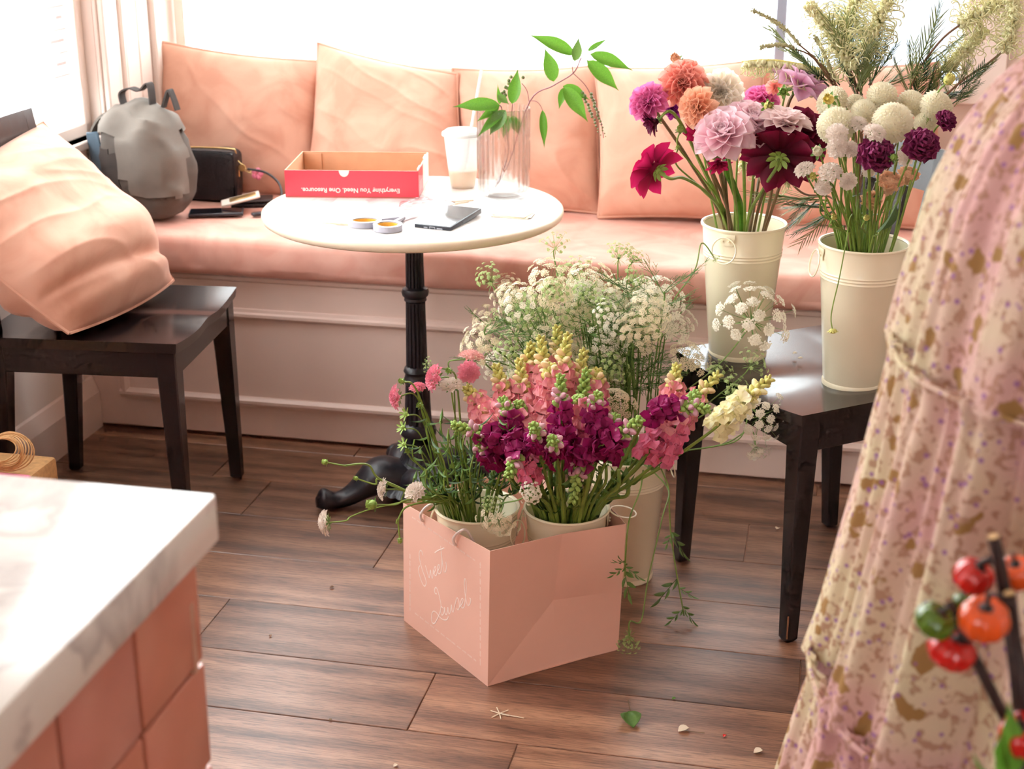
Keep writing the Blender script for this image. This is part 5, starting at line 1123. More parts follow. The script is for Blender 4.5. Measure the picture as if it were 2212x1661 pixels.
grev('pale yellow grevillea brush stretching level above the lavender dahlia', [(1850, 310), (1812, 200)], [(1770, 150), (1720, 138), (1665, 130), (1602, 133)], 0.032, 110, YG + 0.02, True, fr=((1800, 180, 1700, 95), (1810, 190, 1740, 100), (1790, 165, 1680, 60)))
grev('yellow grevillea brush rising toward the top edge in the middle', [(1880, 300), (1880, 180)], [(1868, 112), (1888, 60), (1912, 12), (1925, -30)], 0.033, 120, YG + 0.05, fr=((1880, 190, 1930, 90), (1885, 200, 1960, 130), (1890, 200, 1990, 150), (1880, 180, 1895, 80), (1875, 170, 1850, 60)))
grev('yellow grevillea brush cropped by the top edge behind the slanting one', [(1870, 300), (1850, 150)], [(1825, 60), (1840, 15), (1870, -25)], 0.032, 80, YG + 0.10, fr=((1850, 160, 1835, 50), (1850, 150, 1815, 20), (1860, 140, 1880, 40)))
grev('yellow grevillea brush leaning over toward the window jamb', [(1930, 300), (1975, 170), (2030, 90)], [(2076, 52), (2115, 30), (2150, 8), (2185, -20)], 0.030, 110, YG + 0.02, fr=((1965, 190, 1985, 90), (1985, 160, 2018, 20), (2000, 140, 2080, 80), (1975, 180, 2050, 140), (1960, 210, 1945, 130), (1990, 170, 2030, 100)))
grev('outermost yellow grevillea brush, upright near the frame edge', [(1960, 300), (2060, 190), (2130, 140)], [(2170, 108), (2185, 60), (2190, 15), (2178, -25)], 0.028, 110, YG - 0.02, fr=((2060, 200, 2100, 130), (2080, 190, 2150, 140), (2040, 210, 2030, 140), (2100, 170, 2160, 120), (2050, 220, 2110, 180)))
grev('greenish yellow grevillea brush behind the tall yellow bud', [(1940, 300), (2000, 200)], [(2045, 150), (2075, 118), (2105, 88), (2125, 60)], 0.026, 90, YG + 0.04, fr=((1990, 220, 2060, 170), (2000, 215, 2040, 120), (1980, 225, 2080, 210), (1975, 220, 1990, 140), (2010, 210, 2100, 190)))
grev('low yellow grevillea brush showing between the dahlia stems', [(1800, 430), (1740, 420)], [(1705, 392), (1670, 372), (1635, 362), (1598, 350)], 0.026, 80, 3.07, fr=((1760, 430, 1690, 470), (1770, 430, 1700, 500), (1790, 440, 1690, 440), (1800, 450, 1720, 515), (1790, 430, 1640, 420)))
# unopened spikes
for lb, via, sp in (('bare grey-green grevillea spike arching toward the window mullion', [(1860, 300), (1790, 160)], [(1725, 95), (1695, 62), (1662, 40), (1626, 22)]), ('bare grey-green grevillea spike standing inside the bunch', [(1850, 300), (1815, 210)], [(1800, 168), (1784, 125), (1768, 92), (1760, 80)]), ('short grey-green grevillea spike just above the level brush', [(1850, 300), (1770, 140)], [(1712, 104), (1690, 97), (1665, 98), (1642, 103)])):
    c = Vector(BK['pompon'][0]); foot = c + Vector((0.0, 0.02, 0.03)); t = thing('grevillea_bud_spike', lb, 'flower bud', foot, 0, 'unopened grevillea spikes')
    vv = [PY(x, y, YG) for x, y in via]; ss = [PY(x, y, YG) for x, y in sp]; pts = spline(ss, 10)
    tube([p - foot for p in spline([foot, c + Vector((-0.02, 0.04, 0.30))] + vv + [ss[0]], 6)], 0.0018, 5).obj('twig', MT['twig'], t)
    mb = tube([p - foot for p in pts], 0.0030, 6)
    for i in range(150):
        p = random.choice(pts); a = rnd(0, 2 * PI); mb.join(ball(p - foot + Vector((math.cos(a) * .004, rnd(-.003, .003), math.sin(a) * .004)), rnd(.0014, .0022), 4, 3))
    mb.obj('bud_spike', MT['grev_bud'], t, True, 0)
# ================================================================ snapdragons
def floret_mesh(pk, big=1.0):
    m = MB(); u = sheet(1, 0.56, 0.35, 0.3, 0.72, 6, 8, ruf=0.08, pw=0.42); lo = sheet(1, 0.52, 0.3, 0.5, 0.74, 6, 8, ruf=0.09, sd=2, pw=0.42)
    for ph in (-0.45, 0.45): m.join(u, Matrix.Translation((0, 0, 0.45)) @ pmx(ph, 0.75, 0.95, 0.05))
    for ph in (PI, PI - 0.95, PI + 0.95): m.join(lo, Matrix.Translation((0, 0, 0.42)) @ pmx(ph, 1.15, 0.85, 0.08))
    m.join(lathe([(0.10, -0.1), (0.20, 0.12), (0.24, 0.4), (0.20, 0.55)], 7)); m.join(ball((0.07, -0.15, 0.50), 0.12, 7, 5)); m.join(ball((-0.07, -0.15, 0.50), 0.12, 7, 5))
    return m.mesh('floret', PM[pk], True, 0)
FLO = {}
def flo(pk):
    if pk not in FLO: FLO[pk] = floret_mesh(pk)
    return FLO[pk]
def snapdragon(label, tip, Yt, low, Yl, cols, L_buds=0.46, size=0.027, nf=14, group='snapdragons in the paper bag', fs=1.0):
    """tip/low: pixel ends of the flowering part"""
    pt, pl_ = PY(*tip, Yt), PY(*low, Yl); dirn = (pt - pl_)
    c = Vector(BK['snapdragon'][0]); h = BK['snapdragon'][1]; rt = BK['snapdragon'][2]
    hd = Vector((pl_.x - c.x, pl_.y - c.y, 0)); rim = c + (hd.normalized() * min(hd.length * 0.7, rt * 0.8)) + Vector((0, 0, h)); foot = c - hd * 0.25 + Vector((rnd(-.015, .015), rnd(-.015, .015), 0.02))
    if (Vector((foot.x, foot.y, 0)) - Vector((c.x, c.y, 0))).length > 0.045: foot = c + Vector((rnd(-.02, .02), rnd(-.02, .02), 0.02))
    t = thing('snapdragon', label, 'flower', foot, 0, group)
    bend = Vector((rnd(-.008, .008), rnd(-.008, .008), rnd(0, .012)))
    pts = spline([foot, rim, rim.lerp(pl_, 0.55), pl_, pl_.lerp(pt, 0.5) + bend, pt], 8); N = len(pts)
    st = tube([p - foot for p in pts], [0.0046 - 0.0030 * i / N for i in range(N)], 7)
    st.obj('stem', MT['stem'], t)
    flp = pts[24:]; M_ = len(flp)
    if cols[0] == 'snap_purple': nf = max(8, int(nf * 0.66)); size *= 0.94; L_buds = max(L_buds, 0.36)
    nb = 0
    for i in range(nf):
        f_ = i / nf * (1 - L_buds); k = f_ * (M_ - 1); p = flp[int(k)].lerp(flp[min(int(k) + 1, M_ - 1)], k - int(k)); tg = (flp[min(int(k) + 1, M_ - 1)] - flp[int(k)]).normalized()
        x = tg.orthogonal().normalized(); a = i * GA + rnd(-.3, .3); d = (x * math.cos(a) + tg.cross(x) * math.sin(a)); d = (d + tg * 0.35).normalized()
        s = size * fs * (1.0 - 0.25 * f_ / (1 - L_buds)) * rnd(.9, 1.1); col = cols[0] if i < nf * 0.7 else cols[1]
        z = d; y = (tg - z * tg.dot(z)).normalized(); xx = y.cross(z); Mx = Matrix((xx, y, z)).transposed().to_4x4(); Mx.translation = p - foot + d * 0.003
        link('floret', flo(col), t, mtx=Mx @ Matrix.Scale(s, 4))
    bd_ = MB(); nb = 26
    for i in range(nb):
        f_ = (1 - L_buds * 1.15) + L_buds * 1.15 * i / nb; k = f_ * (M_ - 1); p = flp[int(k)].lerp(flp[min(int(k) + 1, M_ - 1)], k - int(k)); tg = (flp[min(int(k) + 1, M_ - 1)] - flp[max(int(k) - 1, 0)]).normalized()
        x = tg.orthogonal().normalized(); a = i * GA; d = (x * math.cos(a) + tg.cross(x) * math.sin(a)) * 0.8 + tg * 0.6; s = size * fs * (0.40 - 0.20 * i / nb)
        bd_.join(grid(6, 5, lambda u, v: Vector((s * 0.62 * math.sin(PI * (.02 + .96 * v)) * math.cos(2 * PI * u), s * .62 * math.sin(PI * (.02 + .96 * v)) * math.sin(2 * PI * u), s * (0.9 - math.cos(PI * v)) )), wrapu=True), aim(d, loc=p - foot + d.normalized() * 0.001))
    bd_.obj('bud_tip', MT['bud'] if cols[0] != 'snap_pink' and cols[0] != 'snap_white' else MT['bud_y'], t, True, 0)
    if cols[2:]:
        mb_ = MB()
        for i in range(7):
            f_ = (1 - L_buds) + 0.22 * i / 7; k = f_ * (M_ - 1); p = flp[int(k)]; tg = (flp[min(int(k) + 1, M_ - 1)] - flp[int(k)]).normalized(); x = tg.orthogonal().normalized(); a = i * GA + 1; d = (x * math.cos(a) + tg.cross(x) * math.sin(a)) + tg * 0.4
            mb_.join(ball((0, 0, size * .38), size * 0.24, 8, 6, sz=1.9), aim(d, loc=p - foot))
        mb_.obj('swelling_buds', PM[cols[2]], t, True, 0)
    for i in range(4):
        p = pts[random.randint(9, 22)]; a = rnd(0, 6.3); link('leaf', leaf_me['leaf'], t, mtx=aim(Vector((math.cos(a), math.sin(a), 0.5)), loc=p - foot) @ Matrix.Rotation(PI / 2, 4, 'X') @ Matrix.Scale(rnd(.02, .04), 4))
    return t
random.seed(41)
PK, PP, WH = ('snap_pink', 'snap_pink', 'snap_peach'), ('snap_purple', 'snap_purple', 'snap_mauve'), ('snap_white', 'snap_white', 'snap_white')
RS = ('snap_rose', 'snap_pink')
S_ = snapdragon
S_('peach pink snapdragon spike reaching highest of the bunch', (1228, 722), 2.76, (1215, 905), 2.70, PK)
S_('peach pink snapdragon spike just left of the highest one', (1168, 728), 2.78, (1180, 900), 2.72, PK)
S_('peach pink snapdragon at the back between the two tallest', (1203, 706), 2.84, (1198, 870), 2.80, PK)
S_('peach pink snapdragon leaning on the lace flowers', (1262, 758), 2.78, (1250, 920), 2.70, PK)
S_('peach snapdragon shorter than the tall ones, beside a pink scabiosa', (1122, 778), 2.74, (1150, 930), 2.68, PK)
S_('pale peach snapdragon near the blush scabiosa', (1072, 790), 2.74, (1105, 920), 2.68, PK)
S_('pale peach snapdragon farthest toward the table pedestal', (1008, 838), 2.70, (1062, 925), 2.66, PK)
S_('peach snapdragon rising between the scabiosas and the tall spikes', (1148, 742), 2.80, (1140, 880), 2.76, PK)
S_('salmon pink snapdragon filling the gap behind the purple tip', (1190, 790), 2.70, (1185, 930), 2.66, PK, 0.25, 0.030, 16)
S_('salmon pink snapdragon behind the curled purple tip', (1290, 800), 2.76, (1275, 930), 2.70, PK, 0.3, 0.028, 15)
S_('salmon pink snapdragon low on the pedestal side', (1055, 880), 2.66, (1100, 960), 2.62, PK, 0.25, 0.028, 14)
S_('rose pink snapdragon with florets packed low behind the purple ones', (1268, 800), 2.70, (1240, 950), 2.66, RS)
S_('peach pink snapdragon upright on the chair side', (1462, 790), 2.74, (1430, 920), 2.68, PK)
S_('peach pink snapdragon pointing at the chair seat corner', (1552, 808), 2.72, (1450, 930), 2.66, PK)
S_('rose pink snapdragon hanging its florets low on the chair side', (1505, 850), 2.64, (1425, 990), 2.60, RS, 0.25, 0.028, 16)
S_('rose pink snapdragon beneath the purple ones on the chair side', (1470, 905), 2.62, (1395, 985), 2.58, RS, 0.2, 0.028, 14)
S_('coral pink snapdragon in the middle of the purple ones', (1120, 870), 2.62, (1150, 990), 2.58, RS, 0.3)
S_('rose pink snapdragon drooping lowest above the left bucket rim', (1108, 980), 2.55, (1150, 1040), 2.56, RS, 0.1, 0.023, 12)
S_('purple snapdragon with an upright green tip in the centre', (1212, 812), 2.58, (1215, 960), 2.56, PP)
S_('purple snapdragon stretching its green tip toward the table', (978, 918), 2.58, (1100, 965), 2.58, PP, 0.45)
S_('purple snapdragon pointing its green tip straight at the viewer', (1152, 920), 2.44, (1165, 975), 2.53, PP)
S_('purple snapdragon beside the one pointing at the viewer', (1192, 948), 2.43, (1205, 995), 2.53, PP)
S_('purple snapdragon with a curled green tip above the centre', (1292, 850), 2.58, (1300, 950), 2.56, PP, 0.35)
S_('purple snapdragon with a green tip pointing sideways to the chair', (1384, 905), 2.54, (1285, 975), 2.55, PP)
S_('purple snapdragon with a plump green tip over the rose pink ones', (1530, 884), 2.56, (1400, 900), 2.58, PP, 0.4)
S_('deep purple snapdragon behind the long sideways tip', (1085, 862), 2.62, (1120, 960), 2.60, PP, 0.3)
S_('purple snapdragon with its tip bent down to the left bucket', (1098, 1030), 2.47, (1120, 955), 2.54, PP)
S_('purple snapdragon hanging upside down with a long yellow-green tip', (1236, 1085), 2.52, (1265, 960), 2.55, PP, 0.6)
S_('small purple snapdragon low on the pedestal side', (1035, 955), 2.58, (1075, 1000), 2.60, PP, 0.25)
S_('rose pink snapdragon filling the heart of the bunch', (1250, 860), 2.64, (1255, 990), 2.62, RS, 0.2, 0.029, 16)
S_('deep purple snapdragon low beside the creased bag', (1330, 900), 2.60, (1310, 990), 2.57, PP, 0.2, 0.028, 14)
S_('white snapdragon arching out to the chair with a green tip', (1664, 818), 2.62, (1545, 925), 2.58, WH, 0.40, 0.027, 14)
# bare stems and leaves at the bucket mouth
for k in range(16):
    x = 1165 + 13 * k; p1 = PY(x + rnd(-15, 15), rnd(1000, 1060), rnd(2.58, 2.70)); foot, pts = stem_pts('snapdragon', p1, (0, 0, 1), 0.85, sag=-0.004)
    o = thing('green_stalk', 'thick green stem in the mouth of the snapdragon bucket, ' + ('scabiosa side' if k < 5 else 'middle' if k < 11 else 'chair side'), 'stem', foot, 0, 'green stems in the snapdragon bucket')
    tube([p - foot for p in pts], rnd(0.003, 0.0042), 6).obj('stalk', MT['stem'], o)
    for j in range(2):
        a = rnd(0, 6.3); link('leaf', leaf_me['leaf'], o, mtx=aim(Vector((math.cos(a), math.sin(a), 0.4)), loc=random.choice(pts[12:]) - foot) @ Matrix.Rotation(PI / 2, 4, 'X') @ Matrix.Scale(rnd(.015, .03), 4))
# ================================================================ scabiosas in the bag
random.seed(51)
GK = 'scabiosas in the paper bag'
def SB(label, x, y, Y, r, fc_, me, via=None): return simple_flower('scabiosa', label, 'flower', 'scabiosa', x, y, Y, r, fc_, me, GK, via=[(a, b, c) for a, b, c in via] if via else None, extra=bracts, back=0.2, sr=0.0015)
SB('deep pink scabiosa turned toward the table pedestal', 857, 857, 2.68, 27, (-.85, -.3, .1), SCP)
SB('small pink scabiosa opening upward in front of the pedestal', 902, 838, 2.70, 19, (-.1, -.2, .95), SCP)
SB('pink scabiosa in side view beside the pedestal', 939, 816, 2.68, 30, (-.8, -.4, .35), SCP)
SB('blush pink scabiosa highest of the bunch, seen from below', 1018, 772, 2.74, 29, (.1, .1, .95), SCB)
SB('rose pink scabiosa just under the highest blush one', 1012, 803, 2.70, 25, (.1, -.8, .3), SCP)
SB('cream scabiosa between the pink ones and the peach snapdragon', 975, 833, 2.68, 26, (-.05, -.25, .95), SCW)
SB('white scabiosa seen edge-on over the iron table foot', 829, 1056, 2.62, 24, (-.9, -.2, .2), SCW, [(930, 1080, 2.63), (870, 1085, 2.62)])
SB('white scabiosa farthest out, edge-on above the bare floor', 704, 1129, 2.55, 28, (-.95, .1, -.15), SCW, [(940, 1075, 2.62), (820, 1095, 2.58), (760, 1115, 2.56)])
SB('white scabiosa resting on the bag edge by the rope', 897, 1063, 2.60, 25, (-.4, -.5, .7), SCW, [(950, 1070, 2.62)])
def SBB(label, x, y, Y, r, fc_, via=None, m_='bud'): return bud_flower('scabiosa_bud', label, 'flower bud', 'scabiosa', x, y, Y, r, fc_, MT[m_], 'scabiosa buds in the paper bag', via=via, leafy=True)
SBB('round green bud at the far end of the longest sideways stem', 701, 998, 2.62, 9, (-1, 0, .2), [(900, 1070, 2.63), (820, 1035, 2.62), (795, 1004, 2.62), (750, 1005, 2.62)])
SBB('small green bud on a short side shoot above the table foot', 768, 1033, 2.62, 7, (-.9, 0, .3), [(900, 1070, 2.63), (820, 1035, 2.62)])
SBB('plump ribbed green bud before the table foot', 801, 1090, 2.56, 16, (-.95, -.2, .1), [(940, 1080, 2.62), (880, 1080, 2.58)])
SBB('round bud on a stem curling down over the bag side', 864, 1168, 2.57, 8, (.1, -.3, -.9), [(940, 1085, 2.63), (878, 1095, 2.60), (858, 1130, 2.58)])
for x, y, lb in ((880, 973, 'round green seed head left of the bucket stems'), (987, 935, 'round green seed head in the middle of the stems'), (994, 950, 'round green seed head pressed against another'), (977, 1006, 'dark round seed head deep in the foliage'), (905, 875, 'long green bud below the side-view pink scabiosa'), (1000, 1060, 'green bud just above the scabiosa bucket rim'), (968, 800, 'yellow-green bud beside the side-view pink scabiosa'), (866, 823, 'yellow bud on top of the deep pink scabiosa')):
    SBB(lb, x, y, 2.66, 8, (rnd(-.6, .2), -.5, .5))
star = MB()
for k in range(10): star.join(sheet(1, 0.13, 0.2, -0.1), pmx(k * PI / 5, 1.1 + .3 * (k % 2), 1, 0.05))
star.join(ball((0, 0, 0), 0.35, 8, 6)); STAR = star.mesh('star_head', MT['bud'], True, 0)
for x, y, lb in ((871, 924, 'spiky green spent head on the pedestal side'), (877, 895, 'upper spiky green spent head by the pedestal'), (873, 960, 'lowest spiky green spent head by the pedestal')):
    simple_flower('spent_scabiosa', lb, 'flower', 'scabiosa', x, y, 2.66, 17, (-.6, -.5, .4), STAR, 'spent scabiosa heads', part='star_head', sr=0.0014)
for k in range(42):
    x = 900 + 5.3 * k; p1 = PY(x + rnd(-20, 20), rnd(900, 1055), rnd(2.58, 2.76)); foot, pts = stem_pts('scabiosa', p1, (rnd(-.3, .3), rnd(-.2, .2), 1), 0.95, sag=-0.005)
    o = thing('leafy_spray', 'leafy green stem crowding the scabiosa bucket, ' + ('pedestal side' if k < 14 else 'middle' if k < 28 else 'snapdragon side'), 'stem', foot, 0, 'leafy stems in the scabiosa bucket')
    tube([p - foot for p in pts], rnd(0.0012, 0.0019), 5).obj('stalk', MT['stem'], o)
    for j in range(7):
        a = rnd(0, 6.3); q = random.choice(pts[9:]); link('leaf', leaf_me[random.choice(('leaf', 'leaf', 'leaf_dark'))], o, mtx=aim(Vector((math.cos(a), math.sin(a), rnd(-.4, .9))), loc=q - foot) @ Matrix.Rotation(PI / 2, 4, 'X') @ Matrix.Diagonal((rnd(.012, .018), rnd(.02, .038), .03, 1)))
# ================================================================ lace flowers (umbels)
random.seed(61)
def umbel_mesh(nr=26, dome=0.62, nf=30, fm='lace', fsz=0.036, rr=0.15, open_=1.0):
    rays = MB(); fl = MB()
    for i in range(nr):
        f_ = math.sqrt((i + .5) / nr); th = f_ * dome * PI / 2 * open_; a = i * GA; L = rnd(.7, 1.1)
        e = Vector((math.sin(th) * math.cos(a), math.sin(th) * math.sin(a), math.cos(th) * 0.85)) * L
        rays.join(tube([(0, 0, 0), e * 0.5 + Vector((0, 0, -0.03)), e], [0.010, 0.008, 0.006], 3, False)); nrm = e.normalized()
        for j in range(nf):
            ff = math.sqrt((j + .5) / nf); b = j * GA; x = nrm.orthogonal().normalized(); y = nrm.cross(x)
            p = e + (x * math.cos(b) + y * math.sin(b)) * rr * ff * rnd(.85, 1.15) + nrm * (0.05 * (1 - ff * ff) + rnd(0, .025)); s = fsz * rnd(.8, 1.2); q = (x * math.cos(b * 2) + y * math.sin(b * 2)); w = nrm.cross(q)
            t_ = nrm * s * 0.3
            fl.add([p + q * s, p + w * s * .45 + q * .45 * s, p + w * s, p + w * s * .45 - q * .45 * s, p - q * s, p - w * s * .45 - q * .45 * s, p - w * s, p - w * .45 * s + q * .45 * s, p + t_], [(0, 1, 8), (1, 2, 8), (2, 3, 8), (3, 4, 8), (4, 5, 8), (5, 6, 8), (6, 7, 8), (7, 0, 8)])
    for k in range(7): rays.join(sheet(1, 0.05, 0.1, 0.2, nu=3, nv=4), pmx(k * 2 * PI / 7, 1.9, 0.4))
    return rays.mesh('rays', MT['ray'], True, 0), fl.mesh('florets', MT[fm], False)
UM = {'w': [umbel_mesh(), umbel_mesh(30, 0.7, 26), umbel_mesh(22, 0.85, 30)], 'c': [umbel_mesh(26, 0.7, 30, 'lace_c'), umbel_mesh(32, 0.8, 26, 'lace_c'), umbel_mesh(26, 0.6, 26, 'lace_c')], 'g': [umbel_mesh(20, 0.7, 12, 'lace_g', 0.04, 0.09), umbel_mesh(24, 0.5, 10, 'lace_g', 0.045, 0.08)],
      'flat': [umbel_mesh(40, 0.62, 16, 'lace', 0.05, 0.12)], 'sparse': [umbel_mesh(27, 0.85, 40, 'lace', 0.036, 0.15)]}
def umbel(label, x, y, Y, rpx, face, kind='w', bk='lace', via=None, group='lace flowers in the floor bucket', frac=0.8, sr=0.0015):
    head = PY(x, y, Y); zc = (head - CAMV).dot(Vector((0, CP, -SP))); r = rpx * zc / FPX; face = Vector(face).normalized(); o_ = head - face * r * 0.8
    foot, pts = stem_pts(bk, o_, face, frac, via=[PY(*q) for q in via] if via else None)
    t = thing('lace_flower', label, 'flower', foot, 0, group); tube([p - foot for p in pts], sr, 5).obj('stem', MT['ray'], t)
    a, b = random.choice(UM[kind]); m = aim(face, loc=o_ - foot, s=r, roll=rnd(0, 6)); ry = link('rays', a, t, mtx=m); tag(link('florets', b, ry), kind='stuff'); return t
GU = 'lace flowers in the floor bucket'
# free-standing umbels that can be singled out
umbel('seedy lace flower head standing highest over the cushion front', 1200, 512, 3.0, 40, (0, -.4, .9), 'g')
umbel('bare green lace flower head nearest the table pedestal', 1046, 588, 3.0, 50, (-.4, -.5, .8), 'g')
umbel('green lace flower head on top of the mass', 1338, 530, 3.0, 45, (0, -.3, .9), 'g'); umbel('second green lace flower head on top, toward the chair', 1372, 545, 3.02, 36, (.2, -.3, .9), 'g')
umbel('pure white lace flower spreading in front of the dahlia bucket', 1640, 655, 2.80, 92, (.1, -.65, .75), 'sparse', via=[(1420, 900, 2.9), (1550, 790, 2.86)])
umbel('white lace flower drooping beside the chair leg', 1672, 925, 2.72, 66, (.3, -.6, -.1), 'sparse', via=[(1430, 980, 2.85), (1540, 965, 2.78), (1600, 945, 2.75)])
umbel('small white lace flower hanging lowest by the chair leg', 1640, 990, 2.74, 34, (.2, -.4, -.6), 'w', via=[(1430, 980, 2.85), (1560, 960, 2.78)])
umbel('small green lace sprig against the dahlia bucket', 1549, 562, 2.9, 16, (.5, -.3, -.5), 'g', via=[(1400, 800, 2.95), (1450, 660, 2.92), (1500, 585, 2.9)])
umbel('green feathery lace head poking out beside the pedestal', 916, 785, 2.86, 22, (-.9, -.2, .3), 'g', via=[(1300, 900, 2.9), (1100, 790, 2.88), (980, 778, 2.86)])
umbel('flat white lace disc at the snapdragon bucket rim', 1147, 1066, 2.50, 31, (-.1, -.9, .35), 'flat', 'scabiosa', via=[(1080, 1090, 2.60), (1120, 1080, 2.56)], group='lace flowers over the paper bag')
umbel('loose greenish lace sprig drooping into the paper bag', 1068, 1150, 2.56, 48, (-.2, -.6, -.5), 'c', 'scabiosa', via=[(1060, 1080, 2.62)], group='lace flowers over the paper bag')
umbel('loose greenish lace sprig on the scabiosa bucket rim', 1062, 1085, 2.56, 34, (.1, -.6, .5), 'g', 'scabiosa', group='lace flowers over the paper bag')
umbel('upturned lace head lying on the floor beside the bag', 1358, 1400, 2.56, 42, (.0, .15, -1), 'g', via=[(1440, 1050, 2.86), (1430, 1120, 2.75), (1400, 1250, 2.68), (1385, 1340, 2.62)])
for x, y, Y, r, fc_, k, lb in ((1560, 795, 2.84, 50, (.3, -.4, .8), 'g', 'green lace head over the front edge of the chair seat'), (1640, 770, 2.80, 44, (.5, -.3, .8), 'g', 'thin-rayed green lace head above the chair seat'), (1600, 835, 2.78, 55, (.4, -.4, .6), 'g', 'spidery green lace head behind the white snapdragon'), (1330, 855, 2.78, 62, (.1, -.6, .7), 'c', 'cream lace flower low behind the purple snapdragons'), (1500, 760, 2.88, 60, (.3, -.5, .8), 'c', 'cream lace flower against the dahlia bucket foot'), (1440, 620, 2.94, 70, (.3, -.4, .9), 'w', 'white lace flower beside the dahlia bucket, upper one'), (1470, 690, 2.92, 60, (.4, -.5, .7), 'w', 'white lace flower beside the dahlia bucket, lower one')):
    umbel(lb, x, y, Y, r, fc_, k)
for k in range(92):
    f_ = math.sqrt(rnd(0, 1)); a = rnd(0, 2 * PI); x = 1220 + 215 * f_ * math.cos(a); y = 700 + 145 * f_ * math.sin(a) - 0.12 * (x - 1215)
    if x < 1080 and y < 600: y += 60
    kd = random.choice('wwcccggg'); lb = {'w': 'white', 'c': 'cream', 'g': 'green budded'}[kd] + ' lace flower massed behind the snapdragons, ' + ('upper ' if y < 690 else 'lower ') + ('pedestal side' if x < 1150 else 'middle' if x < 1300 else 'chair side')
    umbel(lb, x, y, rnd(2.82, 3.12), rnd(34, 66), ((x - 1230) / 260 + rnd(-.2, .2), -.6, .75 - (y - 690) / 400), kd, group=GU)
# feathery foliage
def feather():
    m = MB()
    def br(p, d, L, lev):
        e = p + d * L; m.join(tube([p, (p + e) / 2 + Vector((rnd(-.02, .02), 0, rnd(-.02, .02))), e], 0.006 if lev else 0.012, 3, False))
        if lev < 2:
            for i in range(5):
                q = p + d * L * (0.25 + 0.75 * i / 5); s = (-1) ** i; nd = (d + Vector((s * rnd(.5, .9), rnd(-.5, .5), rnd(-.3, .3)))).normalized(); br(q, nd, L * rnd(.35, .5), lev + 1)
    br(Vector((0, 0, 0)), Vector((0, 1, 0)), 1.0, 0); return m
FEA = [feather().mesh('leaf', MT['leaf'], True, 0) for _ in range(4)]
for k in range(22):
    x, y = (rnd(1290, 1450), rnd(600, 830)) if k < 15 else (rnd(1020, 1200), rnd(620, 800)); p1 = PY(x, y, rnd(2.86, 3.0)); foot, pts = stem_pts('lace', p1, (0, -.2, 1), 0.8)
    o = thing('feathery_frond', 'feathery green stem among the massed lace flowers, ' + ('chair side' if k < 15 else 'pedestal side'), 'stem', foot, 0, 'feathery lace foliage'); tube([p - foot for p in pts], 0.0017, 5).obj('stalk', MT['ray'], o)
    for j in range(7):
        a = rnd(0, 6.3); q = random.choice(pts[12:]); link('leaf', random.choice(FEA), o, mtx=aim(Vector((math.cos(a), math.sin(a) - .3, rnd(0, 1.2))), loc=q - foot) @ Matrix.Rotation(PI / 2, 4, 'X') @ Matrix.Scale(rnd(.05, .09), 4))
# trailing stems with cut leaves
cutleaf = MB()
for k in range(5):
    s = (-1) ** k; cutleaf.join(sheet(1, 0.16, 0.2, 0.15, 0.5), Matrix.Translation((0, 0.2 * k, 0)) @ Matrix.Rotation(-s * 0.8 if k < 4 else 0, 4, 'Z') @ Matrix.Scale(0.5, 4))
cutleaf.join(tube([(0, 0, 0), (0, 0.9, 0)], 0.012, 3)); CUT = cutleaf.mesh('leaf', MT['leaf'], True, 0)
for lb, path, leaves in (('long stem trailing from the floor bucket to the floor', [(1440, 1040, 2.90), (1446, 1100, 2.86), (1450, 1160, 2.84), (1462, 1240, 2.80), (1478, 1330, 2.76)], [(1450, 1150, 1480, 1200), (1450, 1150, 1440, 1180), (1462, 1250, 1420, 1300), (1466, 1270, 1500, 1290), (1475, 1310, 1500, 1345), (1475, 1315, 1445, 1345)]),
        ('leafy sprig hooked over the corner of the paper bag', [(1385, 1050, 2.86), (1360, 1120, 2.62), (1352, 1190, 2.60), (1350, 1245, 2.60)], [(1352, 1215, 1325, 1215), (1350, 1225, 1320, 1245), (1352, 1225, 1385, 1250), (1350, 1235, 1360, 1290), (1352, 1220, 1338, 1205)])):
    foot = Vector(BK['lace'][0]) + Vector((0, 0, 0.03)); P_ = [PY(*q) for q in path]; o = thing('trailing_sprig', lb, 'stem', foot, 0, 'stems trailing from the floor bucket')
    pts = spline([foot, Vector(BK['lace'][0]) + Vector((0.03, -0.03, 0.31))] + P_, 6); tube([p - foot for p in pts], 0.0016, 5).obj('stalk', MT['stem'], o)
    for x, y, tx, ty in leaves:
        Yq = min(P_, key=lambda p: abs(p.z - PY(x, y, p.y).z)).y; p, q = PY(x, y, Yq), PY(tx, ty, Yq - 0.01)
        link('leaf', CUT, o, mtx=aim(q - p, loc=p - foot) @ Matrix.Rotation(PI / 2, 4, 'X') @ Matrix.Scale((q - p).length, 4))
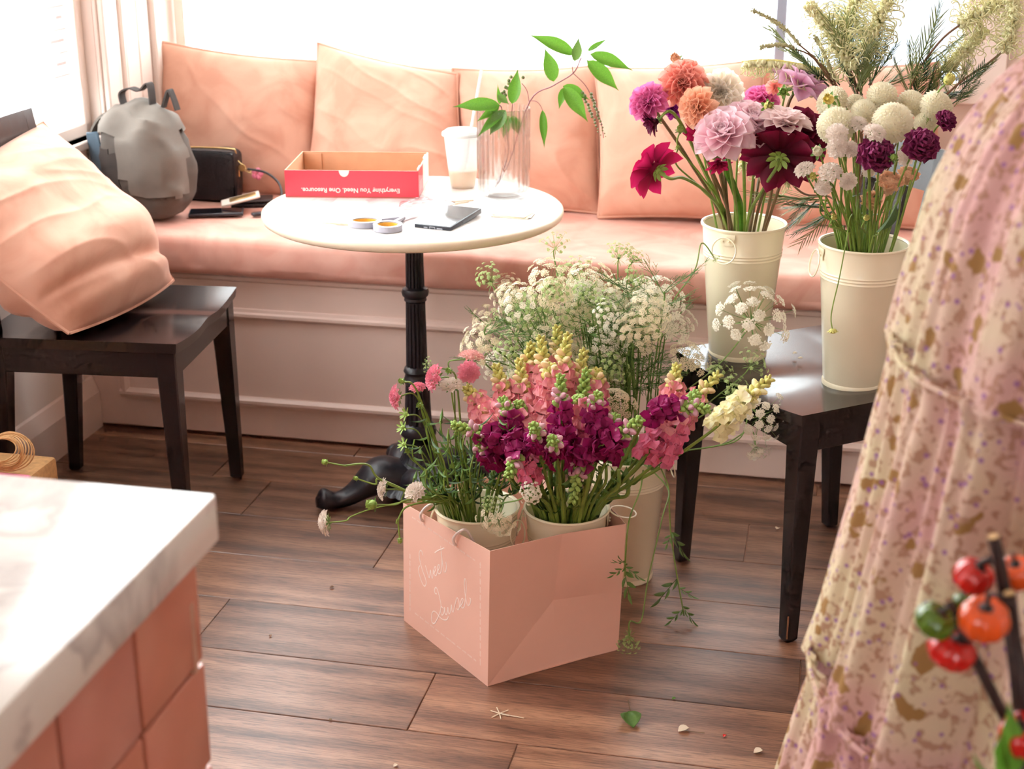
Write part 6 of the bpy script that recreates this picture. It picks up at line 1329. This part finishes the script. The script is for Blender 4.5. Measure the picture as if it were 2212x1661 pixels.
# ================================================================ leafy sprig in the glass vase
random.seed(71)
vY = vc.y; foot = vc + Vector((-0.02, 0.01, 0.02))
sg = thing('leafy_sprig', 'green leafy sprig with berry clusters in the ribbed vase', 'plant', foot, 0)
Q = lambda x, y, dy=0.0: PY(x, y, vY + dy) - foot
def stalk(pts, r, nm='stalk'): tube(spline(pts, 6), r, 6).obj(nm, MT['stalk_red'], sg)
stalk([Vector((0, 0, 0)), Q(1100, 350), Q(1145, 218, .01), Q(1195, 185, 0), Q(1238, 158, -.01), Q(1255, 125, -.02)], 0.0016)
stalk([Q(1238, 158, -.01), Q(1265, 185, 0), Q(1280, 215, 0), Q(1296, 255, 0), Q(1304, 298, 0)], 0.001); stalk([Q(1238, 158, -.01), Q(1236, 138, -.02), Q(1240, 118, -.02)], 0.001)
stalk([Q(1255, 125, -.02), Q(1268, 130, -.02), Q(1276, 120, -.02)], 0.0009); stalk([Vector((0, 0, 0)), Q(1098, 330), Q(1085, 240, -.02), Q(1078, 228, -.03)], 0.0013)
stalk([Q(1143, 220, .01), Q(1138, 195, .01), Q(1127, 180, .0)], 0.0009); stalk([Q(1145, 218, .01), Q(1160, 220, 0), Q(1171, 236, 0), Q(1174, 262, 0)], 0.0009); stalk([Q(1105, 250, -.02), Q(1107, 224, -.03)], 0.001)
SPL = sheet(1, 0.19, 0.5, 0.12, 0.42, 7, 12, ruf=0.012, base=0.05, pw=1.5).mesh('leaf', MT['leaf_bright'], True, 0); SPL2 = sheet(1, 0.19, 0.5, 0.12, 0.42, 7, 12, ruf=0.012, base=0.05, pw=1.5).mesh('leaf', MT['leaf'], True, 0)
for x, y, tx, ty, w, d, dk in ((1240, 118, 1143, 72, 30, -.02, 0), (1241, 132, 1251, 80, 22, -.03, 1), (1270, 110, 1313, 83, 11, 0, 0), (1275, 117, 1368, 150, 28, -.03, 0), (1268, 131, 1339, 196, 32, -.03, 0), (1196, 176, 1178, 103, 32, -.01, 0), (1216, 190, 1208, 236, 16, -.02, 0), (1218, 188, 1271, 263, 32, -.03, 0), (1216, 186, 1274, 214, 24, 0, 0), (1106, 224, 1119, 148, 27, -.04, 0), (1080, 228, 978, 228, 29, -.05, 0), (1080, 224, 1075, 184, 10, -.02, 0), (1078, 230, 1030, 262, 17, -.04, 0), (1092, 238, 1030, 294, 20, -.05, 0), (1092, 238, 1056, 292, 32, -.06, 1), (1172, 238, 1176, 320, 17, -.01, 0), (1100, 250, 1085, 300, 26, .02, 0), (1106, 250, 1122, 292, 22, .02, 0), (1075, 205, 1100, 225, 16, -.05, 1)):
    p, q = Q(x, y, d), Q(tx, ty, d - rnd(.0, .03)); L = (q - p).length; W = w * 3.5 / FPX
    up = Vector((rnd(-.3, .3), -1, 0.5)); zax = (q - p).normalized(); xa = zax.cross(up).normalized(); na = xa.cross(zax)
    M_ = Matrix((xa, zax, na)).transposed().to_4x4(); M_.translation = p
    link('leaf', SPL2 if dk else SPL, sg, mtx=M_ @ Matrix.Diagonal((W / 0.38, L, L * 0.8, 1)))
for k in range(30):
    f_ = k / 30; y = 200 + 98 * f_; x = 1268 + 36 * f_ + (8 if k % 2 else -9) * (1 - .4 * f_) + rnd(-2, 2); ball(Q(x, y, rnd(-.01, .01)), 0.0042 * (1 - 0.65 * max(0, f_ - .45) / .55), 8, 6).obj('berry', MT['berry'], sg)
for x, y in ((1104, 166), (1099, 174), (1092, 188), (1096, 190), (1089, 198), (1084, 202), (1092, 205), (1099, 180), (1130, 167)): ball(Q(x, y, -.03), 0.0045, 8, 6).obj('berry', MT['berry'], sg)
# ================================================================ people
MT['skin'] = mat('skin', srgb(226, 180, 154), 0.5, 0.04, 20, sss=0.1)
MT['hair_dark'] = mat('brown_hair', srgb(88, 60, 44), 0.5, 0.25, 60)
MT['hair_blond'] = mat('blond_hair', srgb(176, 140, 110), 0.5, 0.15, 60)
MT['shirt'] = mat('pale_blue_shirt', srgb(150, 166, 186), 0.8, 0.05, 60)
MT['jeans'] = mat('navy_trousers', srgb(60, 70, 96), 0.8, 0.12, 60)
MT['shoe'] = mat('tan_shoe', srgb(150, 110, 84), 0.5, 0.1, 40)
MT['eye'] = mat('dark_eye', srgb(50, 36, 30), 0.2, 0.1, 90)
MT['lip'] = mat('lip', srgb(196, 112, 104), 0.4, 0.05, 90)
def dress_mat():
    m, nt, b = nt_mat('floral_cotton'); L = nt.links.new; tc = ND(nt, 'ShaderNodeTexCoord')
    wn = ND(nt, 'ShaderNodeTexNoise', i_Scale=22.0, i_Detail=4.0); L(tc.outputs['Object'], wn.inputs['Vector'])
    wp = ND(nt, 'ShaderNodeVectorMath', operation='MULTIPLY_ADD'); wp.inputs[1].default_value = (0.07, 0.07, 0.07); L(wn.outputs['Color'], wp.inputs[0]); L(tc.outputs['Object'], wp.inputs[2])
    base = ND(nt, 'ShaderNodeTexNoise', i_Scale=4.0, i_Detail=3.0); L(tc.outputs['Object'], base.inputs['Vector'])
    rb = ramp(nt, base.outputs['Fac'], [(0.40, srgb(216, 200, 166)), (0.54, srgb(214, 170, 164)), (0.66, srgb(196, 140, 140))])
    v1 = ND(nt, 'ShaderNodeTexVoronoi', i_Scale=30.0); L(wp.outputs[0], v1.inputs['Vector'])
    m1 = ramp(nt, v1.outputs['Distance'], [(0.30, (1, 1, 1, 1)), (0.36, (0, 0, 0, 1))])
    n1 = ND(nt, 'ShaderNodeTexNoise', i_Scale=95.0, i_Detail=7.0); L(tc.outputs['Object'], n1.inputs['Vector'])
    m2 = ramp(nt, n1.outputs['Fac'], [(0.53, (0, 0, 0, 1)), (0.58, (0.75, 0.75, 0.75, 1))])
    mxx = ND(nt, 'ShaderNodeMath', operation='MULTIPLY'); L(m1.outputs[0], mxx.inputs[0]); cell = ND(nt, 'ShaderNodeMath', operation='GREATER_THAN'); L(v1.outputs['Color'], cell.inputs[0]); cell.inputs[1].default_value = 0.55; L(cell.outputs[0], mxx.inputs[1])
    a1 = ND(nt, 'ShaderNodeMix', data_type='RGBA'); L(m2.outputs[0], a1.inputs['Factor']); L(rb.outputs[0], a1.inputs[6]); a1.inputs[7].default_value = srgb(168, 124, 100)
    a2 = ND(nt, 'ShaderNodeMix', data_type='RGBA'); L(mxx.outputs[0], a2.inputs['Factor']); L(a1.outputs[2], a2.inputs[6]); a2.inputs[7].default_value = srgb(160, 122, 76)
    v2 = ND(nt, 'ShaderNodeTexVoronoi', i_Scale=70.0); L(tc.outputs['Object'], v2.inputs['Vector']); m3 = ramp(nt, v2.outputs['Distance'], [(0.16, (0.8, 0.8, 0.8, 1)), (0.24, (0, 0, 0, 1))])
    a3 = ND(nt, 'ShaderNodeMix', data_type='RGBA'); L(m3.outputs[0], a3.inputs['Factor']); L(a2.outputs[2], a3.inputs[6]); a3.inputs[7].default_value = srgb(150, 100, 160)
    L(a3.outputs[2], b.inputs['Base Color']); b.inputs['Roughness'].default_value = 0.85; b.inputs['Specular IOR Level'].default_value = 0.15
    t = ND(nt, 'ShaderNodeBsdfTranslucent'); L(a3.outputs[2], t.inputs['Color']); mx = ND(nt, 'ShaderNodeMixShader', i_0=0.14); out = nt.nodes['Material Output']; L(b.outputs[0], mx.inputs[1]); L(t.outputs[0], mx.inputs[2]); L(mx.outputs[0], out.inputs['Surface'])
    return m
MT['dress'] = dress_mat()
def figure(t, H=1.65, arm_out=0.10):
    """one skinned body, facing -Y, feet at the origin of t"""
    k = H / 1.65; V = []; E = []; Rr = []
    def v(x, y, z, r): V.append(Vector((x, y, z)) * k); Rr.append(r * k); return len(V) - 1
    def e(a, b): E.append((a, b))
    pel = v(0, 0, 0.90, 0.125); wa = v(0, 0, 1.04, 0.10); chst = v(0, 0, 1.20, 0.115); up = v(0, 0.01, 1.33, 0.095); nk = v(0, 0, 1.41, 0.05); hd0 = v(0, -0.01, 1.47, 0.062); hd1 = v(0, -0.015, 1.54, 0.083); hd2 = v(0, 0, 1.605, 0.060)
    for a, b in ((pel, wa), (wa, chst), (chst, up), (up, nk), (nk, hd0), (hd0, hd1), (hd1, hd2)): e(a, b)
    nose = v(0, -0.105, 1.525, 0.010); e(hd1, nose)
    for s in (-1, 1):
        ear = v(s * 0.085, 0.005, 1.53, 0.012); e(hd1, ear)
        sh = v(s * 0.165, 0.01, 1.345, 0.052); el = v(s * (0.215 + arm_out), 0.02, 1.07, 0.038); wr = v(s * (0.225 + arm_out), -0.05, 0.84, 0.026); pa = v(s * (0.225 + arm_out), -0.065, 0.79, 0.030)
        for a, b in ((up, sh), (sh, el), (el, wr), (wr, pa)): e(a, b)
        for j, (dy, L) in enumerate(((-0.03, 0.070), (-0.012, 0.078), (0.006, 0.072), (0.022, 0.058))):
            f0 = v(s * (0.228 + arm_out), -0.065 + dy, 0.765, 0.0095); f1 = v(s * (0.226 + arm_out), -0.075 + dy, 0.765 - L * 0.5, 0.009); f2 = v(s * (0.215 + arm_out), -0.085 + dy, 0.765 - L, 0.008); e(pa, f0); e(f0, f1); e(f1, f2)
        t0 = v(s * (0.215 + arm_out), -0.10, 0.785, 0.011); t1 = v(s * (0.208 + arm_out), -0.12, 0.75, 0.009); e(pa, t0); e(t0, t1)
        hp = v(s * 0.085, 0, 0.86, 0.095); kn = v(s * 0.09, -0.01, 0.48, 0.056); an = v(s * 0.09, 0.02, 0.085, 0.036); toe = v(s * 0.10, -0.13, 0.03, 0.028); e(pel, hp); e(hp, kn); e(kn, an); e(an, toe)
    me = bpy.data.meshes.new('body'); me.from_pydata([tuple(p) for p in V], E, []); me.materials.append(MT['skin'])
    o = link('body', me, t); md = o.modifiers.new('skin', 'SKIN'); md.use_smooth_shade = True
    for i, sv in enumerate(me.skin_vertices[0].data): sv.radius = (Rr[i], Rr[i]); sv.use_root = (i == 0)
    o.modifiers.new('smooth', 'SUBSURF').levels = 1; o.modifiers['smooth'].render_levels = 1
    for s in (-1, 1): ball((s * 0.032 * k, -0.088 * k, 1.545 * k), 0.010 * k, 8, 6).obj('eye', MT['eye'], t)
    ball((0, -0.088 * k, 1.488 * k), 0.02 * k, 10, 6, sy=0.5, sz=0.35).obj('mouth', MT['lip'], t)
    for s in (-1, 1): rbox(0.085 * k, 0.24 * k, 0.07 * k, 3, 20, 12).xf(Matrix.Translation((s * 0.097 * k, -0.055 * k, 0.001))).obj('shoe', MT['shoe'], t, True, 0)
    return k
def hair(t, k, m_, length, back=1):
    def f(u, v):
        a = 2 * PI * u; th = 0.05 + v * 2.2
        if v < 0.6: q = v / 0.6; r = 0.101 * math.sin(q * PI / 2); z = 1.545 + 0.098 * math.cos(q * PI / 2)
        else: q = (v - 0.6) / 0.4; r = 0.101 + 0.02 * q; z = 1.545 - length * q
        x, y = r * math.cos(a), r * math.sin(a) * 1.05 + 0.012
        if y < -0.035 and z < 1.565: y = -0.035 + (y + 0.035) * 0.05     # leaves the face free
        w = 0.006 * math.sin(a * 23 + 3 * v); return Vector((x * (1 + w * 4), y * (1 + w * 4), z + 0.01 * noise.noise(Vector((x * 30, y * 30, 2))))) * k
    grid(72, 22, f, wrapu=True).obj('hair', m_, t, True, 0)
# the woman in the tiered floral dress, standing at the frame's edge
pw = thing('person', 'person in a tiered pink floral cotton dress standing beside the chair', 'person', (0.755, 1.45, 0.0), math.radians(205))
kk = figure(pw, 1.63, 0.02); hair(pw, kk, MT['hair_dark'], 0.16)
prof = [(1.435, 0.065), (1.405, 0.13), (1.375, 0.20), (1.351, 0.245), (1.31, 0.29), (1.26, 0.322), (1.20, 0.345), (1.10, 0.365), (0.995, 0.38), (0.86, 0.400), (0.72, 0.424), (0.55, 0.460), (0.40, 0.484), (0.26, 0.502), (0.17, 0.512)]
def prof_r(z):
    for (z0, r0), (z1, r1) in zip(prof, prof[1:]):
        if z <= z0 and z >= z1: return r0 + (r1 - r0) * (z0 - z) / (z0 - z1)
    return prof[-1][1]
def tier(z1, z0, nf, sd, gather):
    def f(u, v):
        a = 2 * PI * u; z = z1 + (z0 - z1) * v; r = prof_r(z) - 0.012
        am = (0.004 + 0.015 * v ** 0.7) * gather
        ph = a * nf + 2.2 * noise.noise(Vector((math.cos(a) * 2, math.sin(a) * 2, sd)))
        r += am * math.sin(ph) + am * 0.6 * math.sin(ph * 0.47 + sd) + 0.010 * gather * math.exp(-(v / 0.05) ** 2)
        r += 0.0035 * gather * math.sin(a * nf * 4 + 4 * noise.noise(Vector((math.cos(a) * 9, math.sin(a) * 9, z * 2 + sd))))
        r += 0.008 * noise.noise(Vector((math.cos(a) * 5, math.sin(a) * 5, z * 4 + sd)))
        zz_ = z + 0.012 * noise.noise(Vector((math.cos(a) * 2, math.sin(a) * 2, sd + 4)))
        return Vector((r * math.cos(a), r * math.sin(a) * 0.86, zz_))
    return grid(540, 46, f, wrapu=True)
for z1, z0, nf, sd, ga in ((1.435, 1.04, 15, 1, 0.6), (1.05, 0.665, 17, 2, 1.0), (0.675, 0.17, 19, 3, 1.15)):
    d_ = tier(z1, z0, nf, sd, ga).obj('dress_tier', MT['dress'], pw, True, 0)
for z in (1.045, 0.67):
    tube([Vector(((prof_r(z) + 0.001) * math.cos(a), (prof_r(z) + 0.001) * 0.86 * math.sin(a), z + 0.012 * noise.noise(Vector((math.cos(a) * 2, math.sin(a) * 2, 5 if z > 1 else 6))))) for a in [2 * PI * j / 90 for j in range(91)]], 0.003, 5, False).obj('gathered_seam', MT['dress'], pw)
# passer-by outside the back window
po = thing('person', 'fair-haired person in a pale blue shirt outside the back window', 'person', R(2.19, 1.5, -0.12), TH + PI)
kk = figure(po, 1.72, 0.0); hair(po, kk, MT['hair_blond'], 0.38)
def loft(secs, n=40, wob=0.004, sd=0):
    def f(u, v):
        q = v * (len(secs) - 1); i = min(int(q), len(secs) - 2); w = q - i; a = 2 * PI * u
        z = secs[i][0] + (secs[i + 1][0] - secs[i][0]) * w; rx = secs[i][1] + (secs[i + 1][1] - secs[i][1]) * w; ry = secs[i][2] + (secs[i + 1][2] - secs[i][2]) * w
        o = wob * noise.noise(Vector((math.cos(a) * 3, math.sin(a) * 3, z * 12 + sd))); return Vector(((rx + o) * math.cos(a), (ry + o) * math.sin(a), z)) * kk
    return grid(n, 30, f, wrapu=True)
loft([(1.40, 0.07, 0.06), (1.375, 0.17, 0.095), (1.30, 0.205, 0.125), (1.15, 0.19, 0.135), (1.0, 0.175, 0.13), (0.88, 0.185, 0.14)]).obj('shirt', MT['shirt'], po, True, 0)
for s in (-1, 1):
    tube([Vector((s * 0.165, 0.01, 1.35)) * kk, Vector((s * 0.20, 0.015, 1.2)) * kk, Vector((s * 0.217, 0.02, 1.06)) * kk, Vector((s * 0.225, -0.04, 0.88)) * kk], [0.066 * kk, 0.06 * kk, 0.052 * kk, 0.045 * kk], 14, False).obj('sleeve', MT['shirt'], po)
    tube([Vector((s * 0.085, 0, 0.93)) * kk, Vector((s * 0.088, 0, 0.7)) * kk, Vector((s * 0.09, -0.005, 0.45)) * kk, Vector((s * 0.09, 0.015, 0.09)) * kk], [0.112 * kk, 0.10 * kk, 0.075 * kk, 0.062 * kk], 16, False).obj('trouser_leg', MT['jeans'], po)
loft([(0.97, 0.172, 0.126), (0.86, 0.182, 0.136), (0.80, 0.17, 0.12)]).obj('trouser_top', MT['jeans'], po, True, 0)
# ================================================================ mini pumpkin branch
random.seed(81)
MT['pk_red'] = mat('red_fruit_skin', srgb(206, 30, 26), 0.2, 0.15, 30, coat=0.4); MT['pk_orange'] = mat('orange_fruit_skin', srgb(226, 84, 26), 0.18, 0.2, 30, coat=0.4); MT['pk_green'] = mat('green_fruit_skin', srgb(84, 116, 30), 0.2, 0.2, 30, coat=0.4)
MT['pk_stem'] = mat('dark_fruit_stem', srgb(52, 36, 34), 0.6, 0.2, 60); MT['pk_cut'] = mat('cut_wood', srgb(200, 160, 110), 0.8, 0.1, 60)
YP = 1.02
def gourd(parent, x, y, wpx, hpx, m_, tilt=(0, 0, 1), dY=0.0):
    c = PY(x, y, YP + dY); zc = (c - CAMV).dot(Vector((0, CP, -SP))); r = wpx / 2 * zc / FPX; h = hpx / 2 * zc / FPX
    g = grid(48, 16, lambda u, v: (lambda b, a: Vector((r * math.cos(b) ** 0.8 * (1 - 0.10 * abs(math.cos(5 * a)) ** 4) * math.cos(a), r * math.cos(b) ** 0.8 * (1 - 0.10 * abs(math.cos(5 * a)) ** 4) * math.sin(a), h * math.sin(b) - 0.35 * h * math.exp(-((abs(b) - PI / 2) / 0.42) ** 2) * math.copysign(1, b))))(max(-PI / 2 + 0.01, min(PI / 2 - 0.01, PI * (v - .5))), 2 * PI * u), wrapu=True)
    f = link('fruit', g.mesh('fruit', m_, True, 0), parent, mtx=aim(tilt, loc=c - Vector(parent.location)))
    cap = lathe([(r * 0.42, h * 0.62), (r * 0.30, h * 0.72), (r * 0.12, h * 0.86), (r * 0.09, h * 1.35), (r * 0.085, h * 1.6), (0.0002, h * 1.6)], 14, lambda q, z, t: q * (1 + 0.25 * math.cos(5 * t) * (z < h * 0.75))); link('cap', cap.mesh('cap', MT['pk_stem'], True, 0), f)
    return f
pb = bucket('cream bucket on the floor holding the pumpkin stems', (0.50, 1.02, 0.0), handle=0.4)
fb = Vector((0.50, 1.02, 0.03))
def pbranch(label, path, rad):
    t = thing('pumpkin_branch', label, 'branch', fb + Vector((rnd(-.02, .02), rnd(-.02, .02), 0)), 0, 'stems of tiny ornamental pumpkins'); b_ = Vector(t.location)
    pts = spline([b_, Vector((0.50, 1.02, 0.30))] + [PY(x, y, YP + d) for x, y, d in path], 6); tube([p - b_ for p in pts], [rad * 1.3 - rad * 0.4 * i / len(pts) for i in range(len(pts))], 9).obj('stalk', MT['pk_stem'], t)
    e = pts[-1] - b_; tube([e, e + (pts[-1] - pts[-2]).normalized() * 0.001], rad * 0.85, 9).obj('cut_end', MT['pk_cut'], t); return t
b1 = pbranch('pumpkin stem ending in a tall bare cut tip', [(2215, 1700, .02), (2200, 1500, .02), (2178, 1330, .01), (2160, 1220, .0), (2146, 1160, .0)], 0.0052)
gourd(b1, 2103, 1246, 90, 78, MT['pk_red'], (0.35, -.2, .8), 0.03); gourd(b1, 2196, 1238, 84, 74, MT['pk_orange'], (-.3, -.2, .9), 0.03)
tube([PY(x, y, YP + .015) - Vector(b1.location) for x, y in ((2158, 1215), (2130, 1212), (2110, 1222))], 0.003, 6).obj('twig', MT['pk_stem'], b1)
b2 = pbranch('shorter pumpkin stem carrying the glossy orange fruit', [(2225, 1700, -.02), (2212, 1500, -.02), (2194, 1390, -.01), (2188, 1330, -.01), (2181, 1282, -.01)], 0.0050)
gourd(b2, 2126, 1338, 112, 96, MT['pk_orange'], (-.05, -.25, .95), -0.03)
tube([PY(x, y, YP - .02) - Vector(b2.location) for x, y in ((2186, 1310), (2160, 1290), (2132, 1292))], 0.003, 6).obj('twig', MT['pk_stem'], b2)
b3 = pbranch('slanting pumpkin stem with one green and one red fruit', [(2230, 1680, .0), (2175, 1560, .0), (2130, 1470, .0), (2100, 1410, .0), (2072, 1350, .0), (2050, 1300, .01)], 0.0042)
gourd(b3, 2020, 1341, 92, 74, MT['pk_green'], (.45, -.2, .85), -0.01); gourd(b3, 2056, 1405, 108, 84, MT['pk_red'], (.3, -.1, .9), 0.0)
gourd(b3, 2082, 1300, 52, 44, MT['pk_green'], (-.1, .2, .9), 0.04)
gourd(b1, 2212, 1590, 110, 100, MT['pk_red'], (-.3, -.3, .8), -0.04)
for x, y, tx, ty, par in ((2165, 1680, 2200, 1545, b1), (2170, 1690, 2085, 1652, b1), (2180, 1660, 2150, 1600, b2)):
    p, q = PY(x, y, YP - .05), PY(tx, ty, YP - .06); link('leaf', leaf_me['leaf_bright'], par, mtx=aim(q - p, loc=p - Vector(par.location)) @ Matrix.Rotation(PI / 2, 4, 'X') @ Matrix.Diagonal(((q - p).length * 0.9, (q - p).length, (q - p).length, 1)))
# ================================================================ litter on the floor and the chair seat
MT['petal_w'] = mat('fallen_white_petal', srgb(250, 236, 214), 0.6, 0.04, 60, trans=0.3)
def fallen(label, x, y, sz, rz_, m_='petal_w', z=0.0015, nm='fallen_petal', cat='petal', W=0.4, stem=None):
    p = PZ(x, y, z); o = solid(sheet(1, W, 0.5, -0.12, 0.5, 5, 7, ruf=0.05, sd=x), 0.02).xf(Matrix.Translation(p) @ Matrix.Rotation(rz_, 4, 'Z') @ Matrix.Scale(sz, 4)).obj(nm, MT[m_], None, True, 0); tag(o, label, cat)
    if stem: tube([PZ(*q, 0.002) for q in stem], 0.0008, 5).obj('stalk', MT['stem_red'], o)
    return o
fallen('curled green leaf lying alone on the floor boards', 1368, 1572, 0.045, 0.15, 'leaf', 0.004, 'fallen_leaf', 'leaf', 0.42, [(1366, 1545), (1360, 1528), (1357, 1512)])
fallen('fallen white petal on the floor near the green leaf', 1465, 1580, 0.022, -1.2, stem=[(1480, 1579), (1500, 1581), (1522, 1583)])
fallen('fallen white petal nearest the skirt hem', 1628, 1626, 0.018, -1.3)
fallen('white petal on the black chair seat, the nearer one', 1712, 764, 0.011, -1.4, z=0.504); fallen('white petal on the black chair seat, the one nearer the pompon bucket', 1723, 774, 0.011, -1.9, z=0.504)
fallen('small white petal by the chair leg foot', 1682, 1140, 0.014, 2.6)
fallen('tiny green scrap on the floor toward the chair', 1452, 1511, 0.009, -1.0, 'leaf'); fallen('tiny red scrap on the floor near the skirt hem', 1563, 1592, 0.008, -0.6, 'pk_red'); fallen('brown curled scrap on the pale floor between bag and counter', 712, 1270, 0.010, -1.3, 'twig'); fallen('thin brown scrap on the floor beside the counter', 585, 1376, 0.008, 0.4, 'twig')
fallen('small white scrap at the bottom edge of the floor', 850, 1656, 0.009, -0.9); fallen('small rust scrap on the floor below the bag', 710, 1556, 0.007, -1.2, 'stem_red')
sf = MB()
for (x, y) in ((1060, 1535), (1062, 1550), (1073, 1528), (1082, 1553), (1098, 1534), (1132, 1551), (1100, 1546)): sf.join(tube([PZ(1079, 1541, 0.0015), PZ((x + 1079) / 2, (y + 1541) / 2, 0.0022), PZ(x, y, 0.0012)], 0.0011, 5))
tag(sf.obj('star_shaped_scrap', MT['petal_w'], None), 'white star-shaped plant scrap in front of the paper bag', 'scrap')
